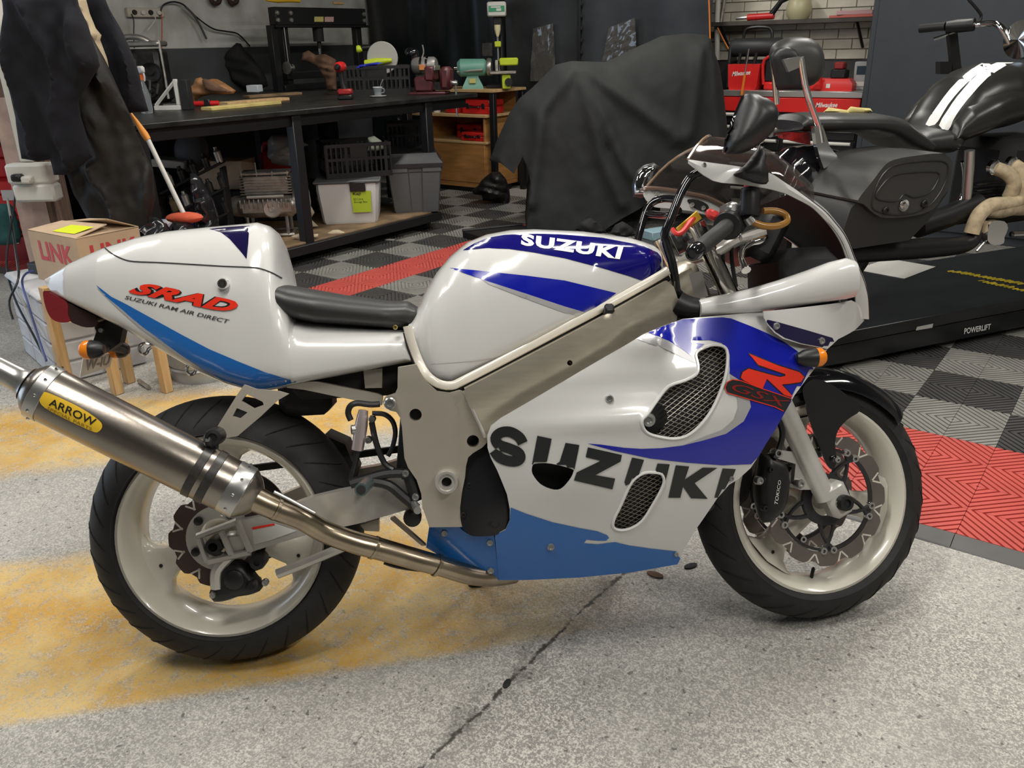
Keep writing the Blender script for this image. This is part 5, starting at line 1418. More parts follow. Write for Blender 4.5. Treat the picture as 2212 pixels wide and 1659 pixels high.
MB().tube([(.06, yl + .07, zb), (.06, yl + .075, zc_ + .02)], .005, 6).build('winch_rope', M_steel, e)
MB().lathe([(0, .06), (.03, .06), (.03, .05), (.014, .05), (.014, .0), (.055, .0), (.055, -.012), (0, -.012)], 20, align((0, 1, 0), (.07, yl + .05, zc_ + .04))).build('winch_drum', M_cast, e)
# tools lying on top of the press
P = atx(600, 6, PX)
o = MB().tube([P + V((0, -.12, .02)), P + V((0, .0, .02)), P + V((0, .12, .025)), P + V((0, .25, .02))], [.012, .022, .02, .014], 12).build('pry_bar', mat('yellow_grip', (0.75, 0.45, 0.03), .4)); tag(o, 'yellow handled tool lying on top of the black press', 'tool')
P = atx(730, 10, PX)
o = MB().tube([P + V((0, -.06, .012)), P + V((0, .02, .012)), P + V((0, .07, .012))], [.012, .013, .011], 10).build('mallet', M_pine); tag(o, 'bare wooden handle sticking out on top of the press', 'tool')

# brown rag slung over the press bed
P = atx(700, 150, -5.85)
lump('leather_apron', 'brown suede gloves and apron slung beside the press', 'apron', P, zz(540, 0, .25316, [(450, 450), (500, 430), (560, 470), (640, 460), (700, 490), (735, 510), (735, 620), (740, 770), (660, 770), (640, 680), (600, 610), (560, 560), (500, 530), (440, 520)]), .06, M_brown, .35, .014, 30)

# red cordless drill
P = col(746, -4.62, BZ); e = thing('cordless_drill', 'red and black cordless drill standing on its battery on the bench', 'drill', P, YAW)
cab('', (-.05, -.045, 0), (.055, .045, .035), e, M_blk, .008, 'battery_base'); cab('', (-.045, -.045, .035), (.055, .045, .075), e, mat('drill_red', (0.35, 0.02, 0.02), .45), .01, 'battery')
MB().tube([(0, 0, .07), (-.012, 0, .12), (-.018, 0, .19)], [.022, .018, .02], 12).build('handle', M_blk, e)
MB().lathe([(0, .10), (.02, .10), (.034, .07), (.036, .0), (.036, -.05), (.03, -.08), (0, -.08)], 18, align((0, -1, 0), (-.015, .0, .225))).build('motor_body', M_tred, e)
MB().lathe([(0, .135), (.012, .135), (.02, .12), (.022, .10), (0, .10)], 16, align((0, -1, 0), (-.015, 0, .225))).build('chuck', M_blk, e)

def crate(name, label, P, sz, rz, m=M_blk, group=None):
    """ventilated plastic crate with slotted sides"""
    e = thing(name, label, 'crate', P, rz, group); x, y, z = sz
    mb = MB(); mb.box((0, 0, .006), (x, y, .012))
    e_ = mb.build('base', m, e, smooth=False)
    for nm, L, M in (('front', x, Matrix.Translation((0, -y / 2, 0))), ('back', x, Matrix.Translation((0, y / 2, 0))), ('left', y, Matrix.Translation((-x / 2, 0, 0)) @ Matrix.Rotation(pi / 2, 4, 'Z')), ('right', y, Matrix.Translation((x / 2, 0, 0)) @ Matrix.Rotation(pi / 2, 4, 'Z'))):
        w = MB(); w.box((0, 0, z - .012), (L + .012, .018, .024), M); w.box((0, 0, .02), (L, .012, .04), M); w.box((0, 0, z * .55), (L, .009, .02), M)
        n = max(6, int(L / .035))
        for k in range(n + 1): w.box((-L / 2 + L * k / n, 0, z / 2), (.012 if k % 4 else .022, .008, z), M)
        w.box((0, 0, z * .75), (L * .26, .012, z * .3), M)
        w.build('slotted_side', m, e, smooth=False)
    return e
crate('plastic_crate', 'black slotted plastic crate of tools on the bench beside the coffee cup', col(820, -4.98, BZ), (.50, .34, .215), YAW + .1)
# circular saw in the crate
P = col(828, -5.0, BZ + .22); e = thing('circular_saw', 'lime green circular saw with grey blade guard sticking out of the bench crate', 'saw', P, YAW)
MB().lathe([(0, .012), (.12, .012), (.125, .006), (.125, -.012), (0, -.014)], 32, align((0, -1, 0), (.0, -.02, .05))).build('blade_guard', mat('saw_grey', (0.42, 0.41, 0.38), .45), e)
MB().tube(smoothpts([(-.19, 0, .12), (-.12, 0, .13), (-.04, 0, .12), (.0, 0, .06)], 3), .022, 10).build('handle', M_blk, e)
MB().lathe([(0, .02), (.026, .016), (.03, 0), (.02, -.03), (0, -.03)], 14, align((-1, 0, 0), (-.19, 0, .12))).build('handle_cap', mat('lime_plastic', (0.55, 0.66, 0.03), .4), e)
MB().tube([(-.14, -.05, .01), (-.05, -.06, .02), (.08, -.06, .03)], [.026, .03, .016], 10).build('motor_housing', MATS['lime_plastic'], e)
lump('blue_strap', 'crumpled royal blue strap lying over the crate rim', 'strap', col(790, -4.84, BZ + .19), zz(700, 90, .18535, [(370, 300), (420, 270), (520, 255), (620, 240), (690, 245), (600, 280), (480, 290), (400, 315)]), .016, mat('royal_blue_web', (0.02, 0.03, 0.42), .6), .3, .012)
# cup and saucer
P = col(817, -4.58, BZ); e = thing('coffee_cup', 'grey espresso cup with white rim and a teaspoon in it', 'cup', P + V((0, 0, .012)), .4)
MB().lathe([(0, .002), (.022, .002), (.026, .008), (.034, .05), (.036, .058), (.033, .058), (.030, .05), (.02, .012), (0, .01)], 24).build('bowl', mat('grey_glaze', (0.20, 0.225, 0.24), .25, coat=.3), e)
MB().lathe([(.0335, .0575), (.0365, .058), (.0365, .062), (.0335, .062)], 24, None, closed=True).build('rim', mat('white_glaze', (0.8, 0.8, 0.78), .2), e)
MB().tube(smoothpts([(.03, .0, .05), (.05, .0, .048), (.05, 0, .025), (.028, 0, .02)], 3), .004, 8).build('handle', MATS['grey_glaze'], e)
MB().tube([(.0, -.0, .02), (.03, .01, .09), (.045, .015, .115)], [.003, .003, .006], 8).build('teaspoon', M_chrome, e)
o = MB().lathe([(0, .0), (.04, .0), (.062, .008), (.064, .011), (.04, .006), (0, .005)], 28).build('saucer', MATS['white_glaze']); o.location = P; tag(o, 'white saucer under the grey espresso cup', 'saucer')
# vice
P = col(935, -4.42, BZ); e = thing('bench_vice', 'heavy maroon bench vice bolted to the bench corner', 'vice', P, YAW - .15)
M_mar = mat('maroon_enamel', (0.085, 0.018, 0.022), .45, var=.25, vscale=15)
cab('', (-.17, -.10, 0), (.12, .10, .02), e, M_mar, .005, 'base_plate'); cab('', (-.13, -.07, .02), (.02, .07, .13), e, M_mar, .015, 'body')
cab('', (-.04, -.085, .10), (.035, .085, .205), e, M_mar, .012, 'fixed_jaw'); cab('', (.075, -.085, .03), (.16, .085, .20), e, M_mar, .025, 'moving_jaw')
cab('', (.035, -.085, .175), (.05, .085, .21), e, M_steel, .003, 'jaw_plate'); cab('', (.01, -.04, .03), (.09, .04, .09), e, M_dirty, .004, 'slide')
MB().tube([(.16, 0, .08), (.20, 0, .08)], .018, 12).build('screw', M_steel, e); MB().tube([(.185, -.0, .10), (.187, 0, -.17)], .008, 8).build('handle_bar', M_steel, e)
# small grinder / polishing motor on a stand
P = col(905, -4.78, BZ); e = thing('polishing_motor', 'grey banded electric motor with orange label and black domed guard behind the vice', 'motor', P, YAW)
MB().lathe([(0, .10), (.055, .10), (.07, .08), (.07, -.08), (.055, -.10), (0, -.10)], 22, align((1, -.2, 0), (.06, 0, .20))).build('motor_body', mat('motor_grey', (0.26, 0.25, 0.24), .4, .4), e)
for k in (-.03, .02): MB().lathe([(.0715, k), (.0715, k + .02)], 22, align((1, -.2, 0), (.06, 0, .20))).build('band', M_chrome, e)
cab('', (.02, -.078, .17), (.07, -.06, .21), e, mat('orange_label', (0.6, 0.22, 0.06), .5), .002, 'label')
MB().ball((-.04, 0, .30), (.06, .05, .045), 16).build('dome_guard', M_blkg, e); MB().tube([(-.03, 0, .28), (.0, 0, .22)], .024, 10).build('neck', M_brown, e); cab('', (-.02, -.05, 0), (.12, .05, .14), e, M_blk, .008, 'pedestal')
MB().tube(smoothpts([(.03, -.03, .24), (.06, -.03, .30), (.055, -.03, .36)], 3), .006, 6).build('wheel_strap', M_cast, e)

# ------------------------------------------------------------------ ply cabinet beyond the bench
CY = 3.3
e = thing('ply_cabinet', 'orange plywood tool cabinet with open shelves of red cases', 'cabinet', (-5.2, CY, 0))
def C_(x, y, z): return (x + 5.2, y - CY, z)
cab('', C_(-5.58, CY, .06), C_(-4.82, CY + .5, .11), e, M_wood, .003, 'plinth_board'); cab('', C_(-5.56, CY + .02, 0), C_(-4.86, CY + .45, .07), e, M_blk, .003, 'plinth')
cab('', C_(-5.58, CY + .48, .1), C_(-4.82, CY + .5, .93), e, M_wood, .002, 'back_panel')
for x in (-5.59, -4.84): cab('', C_(x, CY, .1), C_(x + .022, CY + .5, .72), e, M_wood, .002, 'side_panel')
cab('', C_(-5.58, CY - .005, .11), C_(-4.83, CY + .015, .47), e, M_wood, .002, 'drawer_front')
cab('', C_(-5.6, CY - .01, .47), C_(-4.80, CY + .5, .49), e, M_pine, .002, 'shelf'); cab('', C_(-5.9, CY - .03, .71), C_(-4.78, CY + .5, .735), e, M_pine, .002, 'shelf')
cab('', C_(-5.58, CY - .01, .93), C_(-4.70, CY + .5, .955), e, M_pine, .002, 'worktop')
cab('', C_(-4.76, CY, 0), C_(-4.71, CY + .05, .93), e, M_blk, .002, 'leg'); cab('', C_(-4.76, CY + .45, 0), C_(-4.71, CY + .5, .93), e, M_blk, .002, 'leg'); cab('', C_(-5.58, CY, .735), C_(-5.55, CY + .04, .93), e, M_wood, .002, 'leg')
def case(label, x0, x1, y0, z0, z1, rz=0, d=.22, group=None, name='tool_case'):
    w = x1 - x0; h = z1 - z0; e = thing(name, label, 'tool case', ((x0 + x1) / 2, y0 + d / 2, z0), rz, group)
    cab('', (-w / 2, -d / 2, 0), (w / 2, d / 2, h * .55), e, M_tred, .008, 'lower_shell'); cab('', (-w / 2, -d / 2, h * .57), (w / 2, d / 2, h), e, M_tred, .008, 'lid')
    for s in (-.28, .28): cab('', (w * s - .018, -d / 2 - .008, h * .38), (w * s + .018, -d / 2, h * .75), e, M_blk, .002, 'latch')
    MB().tube(smoothpts([(-w * .15, -d / 2, h * .5), (-w * .14, -d / 2 - .025, h * .5), (w * .14, -d / 2 - .025, h * .5), (w * .15, -d / 2, h * .5)], 3), .008, 8).build('carry_handle', M_blk, e)
case('large red tool case with black latches on the upper cabinet shelf', -5.12, -4.79, CY + .04, .735, .86)
case('small square red case beside the large one on the upper cabinet shelf', -5.34, -5.18, CY + .05, .735, .865)
case('low red box alone at the open end of the upper cabinet shelf', -5.82, -5.70, CY + .06, .735, .79)
case('red tool case standing at the back of the lower cabinet shelf', -5.35, -5.05, CY + .22, .49, .62)
case('flat red tool case lying in front on the lower cabinet shelf', -5.13, -4.85, CY + .02, .49, .57)
e = MB().box((0, 0, .045), (.13, .1, .09), None, .004).build('carton', M_card); e.location = (-5.62, CY + .1, .735); tag(e, 'small brown carton on the upper cabinet shelf', 'box')
e = MB().lathe([(0, 0), (.035, 0), (.037, .06), (.03, .08), (0, .08)], 14).build('tin', M_offw); e.location = (-5.47, CY + .08, .735); tag(e, 'small white tin beside the carton on the cabinet shelf', 'tin')
# green bench grinder
P = coly(1022, CY + .12, .955); e = thing('bench_grinder', 'mint green bench grinder with yellow label on the plywood cabinet', 'grinder', P, YAW)
M_grn = mat('mint_enamel', (0.16, 0.38, 0.30), .4)
MB().loft([[(x * k, y * k * .8, z) for x, y in ((-.10, -.06), (.10, -.06), (.10, .06), (-.10, .06))] for z, k in ((0, 1), (.02, .95), (.10, .55), (.12, .55))]).build('pedestal', M_grn, e, smooth=False)
MB().lathe([(0, .14), (.05, .14), (.075, .11), (.08, -.11), (.05, -.14), (0, -.14)], 22, align((1, 0, 0), (0, 0, .185))).build('motor_body', M_grn, e)
MB().lathe([(0, .025), (.075, .025), (.08, 0), (.075, -.015), (0, -.015)], 22, align((1, -.1, 0), (.155, -.01, .185))).build('wheel_guard', M_cast, e)
cab('', (-.03, -.062, .05), (.03, -.05, .09), e, MATS['label_yellow'], .001, 'label'); MB().tube([(-.14, -.05, .15), (.10, -.09, .165)], .012, 8).build('tool_rest', M_cast, e)
MB().tube([(-.14, 0, .185), (-.17, 0, .185)], .014, 10).build('spindle', M_chrome, e)
# lime bench saw
P = coly(1092, CY + .16, .955); e = thing('scroll_saw', 'lime green bench saw with grey table next to the mint grinder', 'saw', P, YAW)
M_lime = MATS['lime_plastic']
cab('', (-.03, -.05, 0), (.05, .06, .13), e, M_lime, .008, 'base'); cab('', (-.14, -.08, .13), (.10, .10, .155), e, M_cast, .004, 'table'); cab('', (-.05, -.05, .20), (.12, .05, .265), e, M_lime, .01, 'upper_arm')
cab('', (-.09, -.03, .155), (-.06, .03, .25), e, M_cast, .004, 'arm_bracket'); MB().tube([(-.05, 0, .15), (-.05, 0, .21)], .004, 6).build('blade', M_steel, e)
MB().lathe([(0, .02), (.035, .02), (.035, 0)], 16, align((0, -1, 0), (.03, -.05, .06))).build('hand_wheel', M_blk, e)
# pillar drill with white and green head
P = coly(1078, CY + .38, .955); e = thing('pillar_drill', 'tall pillar drill with white head and green label behind the lime saw', 'drill press', P, YAW)
zt = aty(1078, 36, CY + .38).z - .955
MB().tube([(.03, .05, 0), (.03, .05, zt + .06)], .03, 14).build('column', M_blk, e); cab('', (-.09, -.09, zt), (.085, .10, zt + .125), e, M_offw, .012, 'head_cover')
cab('', (-.075, -.094, zt + .04), (.07, -.088, zt + .09), e, mat('green_label', (0.03, 0.30, 0.14), .4), .001, 'label')
cab('', (-.055, -.0965, zt + .072), (.035, -.0935, zt + .085), e, M_offw, .0005, 'label_band'); cab('', (-.005, -.0965, zt + .046), (.04, -.0935, zt + .068), e, M_offw, .0005, 'label_band')
cab('', (-.04, -.05, zt - .16), (.04, .06, zt), e, M_blkm, .008, 'gear_housing'); MB().lathe([(0, 0), (.012, 0), (.03, .06), (.03, .10), (0, .10)], 14, Matrix.Translation((0, -.055, zt - .17))).build('lamp', mat('lamp_warm', (0.75, 0.68, 0.42), .3), e)
cab('', (-.03, -.07, zt - .26), (.03, -.03, zt - .21), e, M_lime, .006, 'chuck_guard'); MB().tube([(.0, -.02, zt - .16), (.0, -.02, zt - .38)], .012, 10).build('spindle', M_steel, e)
cab('', (-.15, -.06, zt - .34), (-.05, .0, zt - .22), e, M_dirty, .004, 'drill_table'); cab('', (-.12, -.1, 0), (.12, .14, .03), e, M_blk, .006, 'base')

# ------------------------------------------------------------------ under the bench
SZ = .155
P = col(590, -4.55, SZ); e = thing('motorcycle_engine', 'bare silver finned motorcycle engine on a steel stand under the bench', 'engine', P, YAW + .12)
st_ = MB()
for a_, b_ in (((-.16, -.1, .012), (.16, -.1, .012)), ((-.16, .1, .012), (.16, .1, .012)), ((-.14, -.1, .01), (-.14, -.1, .14)), ((.12, -.1, .01), (.12, -.1, .14)), ((-.14, .1, .01), (-.14, .1, .14)), ((.12, .1, .01), (.12, .1, .14)), ((-.15, -.1, .012), (-.15, .1, .012)), ((.14, -.1, .012), (.14, .1, .012))): st_.tube([a_, b_], .011, 4)
st_.build('stand', M_cast, e)
MB().box((0, 0, .20), (.40, .22, .14), None, .04).lathe([(0, .06), (.075, .05), (.085, .02), (.085, -.05)], 22, align((1, 0, 0), (.22, 0, .22))).lathe([(0, .05), (.06, .045), (.07, .02), (.07, -.05)], 22, align((-1, 0, 0), (-.20, 0, .20))).build('crankcase', M_cast, e)
for k in range(7): MB().box((0, .03, .285 + k * .018), (.34, .19 - .004 * k, .007), None, .002).build('cooling_fin', M_cast, e)
cab('', (-.15, -.05, .27), (.15, .11, .40), e, M_cast, .01, 'cylinder_block')
MB().box((.0, .03, .415), (.32, .17, .02), None, .006).build('gasket_face', M_cast, e)
for x in (-.15, -.05, .05, .15): MB().tube([(x, -.05, .40), (x, -.05, .49 if x < 0 else .43)], .005, 6).build('stud', M_steel, e)
MB().lathe([(0, .016), (.016, .018), (.02, .008), (.05, .012), (.06, 0), (.06, -.02)], 22, align((0, -1, 0), (.03, -.11, .19))).build('clutch_cover', M_alu2, e)
for k in range(12): MB().box((-.17 + .03 * k, -.112, .23), (.010, .02, .06), None, .003).build('web', M_cast, e)
MB().tube([(-.12, -.115, .275), (.12, -.115, .275)], .011, 8).build('inlet_rail', M_alu2, e)
# white storage box with label, under the crate
P = col(762, -4.48, SZ); e = thing('storage_box', 'translucent white storage box with lime green label and black clips under the bench', 'storage box', P, YAW + .1)
M_tub = mat('frosted_plastic', (0.66, 0.65, 0.64), .35)
MB().loft([[(x * k, y * k, z) for x, y in ((-.20, -.22), (.20, -.22), (.22, -.19), (.22, .19), (.20, .22), (-.20, .22), (-.22, .19), (-.22, -.19))] for z, k in ((0.0, .86), (.02, .9), (.24, 1.0), (.29, 1.0))]).build('tub', M_tub, e, smooth=30)
MB().box((0, 0, .30), (.47, .47, .02), None, .006).build('lid', M_grey, e); cab('', (.02, -.245, .235), (.13, -.222, .30), e, M_blk, .004, 'clip')
lab = [V((.03, -.2262, .085)), V((.16, -.2262, .085)), V((.165, -.2285, .235)), V((.02, -.2285, .235))]
MB().add(lab, [(0, 1, 2, 3)]).build('label', mat('lime_label', (0.40, 0.52, 0.03), .5), e, smooth=False)
fn = quadmap(lab); text_on('label_lettering', 'Kaji', [fn(.12, .78), fn(.5, .78), fn(.5, .95), fn(.12, .95)], M_blkp, e, off=(0, -.0012, 0), bold=.02)
text_on('label_lettering', '52 Litre', [fn(.12, .58), fn(.6, .58), fn(.6, .68), fn(.12, .68)], M_blkp, e, off=(0, -.0012, 0)); text_on('label_lettering', 'Storage Box', [fn(.12, .42), fn(.8, .42), fn(.8, .54), fn(.12, .54)], M_blkp, e, off=(0, -.0012, 0))
crate('plastic_crate', 'black slotted plastic crate stacked on the white storage box', col(768, -4.52, SZ + .31), (.46, .40, .24), YAW + .35)
lump('snack_packet', 'crumpled white and green packet poking out of the lower black crate', 'packet', col(812, -4.40, SZ + .52), zz(540, 0, .25316, [(1000, 1170), (1060, 1160), (1120, 1200), (1150, 1270), (1080, 1290), (1000, 1290), (1015, 1230)]), .03, mat('foil_packet', (0.60, 0.66, 0.55), .35), .4, .012)
lump('plastic_scrap', 'scrap of red plastic in the lower black crate', 'scrap', col(762, -4.40, SZ + .52), zz(540, 0, .25316, [(840, 1290), (880, 1275), (910, 1300), (880, 1312)]), .012, M_tred, .3, .01)
# grey lidded tote on the shelf end and small crate above it
P = col(900, -4.34, SZ); e = thing('lidded_tote', 'dark grey heavy duty tote with domed clip lid at the end of the bench shelf', 'storage box', P, YAW + .12)
MB().loft([[(x * k, y * k, z) for x, y in ((-.19, -.2), (-.05, -.2), (-.04, -.185), (.05, -.185), (.06, -.2), (.19, -.2), (.2, -.18), (.2, .18), (.19, .2), (-.19, .2), (-.2, .18), (-.2, -.18))] for z, k in ((0.0, .82), (.02, .86), (.30, 1.0), (.31, 1.05), (.34, 1.05), (.34, 1.0))]).build('tub', M_grey, e, smooth=30)
MB().loft([[(x * k, y * k, z) for x, y in ((-.2, -.2), (.2, -.2), (.2, .2), (-.2, .2))] for z, k in ((.34, 1.08), (.37, 1.08), (.41, .92), (.44, .86))]).build('lid', mat('black_tote_lid', (0.02, 0.02, 0.022), .4), e, smooth=30)
crate('plastic_crate', 'small black slotted crate on the bench shelf behind the grey tote', col(885, -4.85, SZ + .38), (.36, .30, .22), YAW + .2)
o = MB().box((0, 0, .19), (.34, .3, .38), None, .008).build('carton', M_blkm); o.location = col(885, -4.85, SZ); o.rotation_euler = (0, 0, YAW); tag(o, 'dark box supporting the small crate under the bench', 'box')
# bags, boxes and clutter deep under the bench
lump('plastic_bag', 'crumpled translucent grey plastic bag under the middle of the bench', 'bag', col(615, -4.80, .45), zz(540, 0, .25316, [(150, 1200), (190, 1150), (300, 1150), (400, 1170), (500, 1240), (440, 1260), (430, 1380), (420, 1440), (320, 1420), (200, 1400), (150, 1330)]), .09, M_pbag, .35, .022)
lump('plastic_bag', 'grey plastic bag slumped behind the small crate under the bench', 'bag', col(855, -5.1, .55), zz(540, 0, .25316, [(1130, 1170), (1190, 1080), (1260, 1000), (1320, 1060), (1370, 1130), (1390, 1190), (1200, 1190)]), .08, mat('smoke_plastic_bag', (.16, .16, .165), .35), .35, .022)
e = thing('fuel_can', 'red plastic fuel can standing behind the plastic bag under the bench', 'fuel can', col(600, -5.05, .40), YAW)
cab('', (-.10, -.06, 0), (.12, .06, .24), e, M_tred, .03, 'body'); MB().tube(smoothpts([(-.08, 0, .23), (-.06, 0, .29), (.04, 0, .29), (.06, 0, .23)], 3), .016, 10).build('handle', M_tred, e); MB().lathe([(0, .05), (.022, .05), (.024, 0)], 14, Matrix.Translation((.09, 0, .23))).build('cap', M_blk, e)
o = MB().box((0, 0, .125), (.5, .4, .25), None, .01).build('carton', M_blkm); o.location = col(605, -5.05, SZ); o.rotation_euler = (0, 0, YAW); tag(o, 'black box carrying the red fuel can under the bench', 'box')
o = MB().box((0, 0, .10), (.34, .26, .20), None, .006).build('carton', M_card); o.location = col(495, -5.12, .42); o.rotation_euler = (0, 0, YAW - .1); tag(o, 'brown cardboard carton tucked under the bench top', 'box')
o = MB().box((0, 0, .13), (.5, .34, .26), None, .006).build('carton', M_blkm); o.location = col(470, -5.12, SZ); o.rotation_euler = (0, 0, YAW); tag(o, 'black box below the brown carton under the bench', 'box')
o = MB().lathe([(0, .03), (.10, .03), (.13, .01), (.14, -.01), (.10, -.03), (0, -.03)], 26, align((.3, -1, .2), col(412, -4.95, .72))).build('metal_disc', mat('dull_grey_disc', (.06, .055, .055), .6)); tag(o, 'round dull grey disc hanging under the bench', 'disc')
o = MB().box((0, 0, 0), (.22, .16, .05), Matrix.Rotation(.1, 4, 'Y'), .006).build('tin_tray', M_offw); o.location = col(372, -5.05, .65); o.rotation_euler = (0, 0, YAW); tag(o, 'pale tin tray edge on the shelf under the bench', 'tray')
# leaning rack of bottles
P = col(432, -4.80, SZ); e = thing('bottle_rack', 'dark leaning rack of small bottles and cans under the bench', 'rack', P, YAW)
for k in range(3):
    z = .10 + .16 * k; x0 = -.22 + .03 * k
    MB().box((0, 0, 0), (.46, .12, .015), Matrix.Translation((.02, .0, z)) @ Matrix.Rotation(-.42, 4, 'Y'), .003).build('tray', M_blkm, e)
    for j in range(5):
        px_, pz = -.15 + .085 * j, z + .055 + (.038 * (j - 2))
        MB().lathe([(0, -.04), (.022, -.04), (.024, .03), (.012, .045), (.012, .06), (0, .06)], 12, Matrix.Translation((px_ + .02, -.01, pz)) @ Matrix.Rotation(-.2, 4, 'Y')).build('bottle', random.choice((M_offw, M_dirty, mat('amber_jar', (.12, .09, .04), .2), M_blk, mat('blue_can', (.02, .05, .4), .4), M_cast)), e)
for s in (-1, 1): MB().box((s * .22, .02, .24), (.015, .1, .48), None, .003).build('end_panel', M_blkm, e)
# pale rags on the shelf
lump('shop_rag', 'cream shop rag bunched behind the bench leg', 'rag', col(680, -4.45, SZ + .08), zz(580, 440, .16275, [(420, 260), (500, 130), (560, 30), (610, 120), (560, 200), (620, 260), (660, 300), (520, 320), (440, 330)]), .04, mat('cream_rag', (0.50, 0.42, 0.28), .9), .3, .012)
lump('shop_rag', 'flattened cream rag lying on the shelf edge before the engine stand', 'rag', col(660, -4.22, SZ + .02), zz(580, 440, .16275, [(300, 430), (400, 400), (520, 410), (660, 400), (665, 445), (560, 465), (430, 490), (350, 460)]), .02, MATS['cream_rag'], .3, .01)
lump('shop_rag', 'crumpled cream rag beside the white storage box', 'rag', col(725, -4.20, SZ + .03), zz(580, 440, .16275, [(780, 390), (850, 350), (930, 345), (1015, 380), (960, 440), (860, 430), (785, 440)]), .025, MATS['cream_rag'], .3, .01)
o = MB().box((0, 0, .004), (.07, .03, .008), None, .002).build('paper_scrap', M_offw); o.location = G(842, 519, .0165); o.rotation_euler = (0, 0, .3); tag(o, 'white scrap of paper on the tiles before the bench', 'scrap')
# black bin bags, carton and squeegee at the near end of the bench
lump('bin_bag', 'tall glossy black bin bag leaning by the mop handle', 'bag', col(435, -4.02, .30), zz(280, 230, .18083, [(720, 800), (780, 800), (850, 880), (900, 980), (980, 1100), (1050, 1330), (1100, 1700), (1120, 2150), (800, 2180), (760, 1700), (790, 1350), (770, 1180), (740, 1000)]), .09, M_bbag, .35, .018, 40)
lump('bin_bag', 'knotted black bin bag behind the cardboard box', 'bag', col(335, -3.85, .22), zz(280, 230, .18083, [(80, 1480), (110, 1390), (180, 1340), (230, 1290), (330, 1330), (420, 1400), (480, 1500), (480, 1750), (500, 2000), (480, 2320), (40, 2320), (0, 2000), (30, 1700)]), .10, M_bbag, .4, .018, 45)
lump('bin_bag', 'small crumpled black bin bag below the orange squeegee', 'bag', col(400, -3.82, .22), zz(280, 230, .18083, [(470, 1440), (540, 1350), (620, 1360), (700, 1370), (760, 1440), (840, 1700), (880, 2000), (840, 2330), (640, 2330), (620, 2000), (560, 1700)]), .08, M_bbag, .4, .018, 45)
o = MB().box((0, 0, .14), (.17, .10, .28), None, .008).build('detergent_carton', mat('carton_print', (0.62, 0.62, 0.60), .6, col2=(0.05, 0.08, 0.45), vscale=9)); o.location = V((col(338, -4.0, .2).x, col(338, -4.0, .2).y, 0)) + _hf * .10; o.rotation_euler = (0, 0, YAW); o.scale = (1, 1, 1.75); tag(o, 'white and blue printed detergent carton by the black bags', 'carton')
fr = facing(col(340, -4.0, .6)); e = framed('floor_squeegee', 'mop with white pole, orange grip and orange sponge head leaning at the jackets', 'mop', fr)
A_, B_, D_ = fr.P(283, 245, .0), fr.P(320, 302, .02), fr.P(397, 462, .10)
MB().tube([A_, A_.lerp(B_, .3), A_.lerp(B_, .8), B_], [.006, .012, .019, .016], 12).build('grip', mat('orange_grip', (0.80, 0.30, 0.04), .4), e); MB().tube([B_, D_], .0125, 12).build('pole', M_offw, e)
MB().ball(D_ + V((.0, 0, -.02)), (.10, .05, .03), 16).build('sponge_head', mat('orange_sponge', (0.55, 0.09, 0.04), .8, bump=.5, bscale=80), e)

# ------------------------------------------------------------------ post with jackets
PP = V((-4.35, -.98, 0))
e = thing('timber_post', 'rough brown timber post standing behind the hung jackets', 'post', PP, YAW)
cab('', (-.085, -.08, 0), (.085, .10, 3.1), e, mat('rough_timber', (0.16, 0.10, 0.075), .85, var=.4, vscale=6, stretch=(6, 6, 1)), .012, 'shaft')
cab('', (-.105, -.085, 0), (.05, -.08, 1.15), e, mat('pink_plaster', (0.42, 0.31, 0.27), .8, var=.2), .002, 'render_patch')
MB().box((.0, -.09, 2.0), (.3, .02, .04), None, .004).build('hook_rail', M_blk, e)
fr = facing(PP + _hf * -.20)
e = framed('power_trunking', 'white vertical cable trunking with double outlet boxes beside the jackets', 'power outlet', facing(PP + _hf * -.12 + _hr * -.11))
f2 = facing(PP + _hf * -.12 + _hr * -.11)
a_ = f2.P(20, 10, 0); b_ = f2.P(30, 350, 0)
MB().box(((a_.x + b_.x) / 2, 0, 1.5), (.07, .05, 1.3), None, .006).build('trunk', M_offw, e)
for (x0, y0, x1, y1) in ((22, 352, 108, 398), (38, 396, 118, 436)):
    p0 = f2.P(x0, y1, .06); p1 = f2.P(x1, y0, .06); MB().box(((p0.x + p1.x) / 2, -.04, (p0.z + p1.z) / 2), (p1.x - p0.x, .09, p1.z - p0.z), Matrix.Rotation(0, 4, 'Z'), .012).build('outlet_box', M_offw, e)
for (x, y) in ((38, 384), (60, 388)):
    p = f2.P(x, y, .10); MB().box(p, (.05, .05, .035), None, .008).build('plug', M_blk if x < 50 else M_offw, e)
def garment(name, label, P, out, m, k, amp, base, ph=0):
    fr = facing(P); e = framed(name, label, 'jacket', fr); ed = edge_dist(fr, out)
    def af(x, z):
        n = mnoise.noise(V((x * 9 + ph, z * 3.5, ph))); n2 = mnoise.noise(V((x * 22 + ph, z * 14, 3)))
        f = base + amp * (1 - 2 * abs(sin(x * k * .5 + ph + 1.5 * n + .8 * z))) + amp * .9 * n + amp * .45 * n2
        return max(.004, f) * min(1, .30 + ed(x, z) / .04) + .002
    pillow(fr, 'cloth', out, af, m, e, .016)
    return e, fr
J0 = PP + _hf * -.22
jk, jf = garment('work_jacket', 'long dark navy work coat hanging on the timber post', J0 + _hf * -.10, zz(0, 0, .25316, [(30, -60), (470, -60), (640, -60), (660, 60), (740, 260), (790, 420), (830, 560), (760, 700), (660, 860), (680, 1000), (740, 1200), (790, 1330), (700, 1400), (560, 1490), (470, 1490), (440, 1360), (330, 1370), (200, 1350), (150, 1000), (90, 760), (40, 560), (20, 350), (40, 120)]), M_navyc, 30, .030, .06)
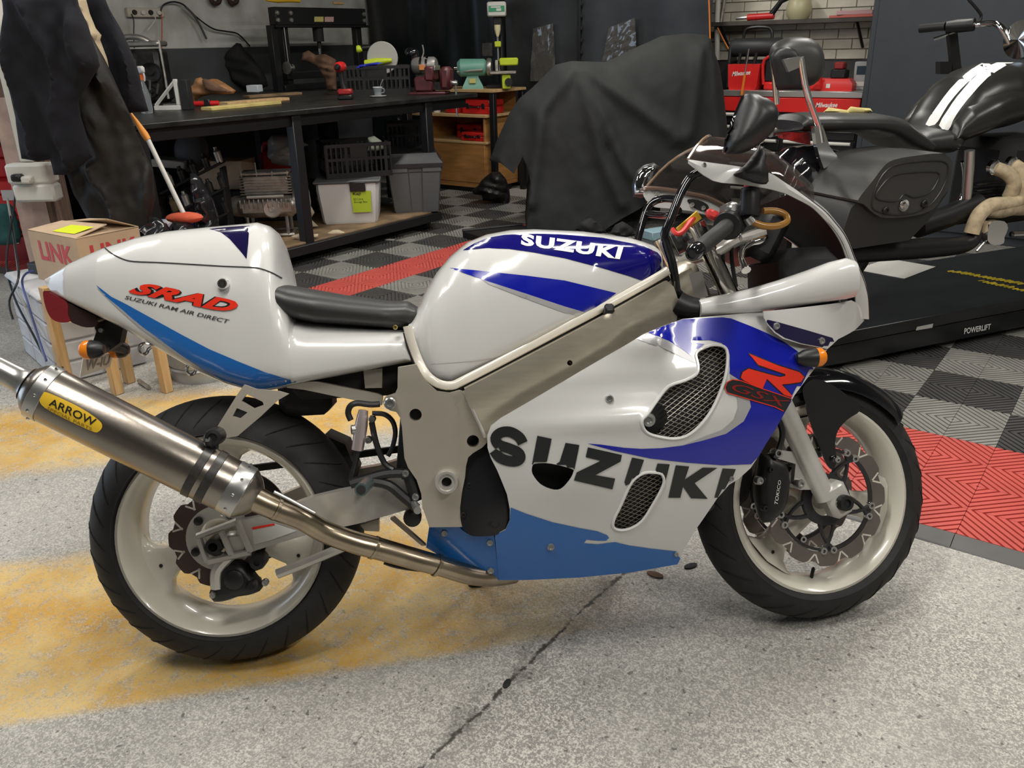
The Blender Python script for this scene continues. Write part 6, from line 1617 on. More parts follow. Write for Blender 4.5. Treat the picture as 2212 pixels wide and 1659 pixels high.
garment('cloth_jacket', 'navy jacket with one sleeve hanging in front of the bench', J0 + _hf * .22, zz(0, 0, .25316, [(700, -60), (870, -60), (930, 80), (1010, 230), (1090, 400), (1140, 520), (1180, 640), (1210, 780), (1260, 950), (1120, 960), (1060, 860), (1000, 740), (930, 620), (880, 480), (830, 330), (760, 120)]), M_navyc, 34, .022, .045, 2)
garment('wax_jacket', 'worn brown waxed coat hanging below the navy coat', J0 + _hf * .06, zz(0, 0, .25316, [(600, 300), (760, 280), (860, 480), (930, 630), (1000, 760), (1060, 880), (1100, 960), (1150, 1100), (1210, 1250), (1290, 1450), (1310, 1700), (1250, 1960), (1000, 1950), (760, 1880), (640, 1660), (580, 1480), (720, 1400), (800, 1330), (740, 1180), (680, 980), (600, 700)]), M_wax, 24, .026, .045, 4)
garment('fleece_vest', 'strip of cream fleece garment showing between the navy jackets', J0 + _hf * .11, zz(0, 0, .25316, [(640, -40), (710, -40), (750, 120), (800, 240), (850, 300), (840, 340), (900, 500), (925, 630), (890, 590), (840, 440), (790, 310), (740, 200), (690, 90), (645, 60)]), M_cream, 20, .01, .06, 1)
# low white brick pier with the cardboard box
M_wb = mat('white_painted_brick', (0.62, 0.62, 0.64), .7, var=.12, vscale=8, bump=.3, bscale=30)
PANG = atan2(-.12, .57)
pier = thing('brick_pier', 'low white painted brick pier carrying the cardboard box', 'pier', (-3.97, -1.40, 0), PANG)
PW, PD, PH = .58, .38, .37
cab('', (.012, .012, 0), (PW - .012, PD - .012, PH), pier, mat('white_mortar', (0.5, 0.5, 0.5), .8), .004, 'mortar_core')
bm_ = MB().box((0, 0, 0), (PW / 3 - .008, .03, .084), None, .006).mesh('brick'); bm_.materials.append(M_wb); bs_ = MB().box((0, 0, 0), (.03, PD / 2 - .01, .084), None, .006).mesh('brick'); bs_.materials.append(M_wb)
for r_ in range(4):
    for c_ in range(3):
        for y in (.015, PD - .015):
            o = bpy.data.objects.new('brick', bm_); COL.objects.link(o); o.parent = pier; o.location = (PW / 6 + PW / 3 * c_ + random.uniform(-.003, .003), y, .046 + .092 * r_)
    for c_ in range(2):
        for x in (.015, PW - .015):
            o = bpy.data.objects.new('brick', bs_); COL.objects.link(o); o.parent = pier; o.location = (x, PD / 4 + PD / 2 * c_, .046 + .092 * r_)
cab('', (-.008, -.008, PH), (PW + .008, PD + .008, .40), pier, M_wb, .012, 'cap_slab')
o = MB().box((0, 0, .025), (.12, .08, .05), None, .005).build('battery_pack', M_blk); o.location = (-3.80, -1.30, .40); o.rotation_euler = (0, 0, .2); tag(o, 'small black battery pack on the pier beside the cardboard box', 'battery')
BXA = .04
e = thing('cardboard_box', 'brown cardboard box with red print and its flaps folded over', 'box', (-3.70, -1.375, .40), BXA)
BW, BD, BH = .39, .29, .225
for nm, c, s_ in (('side_panel', (BW / 2, .003, BH / 2), (BW, .006, BH)), ('side_panel', (BW / 2, BD - .003, BH / 2), (BW, .006, BH)), ('side_panel', (.003, BD / 2, BH / 2), (.006, BD - .012, BH)), ('side_panel', (BW - .003, BD / 2, BH / 2), (.006, BD - .012, BH)), ('bottom_panel', (BW / 2, BD / 2, .003), (BW - .012, BD - .012, .006))):
    MB().box(c, s_).build(nm, M_card, e, smooth=False)
def flap(pts, th=.004): MB().add(*shell([V(p) for p in pts], [(0, 1, 2, 3)], (0, 0, -th))).build('flap', M_card, e, smooth=False)
flap([(0, .0, BH), (BW * .98, .0, BH), (BW * .93, BD * .56, BH + .03), (.03, BD * .50, BH + .018)]); flap([(0, BD, BH), (BW, BD, BH), (BW * .97, BD * .55, BH + .055), (.02, BD * .52, BH + .012)])
flap([(.0, .0, BH - .002), (.0, BD, BH - .002), (.15, BD * .95, BH + .002), (.15, .05, BH + .002)]); flap([(BW, .0, BH - .002), (BW, BD, BH - .002), (BW - .12, BD * .95, BH + .012), (BW - .12, .05, BH + .01)])
M_lred = mat('link_red', (0.55, 0.05, 0.06), .6)
text_on('box_lettering', 'LINK', [V((.07, -.0015, .10)), V((.34, -.0015, .10)), V((.34, -.0015, .185)), V((.07, -.0015, .185))], M_lred, e, bold=.03)
text_on('box_lettering', 'LINK', [V((BW + .0015, .05, .10)), V((BW + .0015, .27, .10)), V((BW + .0015, .27, .185)), V((BW + .0015, .05, .185))], M_lred, e, bold=.03)
MB().add([(.17, .02, BH + .006), (.33, .03, BH + .008), (.36, .105, BH + .0275), (.20, .095, BH + .0235)], [(0, 1, 2, 3)]).build('yellow_sticker', mat('fluoro_yellow', (0.72, 0.78, 0.03), .5), e, smooth=False)
MB().add([(.02, .04, BH + .0045), (.12, .04, BH + .0045), (.13, .10, BH + .0145), (.03, .10, BH + .0145)], [(0, 1, 2, 3)]).build('stamp_print', mat('faded_stamp', (0.42, 0.30, 0.20), .8, col2=(0.52, 0.38, 0.25), vscale=40), e, smooth=False)
# wooden stool and galvanised bin behind the rear wheel
e = thing('wooden_stool', 'plain pine stool with square legs beside the brick pier', 'stool', (-3.12, -1.42, 0))
for x, y in ((-3.30, -1.53), (-3.09, -1.43), (-2.93, -1.30), (-3.17, -1.33)): cab('', (x + 3.12 - .02, y + 1.42 - .02, 0), (x + 3.12 + .02, y + 1.42 + .02, .46), e, M_pine, .003, 'leg')
MB().box((.03, .03, .475), (.34, .22, .03), Matrix.Rotation(.55, 4, 'Z'), .006).build('seat', M_pine, e)
e = thing('metal_bin', 'galvanised steel bin standing behind the rear wheel', 'bin', (-2.98, -1.08, 0))
MB().lathe([(0, .004), (.13, .004), (.135, .0), (.14, .02), (.155, .30), (.16, .31), (.150, .31), (.132, .03), (0, .02)], 32).build('drum', mat('galvanised', (0.42, 0.43, 0.43), .4, .7, var=.2, vscale=5), e)
for z in (.06, .22): MB().lathe([(.142 + z * .05, z - .008), (.148 + z * .05, z), (.142 + z * .05, z + .008)], 32).build('rolled_rib', MATS['galvanised'], e)
o = MB().ball((0, 0, .014), (.022, .016, .014), 10).build('rubber_bung', M_blkm); o.location = G(432, 828, 0); tag(o, 'small black rubber bung on the concrete by the bin', 'bung')
o = MB().tube([G(300, 822, .01), G(322, 838, .01)], .009, 8).build('pipe_offcut', M_cast); tag(o, 'short dull pipe offcut on the floor before the stool', 'pipe')
# cords trailing from the outlet to the floor
def cord(lb, pts, r, m):
    P = smoothpts([V(p) for p in pts], 5); return tag(MB().tube(P, r, 8).build('electric_cable', m), lb, 'cable')
E0 = f2.M @ V((-.08, -.11, 1.0))
def cp(px, py, k): return CAM + ray(px, py) * (k / ray(px, py).dot(CF))
cord('black power cord hanging from the outlet past the brick pier', [cp(36, 385, 4.3), cp(30, 450, 4.15), cp(14, 560, 4.0), cp(30, 640, 3.85), cp(70, 720, 3.7), cp(100, 778, 3.6)], .005, M_blk)
cord('grey flex running from the outlet down to the muffler side of the pier', [cp(16, 430, 4.3), cp(28, 500, 4.1), cp(38, 570, 3.95), cp(48, 640, 3.8), cp(75, 710, 3.65), cp(98, 775, 3.55)], .0055, mat('grey_flex', (.35, .34, .31), .5))
cord('black twin cord looping in front of the white pier face', [cp(18, 440, 4.28), cp(34, 540, 3.95), cp(40, 600, 3.7), cp(20, 650, 3.68), cp(28, 690, 3.68)], .005, M_blk)
cord('blue cord curving from the cardboard box down the pier', [cp(72, 585, 3.55), cp(55, 592, 3.55), cp(48, 612, 3.6), cp(62, 660, 3.58), cp(80, 720, 3.56), cp(100, 780, 3.5)], .0045, mat('blue_flex', (.03, .05, .2), .5))
# red cases and a teal cloth beyond the post
for i, (px, z, w, h, lb) in enumerate(((26, .0, .42, .30, 'dark red tool case at the foot of the stack beyond the post'), (20, .30, .38, .24, 'red tool case in the middle of the stack beyond the post'), (30, .54, .30, .22, 'small bright red case topmost of the stack beyond the post'))):
    p = col(px, -6.05 - .1 * i, z); e = thing('tool_case', lb, 'tool case', V((p.x, p.y + .1, z)), YAW)
    cab('', (-w / 2, -.12, 0), (w / 2, .12, h * .6), e, mat('dark_red_case', (.28, .02, .025), .45) if i == 0 else M_tred, .01, 'lower_shell'); cab('', (-w / 2, -.12, h * .62), (w / 2, .12, h), e, M_tred, .01, 'lid'); cab('', (-.05, -.13, h * .45), (.05, -.12, h * .75), e, M_offw, .003, 'latch')
p = col(12, -5.6, 0)
lump('cloth_sack', 'teal cloth sack slumped on the floor beyond the post', 'sack', V((p.x, p.y, .2)), [(-30, 440), (20, 440), (34, 470), (44, 510), (42, 524), (10, 530), (-30, 525)], .10, mat('teal_cloth', (.03, .12, .12), .85, var=.3), .2, .03)
o = MB().box((0, 0, .5), (.30, .02, 1.0), None, .004).build('ply_sheet', M_pine); p = col(2, -6.95, .0); o.location = p + V((.2, -.6, 0)); o.rotation_euler = (.0, .12, YAW); tag(o, 'pale plywood offcut leaning beyond the post', 'timber')

# chips of dirt and dry leaf on the concrete under the fairing
for px, py, r_, m_, lb in ((1492, 1224, .016, M_blkm, 'black lump of dirt on the concrete behind the front tyre'), (1415, 1243, .018, M_brown, 'dry brown leaf lying under the front of the fairing'), (1240, 1238, .014, M_brown, 'small brown chip on the concrete under the belly panel'), (1095, 1478, .012, M_blkm, 'dark grit crumb lodged beside the floor joint')):
    p = G(px, py, 0); o = MB().ball((0, 0, r_ * .18), (r_ * 1.4, r_ * .7, r_ * .25), 10).build('floor_debris', m_); o.location = p; o.rotation_euler = (0, 0, random.uniform(0, 3)); tag(o, lb, 'debris')
# ------------------------------------------------------------------ curtains and far wall
KY = 3.95
M_cur = mat('black_vinyl_curtain', (0.030, 0.032, 0.034), .38, var=.3, vscale=3)
M_curd = mat('dark_plastic_sheet', (0.006, 0.009, 0.010), .3)
def curtain(name, label, x0, x1, y, m, amp=.025, k=9, z1=2.9, holes=()):
    e = thing(name, label, 'curtain', ((x0 + x1) / 2, y, 0)); nx, nz = 60, 24; vs = []; fs = []
    for i in range(nx + 1):
        for j in range(nz + 1):
            x = x0 + (x1 - x0) * i / nx; z = .03 + (z1 - .03) * j / nz
            dy = amp * (sin(x * k) + .6 * sin(x * k * 2.1 + 1 + z) + .5 * sin(z * 3 + x * 4))
            vs.append((x - (x0 + x1) / 2, dy, z))
    for i in range(nx):
        for j in range(nz):
            cx, cz = vs[i * (nz + 1) + j][0] + (x0 + x1) / 2 + (x1 - x0) / nx / 2, vs[i * (nz + 1) + j][2] + .06
            if any(h[0] < cx < h[1] and h[2] < cz < h[3] for h in holes): continue
            a = i * (nz + 1) + j; fs.append((a, a + nz + 1, a + nz + 2, a + 1))
    MB().add(*shell([V(p) for p in vs], fs, (0, .006, 0))).build('sheet', m, e, smooth=80)
    MB().tube([(x0 - (x0 + x1) / 2, .0, z1), (x1 - (x0 + x1) / 2, 0, z1)], .02, 10).build('rail', M_blk, e)
    return e
curtain('plastic_curtain', 'glossy black plastic sheet hung behind the plywood cabinet', WX + .05, -4.95, KY, M_curd, .03, 7)
ga, gb = aty(1100, 50, KY).x, aty(1545, 50, KY).x
cu = curtain('booth_curtain', 'dark grey vinyl booth curtain with crinkled clear windows behind the covered machine', ga, gb, KY - .06, M_cur, .014, 5)
cx0 = (ga + gb) / 2
M_win = mat('crinkled_clear_vinyl', (0.10, 0.095, 0.09), .04, alpha=.75, coat=1.0)
for (p0, p1, p2, p3) in (((1155, 62), (1198, 50), (1205, 175), (1148, 175)), ((1318, 60), (1375, 38), (1378, 120), (1300, 150))):
    q = [aty(*p, KY - .09) for p in (p3, p2, p1, p0)]; fn = quadmap(q); vs = []; fs = []
    for i in range(13):
        for j in range(17):
            w = fn(i / 12, j / 16); w = w + V((-cx0, -(KY - .06) - .02 - random.uniform(0, .013), 0)); vs.append(w)
    for i in range(12):
        for j in range(16): a = i * 17 + j; fs.append((a, a + 17, a + 18, a + 1))
    MB().add(vs, fs).build('clear_window', M_win, cu, smooth=70)
xz = aty(1262, 60, KY).x - cx0
MB().box((xz, -.03, 1.4), (.035, .012, 2.6), None, .003).build('zip_strip', M_blk, cu)
for k in range(26): MB().box((xz + .03, -.035, .35 + k * .1), (.018, .012, .03), None, .003).build('zip_loop', M_blkm, cu)
tag(MB().tube([aty(1531, -20, KY - .12), aty(1534, 85, KY - .12), aty(1536, 180, KY - .12)], .006, 8).build('air_line', mat('orange_hose', (.8, .22, .02), .4)), 'orange air hose hanging at the curtain edge', 'hose')
tag(MB().tube([aty(1552, -20, KY + .2), aty(1549, 40, KY + .2), aty(1549, 130, KY + .2)], .022, 12).build('drain_pipe', M_offw), 'white plastic pipe running down beside the curtain', 'pipe')
tag(MB().tube([aty(1568, -20, KY + .25), aty(1557, 50, KY + .25)], .018, 12).build('conduit', M_cast), 'thin grey conduit leaning beside the white pipe', 'pipe')
tag(MB().tube(smoothpts([aty(1550, 60, KY + .1), aty(1560, 80, KY + .1), aty(1574, 106, KY + .1)], 3), .006, 8).build('air_line', MATS['orange_hose']), 'short orange hose drooping behind the black tool bag', 'hose')
# shelf on the brick wall
FY = RY1 - .13
sa, sb = aty(1548, 52, FY - .14), aty(1886, 45, FY - .14)
e = thing('wall_shelf', 'thin dark shelf on brackets fixed to the cream brick wall', 'shelf', (sa.x, FY, sa.z))
cab('', (0, -.28, -.02), (sb.x - sa.x + .1, .0, .012), e, mat('dark_shelf', (.06, .05, .042), .6, var=.3), .003, 'board')
for f_ in (.06, .93): MB().tube([((sb.x - sa.x) * f_, -.24, -.02), ((sb.x - sa.x) * f_, -.01, -.2)], .012, 6).build('bracket', M_blk, e)
def onshelf(px): p = coly(px, FY - .14, sa.z + .012); return p
e = thing('power_tool', 'red and black torch tool lying on the wall shelf', 'tool', onshelf(1645), .0)
MB().tube([(-.12, 0, .03), (.10, 0, .035)], .026, 10).build('barrel', M_tred, e); MB().tube([(.08, 0, .05), (.15, .0, .14), (.22, 0, .18)], [.024, .02, .03], 10).build('handle', M_blk, e); MB().tube([(-.22, 0, .025), (-.12, 0, .03)], .012, 8).build('nozzle', M_steel, e)
e = thing('oil_jug', 'round yellowed plastic jug on the wall shelf', 'jug', onshelf(1724))
MB().lathe([(0, 0), (.07, .0), (.095, .04), (.10, .09), (.08, .15), (.03, .19), (.03, .21), (0, .21)], 22).build('body', mat('yellowed_plastic', (.50, .46, .28), .4), e); MB().tube(smoothpts([(.06, 0, .15), (.12, 0, .22), (.14, 0, .3)], 3), .006, 6).build('spout_tube', MATS['yellowed_plastic'], e)
for i, (w_, d_, h_, m_, lb) in enumerate(((.34, .22, .02, mat('pale_red_cover', (.55, .13, .10), .6), 'flat red folder lying on the wall shelf'), (.26, .20, .03, mat('pink_paper', (.55, .35, .36), .7), 'pink paper stack on top of the red folder'))):
    o = MB().box((0, 0, h_ / 2), (w_, d_, h_), None, .003).build('folder', m_); o.location = onshelf(1850) + V((0, 0, .0 if i == 0 else .02)); o.rotation_euler = (0, 0, .2 * i - .1); tag(o, lb, 'folder')
# red tool chest with drawers
TY = 3.62
ca, cb = aty(1562, 193, TY), aty(1862, 200, TY); cz = (ca.z + cb.z) / 2 + .0
e = thing('tool_chest', 'red and black roller tool chest with white drawer pulls and silver top edge', 'tool chest', (ca.x, TY, 0)); CWD = cb.x - ca.x
cab('', (0, .01, .12), (CWD, .5, cz - .045), e, M_blk, .006, 'carcass'); cab('', (-.01, -.01, cz - .045), (CWD + .01, .52, cz), e, mat('stainless_top', (.6, .6, .58), .3, .8), .004, 'steel_top')
cab('', (0, -.01, cz - .155), (CWD, .012, cz - .05), e, M_tred, .004, 'red_drawer')
zc2 = cz - .165; k = 0
while zc2 > .22:
    for (xa, xb) in ((.012, CWD * .46), (CWD * .48, CWD - .012)):
        d = cab('', (xa, -.006, zc2 - .085), (xb, .012, zc2 - .005), e, M_blk, .003, 'drawer')
        MB().tube([(xa + .02, -.018, zc2 - .015), (xb - .02, -.018, zc2 - .015)], .013, 10).build('drawer_pull', M_offw, d)
    zc2 -= .095
for x in (.08, CWD - .08):
    for y in (.06, .44): MB().lathe([(0, .018), (.04, .018), (.05, .008), (.05, -.008), (.04, -.018), (0, -.018)], 16, align((1, 0, 0), (x, y, .0665))).box((x, y, .115), (.05, .05, .02)).build('castor', M_blk, e)
text_on('logo_lettering', 'Milwaukee', [V((CWD * .70, -.0115, cz - .115)), V((CWD * .85, -.0115, cz - .11)), V((CWD * .85, -.0115, cz - .075)), V((CWD * .70, -.0115, cz - .08))], M_whp, e, bold=.015, shear=.3)
# things on the chest
def onchest(px, dy=.15): return coly(px, TY + dy, cz)
e = thing('tool_tote', 'open black tool tote with carry handle on the tool chest', 'tool bag', onchest(1628, .32))
hb = aty(1628, 82, TY + .32).z - cz
cab('', (-.20, -.09, 0), (.20, .10, .05), e, M_blkm, .01, 'base'); MB().lathe([(0, .21), (.06, .21), (.07, .19), (.07, -.19), (.06, -.21), (0, -.21)], 20, align((1, 0, 0), (0, .0, hb - .07))).build('roll_top', mat('black_nylon', (.022, .023, .025), .5), e)
for s in (-.2, .2): cab('', (s - .012, -.07, .0), (s + .012, .07, hb - .05), e, M_blk, .006, 'side_frame')
MB().tube(smoothpts([(-.12, 0, hb - .01), (-.09, 0, hb + .07), (.09, 0, hb + .07), (.12, 0, hb - .01)], 4), .012, 8).build('carry_handle', M_blk, e); cab('', (-.19, .05, .05), (.19, .09, hb * .55), e, M_blk, .004, 'back_pocket')
e = thing('tool_pouch', 'bright red lettered tool pouch standing before the black tote', 'pouch', onchest(1610, .12))
MB().loft([[(x * k, y, z) for x, y in ((-.13, -.07), (.13, -.07), (.13, .06), (-.13, .06))] for z, k in ((0, .82), (.03, .9), (.19, 1.0))]).build('body', M_tred, e, smooth=30)
text_on('logo_lettering', 'Milwaukee', [V((-.09, -.0715, .10)), V((.06, -.0715, .115)), V((.06, -.0715, .15)), V((-.09, -.0715, .135))], M_whp, e, bold=.015, shear=.3)
for x in (-.08, -.02, .05): MB().tube([(x, 0, .15), (x + .02, 0, .27)], .014, 8).build('tool_handle', M_blk, e)
e = thing('work_radio', 'red framed jobsite radio with dark face beside the red pouch', 'radio', onchest(1672, .13))
cab('', (-.07, -.06, 0), (.07, .06, .06), e, M_tred, .012, 'base'); cab('', (-.07, -.05, .06), (.07, .05, .23), e, M_blk, .01, 'face'); MB().tube(smoothpts([(-.07, -.05, .04), (-.075, -.06, .22), (.07, -.06, .24), (.075, -.05, .05)], 4), .012, 8).build('roll_cage', M_tred, e)
e = thing('battery_charger', 'red battery charger with a battery on top at the end of the tool chest', 'charger', onchest(1800, .15))
MB().loft([[(x * k, y * k, z) for x, y in ((-.16, -.09), (.16, -.09), (.16, .09), (-.16, .09))] for z, k in ((0, 1), (.05, 1), (.085, .8))]).build('charger_base', M_tred, e, smooth=30); cab('', (-.02, -.05, .085), (.09, .05, .15), e, M_blk, .008, 'battery'); cab('', (0, -.052, .15), (.07, .04, .20), e, mat('dark_red_batt', (.25, .02, .02), .4), .008, 'battery_top'); cab('', (-.03, -.092, .02), (.0, -.089, .05), e, M_offw, .001, 'label')
lump('red_glove', 'red work glove propped against the battery charger', 'glove', onchest(1762, .03) + V((0, 0, .05)), [(1748, 194), (1758, 168), (1766, 155), (1776, 168), (1774, 194)], .02, M_tred, .3, .012)
e = thing('power_meter', 'small grey meter box with dark display at the cabinet side of the chest', 'meter', onchest(1857, .2))
cab('', (-.05, -.03, 0), (.05, .03, .20), e, mat('meter_grey', (.35, .36, .36), .5), .006, 'case'); cab('', (-.03, -.033, .11), (.035, -.029, .17), e, mat('meter_screen', (.03, .05, .07), .2), .001, 'display'); cab('', (-.045, -.034, .03), (.045, -.029, .06), e, M_offw, .001, 'label_strip')
# tall dark cabinet
DY = 3.40; da = aty(1861, 220, DY)
e = thing('tall_cabinet', 'tall plain slate grey steel cabinet behind the cruiser motorcycle', 'cabinet', (da.x, DY, 0))
M_slate = mat('slate_steel', (.030, .036, .044), .55, var=.06)
cab('', (0, 0, 0), (2.6, .55, 2.25), e, M_slate, .004, 'carcass')
for a_, b_ in ((.04, 1.28), (1.29, 2.56)):
    d = cab('', (a_, -.018, .06), (b_, 0, 2.2), e, M_slate, .004, 'door')
    MB().box((b_ - .06 if a_ < .5 else a_ + .06, -.03, 1.1), (.02, .02, .14), None, .005).build('door_handle', M_blk, d)

# ------------------------------------------------------------------ covered machine
CV = V((-3.05, 2.55, .0)); fr = facing(V((-3.2, 2.62, 0)))
OUT = [(1058, 345), (1075, 300), (1100, 245), (1122, 213), (1150, 190), (1180, 160), (1200, 140), (1235, 132), (1310, 134), (1340, 120), (1380, 100), (1430, 78), (1480, 72), (1522, 75), (1530, 84), (1545, 130), (1560, 200), (1570, 290), (1575, 400), (1560, 430), (1480, 415), (1420, 405), (1380, 425), (1330, 452), (1290, 478), (1235, 494), (1135, 492), (1140, 420), (1145, 380), (1135, 345), (1128, 330), (1110, 365), (1082, 345)]
cover = framed('motorcycle_cover', 'black cloth cover draped over a parked motorcycle before the booth curtain', 'cover', fr)
_oc = [fr.P(*p, 0) for p in OUT[:20]]
def ed(x, z):
    d = 9
    for a, b in zip(_oc, _oc[1:]):
        L_ = (b.x - a.x) ** 2 + (b.z - a.z) ** 2; t = min(1, max(0, ((x - a.x) * (b.x - a.x) + (z - a.z) * (b.z - a.z)) / L_))
        d = min(d, math.hypot(x - a.x - t * (b.x - a.x), z - a.z - t * (b.z - a.z)))
    return d
z0_ = fr.P(1300, 500, 0).z
RIDG = [[fr.P(*p, 0) for p in L_] for L_ in ([(1165, 233), (1240, 140)], [(1165, 233), (1145, 420)], [(1245, 145), (1330, 330), (1380, 400)], [(1262, 150), (1430, 275), (1460, 290)], [(1245, 145), (1290, 330), (1330, 420)], [(1525, 85), (1540, 400)], [(1500, 110), (1470, 280), (1440, 290)], [(1545, 140), (1560, 450)])]
def ridge(x, z):
    s_ = 0
    for R_ in RIDG:
        a, b = R_[0], R_[1]
        for a, b in zip(R_, R_[1:]):
            L2 = (b.x - a.x) ** 2 + (b.z - a.z) ** 2; t = min(1, max(0, ((x - a.x) * (b.x - a.x) + (z - a.z) * (b.z - a.z)) / L2))
            d = math.hypot(x - a.x - t * (b.x - a.x), z - a.z - t * (b.z - a.z)); s_ = max(s_, math.exp(-(d / .05) ** 2))
    return s_
def cov_a(x, z):
    d = ed(x, z); b = .10 + .26 * (1 - math.exp(-d / .22)) + .10 * max(0, .5 - z)
    return b * min(1, .3 + d / .06) + .06 * ridge(x, z) + .02 * mnoise.noise(V((x * 7, z * 3, 1))) + .008 * mnoise.noise(V((x * 20, z * 12, 4)))
pillow(fr, 'cloth', OUT, cov_a, mat('black_cover_cloth', (.017, .0185, .0185), .8, bump=.08, bscale=120), cover, .03, 70)
cwheel = MB().lathe([(.20, .05), (.28, .06), (.31, .03), (.315, 0), (.31, -.03), (.28, -.06), (.20, -.05)], 40, align((0, -1, 0), fr.P(1165, 440, 0) * 1 + V((.22, .05, 0)))).build('tyre', M_rub, cover)
MB().box((fr.P(1300, 420, 0).x, 0, .22), (.9, .22, .34), None, .06).build('machine_body', M_blkm, cover)
# oily gearbox lump on the floor beside the cover
lump('gearbox_casing', 'dark oily gearbox casing standing on the tiles beside the covered motorcycle', 'machine part', coly(1062, 2.95, .15), zz(880, 380, .14467, [(962, 215), (1060, 140), (1110, 60), (1180, 0), (1260, -60), (1380, -60), (1470, 40), (1520, 180), (1535, 300), (1530, 450), (1440, 470), (1370, 460), (1360, 390), (1290, 380), (1200, 372), (1130, 362), (1100, 285), (985, 275)]), .10, M_dirty, .22, .016, 26)
# ------------------------------------------------------------------ motorcycle lift
LH = .20; n0 = G(1900, 703, LH); n1 = G(2212, 645, LH); ld = (n1 - n0); ld.z = 0; ld.normalize(); LANG = atan2(ld.y, ld.x); lside = V((-ld.y, ld.x, 0))
lift = thing('motorcycle_lift', 'low black motorcycle lift platform with white lettering and yellow print', 'lift', V((n0.x, n0.y, 0.0165)), LANG)
M_lift = mat('lift_black', (.010, .011, .012), .28, var=.2, vscale=6)
LZ = LH - .0165; LW = .72; X0, X1 = -.75, 1.9
cab('', (X0, 0, LZ - .055), (X1, LW, LZ), lift, M_lift, .004, 'platform')
cab('', (X0 + .05, .02, .03), (X1 - .05, .10, LZ - .06), lift, M_lift, .006, 'base_rail'); cab('', (X0 + .05, LW - .1, .03), (X1 - .05, LW - .02, LZ - .06), lift, M_lift, .006, 'base_rail')
for x in (X0 + .1, X1 - .2): cab('', (x, .04, 0), (x + .12, LW - .04, .035), lift, M_blk, .006, 'cross_foot')
il = lift.matrix_world
LM = Matrix.Translation((n0.x, n0.y, 0.0165)) @ Matrix.Rotation(LANG, 4, 'Z'); LI = LM.inverted()
def lf(px, py, off=0.018): return LI @ W(px, py, LM @ V((0, off, 0)), lside)
text_on('lift_lettering', 'POWERLIFT', [lf(2082, 722), lf(2139, 711), lf(2140, 699), lf(2083, 709)], M_whp, lift, off=(0, -.0015, 0), bold=.02)
MB().add([lf(1978, 714, -.001), lf(2014, 708, -.001), lf(2016, 699, -.001), lf(1981, 706, -.001)], [(0, 1, 2, 3)]).build('rating_plate', mat('grey_plate', (.42, .42, .40), .5), lift, smooth=False)
def lt(px, py): return LI @ G(px, py, LH + .001)
M_yp = mat('lift_yellow', (.55, .42, .02), .5)
yl_ = MB()          # two rows of slanted yellow print, too foreshortened to read
for (r0, r1, n_) in (((2046, 585), (2206, 614), 17), ((2112, 606), (2222, 632), 12)):
    for k in range(n_):
        t_ = k / n_; x = r0[0] + (r1[0] - r0[0]) * t_; y = r0[1] + (r1[1] - r0[1]) * t_; w_ = random.choice((14, 20, 24)); h_ = random.choice((1.6, 2.4, 2.8))
        yl_.add([lt(x, y), lt(x + w_, y - 1.5), lt(x + w_ + 2, y - 1.5 + h_), lt(x + 2, y + h_)], [(0, 1, 2, 3)])
o = yl_.build('yellow_print', M_yp, lift, smooth=False); o['kind'] = 'stuff'
o = MB().box((0, 0, .0), (.34, .26, .002)).build('paper_sheet', M_offw); q_ = G(1935, 580, LH); o.location = (q_.x, q_.y, LH + .0015); o.rotation_euler = (0, 0, LANG + .3); tag(o, 'pale card sheet lying on the lift under the cruiser exhaust', 'card')

# ------------------------------------------------------------------ cruiser motorcycle on the lift
CO = n0 + lside * .40; CO.z = LH
FCR = Frame(Matrix.Translation(CO) @ Matrix((ld, lside, V((0, 0, 1)))).transposed().to_4x4())
cr = framed('cruiser_motorcycle', 'black cruiser motorcycle with leather saddlebags and white striped tank on the lift', 'motorcycle', FCR)
ZQ = lambda L: zz(1540, 0, .3038, L); ZS = lambda L: zz(1650, 200, .33754, L); ZH = lambda L: zz(1960, 0, .19296, L); ZX = lambda L: zz(1900, 300, .19283, L)
M_lea = mat('black_leather', (.020, .020, .020), .42, bump=.08, bscale=220); M_matb = mat('satin_black_tank', (.018, .018, .017), .30)
# saddlebag: body, lid and front
def cr_a(a0): return lambda x, z: a0
BAGP = ZS([(600, 690), (690, 560), (755, 480), (830, 430), (1000, 398), (1150, 387), (1192, 420), (1202, 470), (1175, 640), (1120, 720), (1060, 810), (930, 945), (570, 1000), (510, 880), (555, 745)])
bag = panel(FCR, 'saddlebag', BAGP, lambda x, z: .40, .27, M_lea, cr, (), .05)
LIDP = smoothpts(ZS([(600, 690), (700, 560), (760, 480), (830, 430), (1000, 400), (1120, 390), (1190, 420), (1205, 480), (1190, 600), (1140, 670), (1090, 740), (980, 785), (780, 802), (700, 770), (640, 715)]), 3, True)
lid = panel(FCR, 'saddlebag_lid', LIDP, lambda x, z: .418, .31, mat('worn_black_leather', (.042, .042, .040), .36, bump=.06, bscale=200), cr, (), .04)
for L_, w_ in ((ZS([(715, 670), (760, 590), (830, 530), (960, 510), (1110, 510), (1115, 560), (1060, 640), (960, 670), (900, 650), (860, 690), (790, 695)]), 3), (ZS([(690, 720), (740, 560), (830, 470), (1000, 440), (1150, 440), (1180, 500), (1140, 620), (1050, 730), (900, 780), (760, 770)]), 2.5)):
    MB().tube(smoothpts([FCR.P(*p, .419) for p in L_], 3, True), .0035, 6, closed=True).build('embossed_seam', M_lea, lid)
for px, py in ZS([(778, 755), (1025, 710)]): bolt(FCR, px, py, .42, .016, M_blk, lid, .008, 'stud')
p = FCR.P(*ZS([(893, 722)])[0], .42); MB().lathe([(0, .010), (.010, .010), (.014, .004), (.024, .006), (.026, 0)], 10, align((0, -1, 0), p)).build('concho', M_chrome, lid)
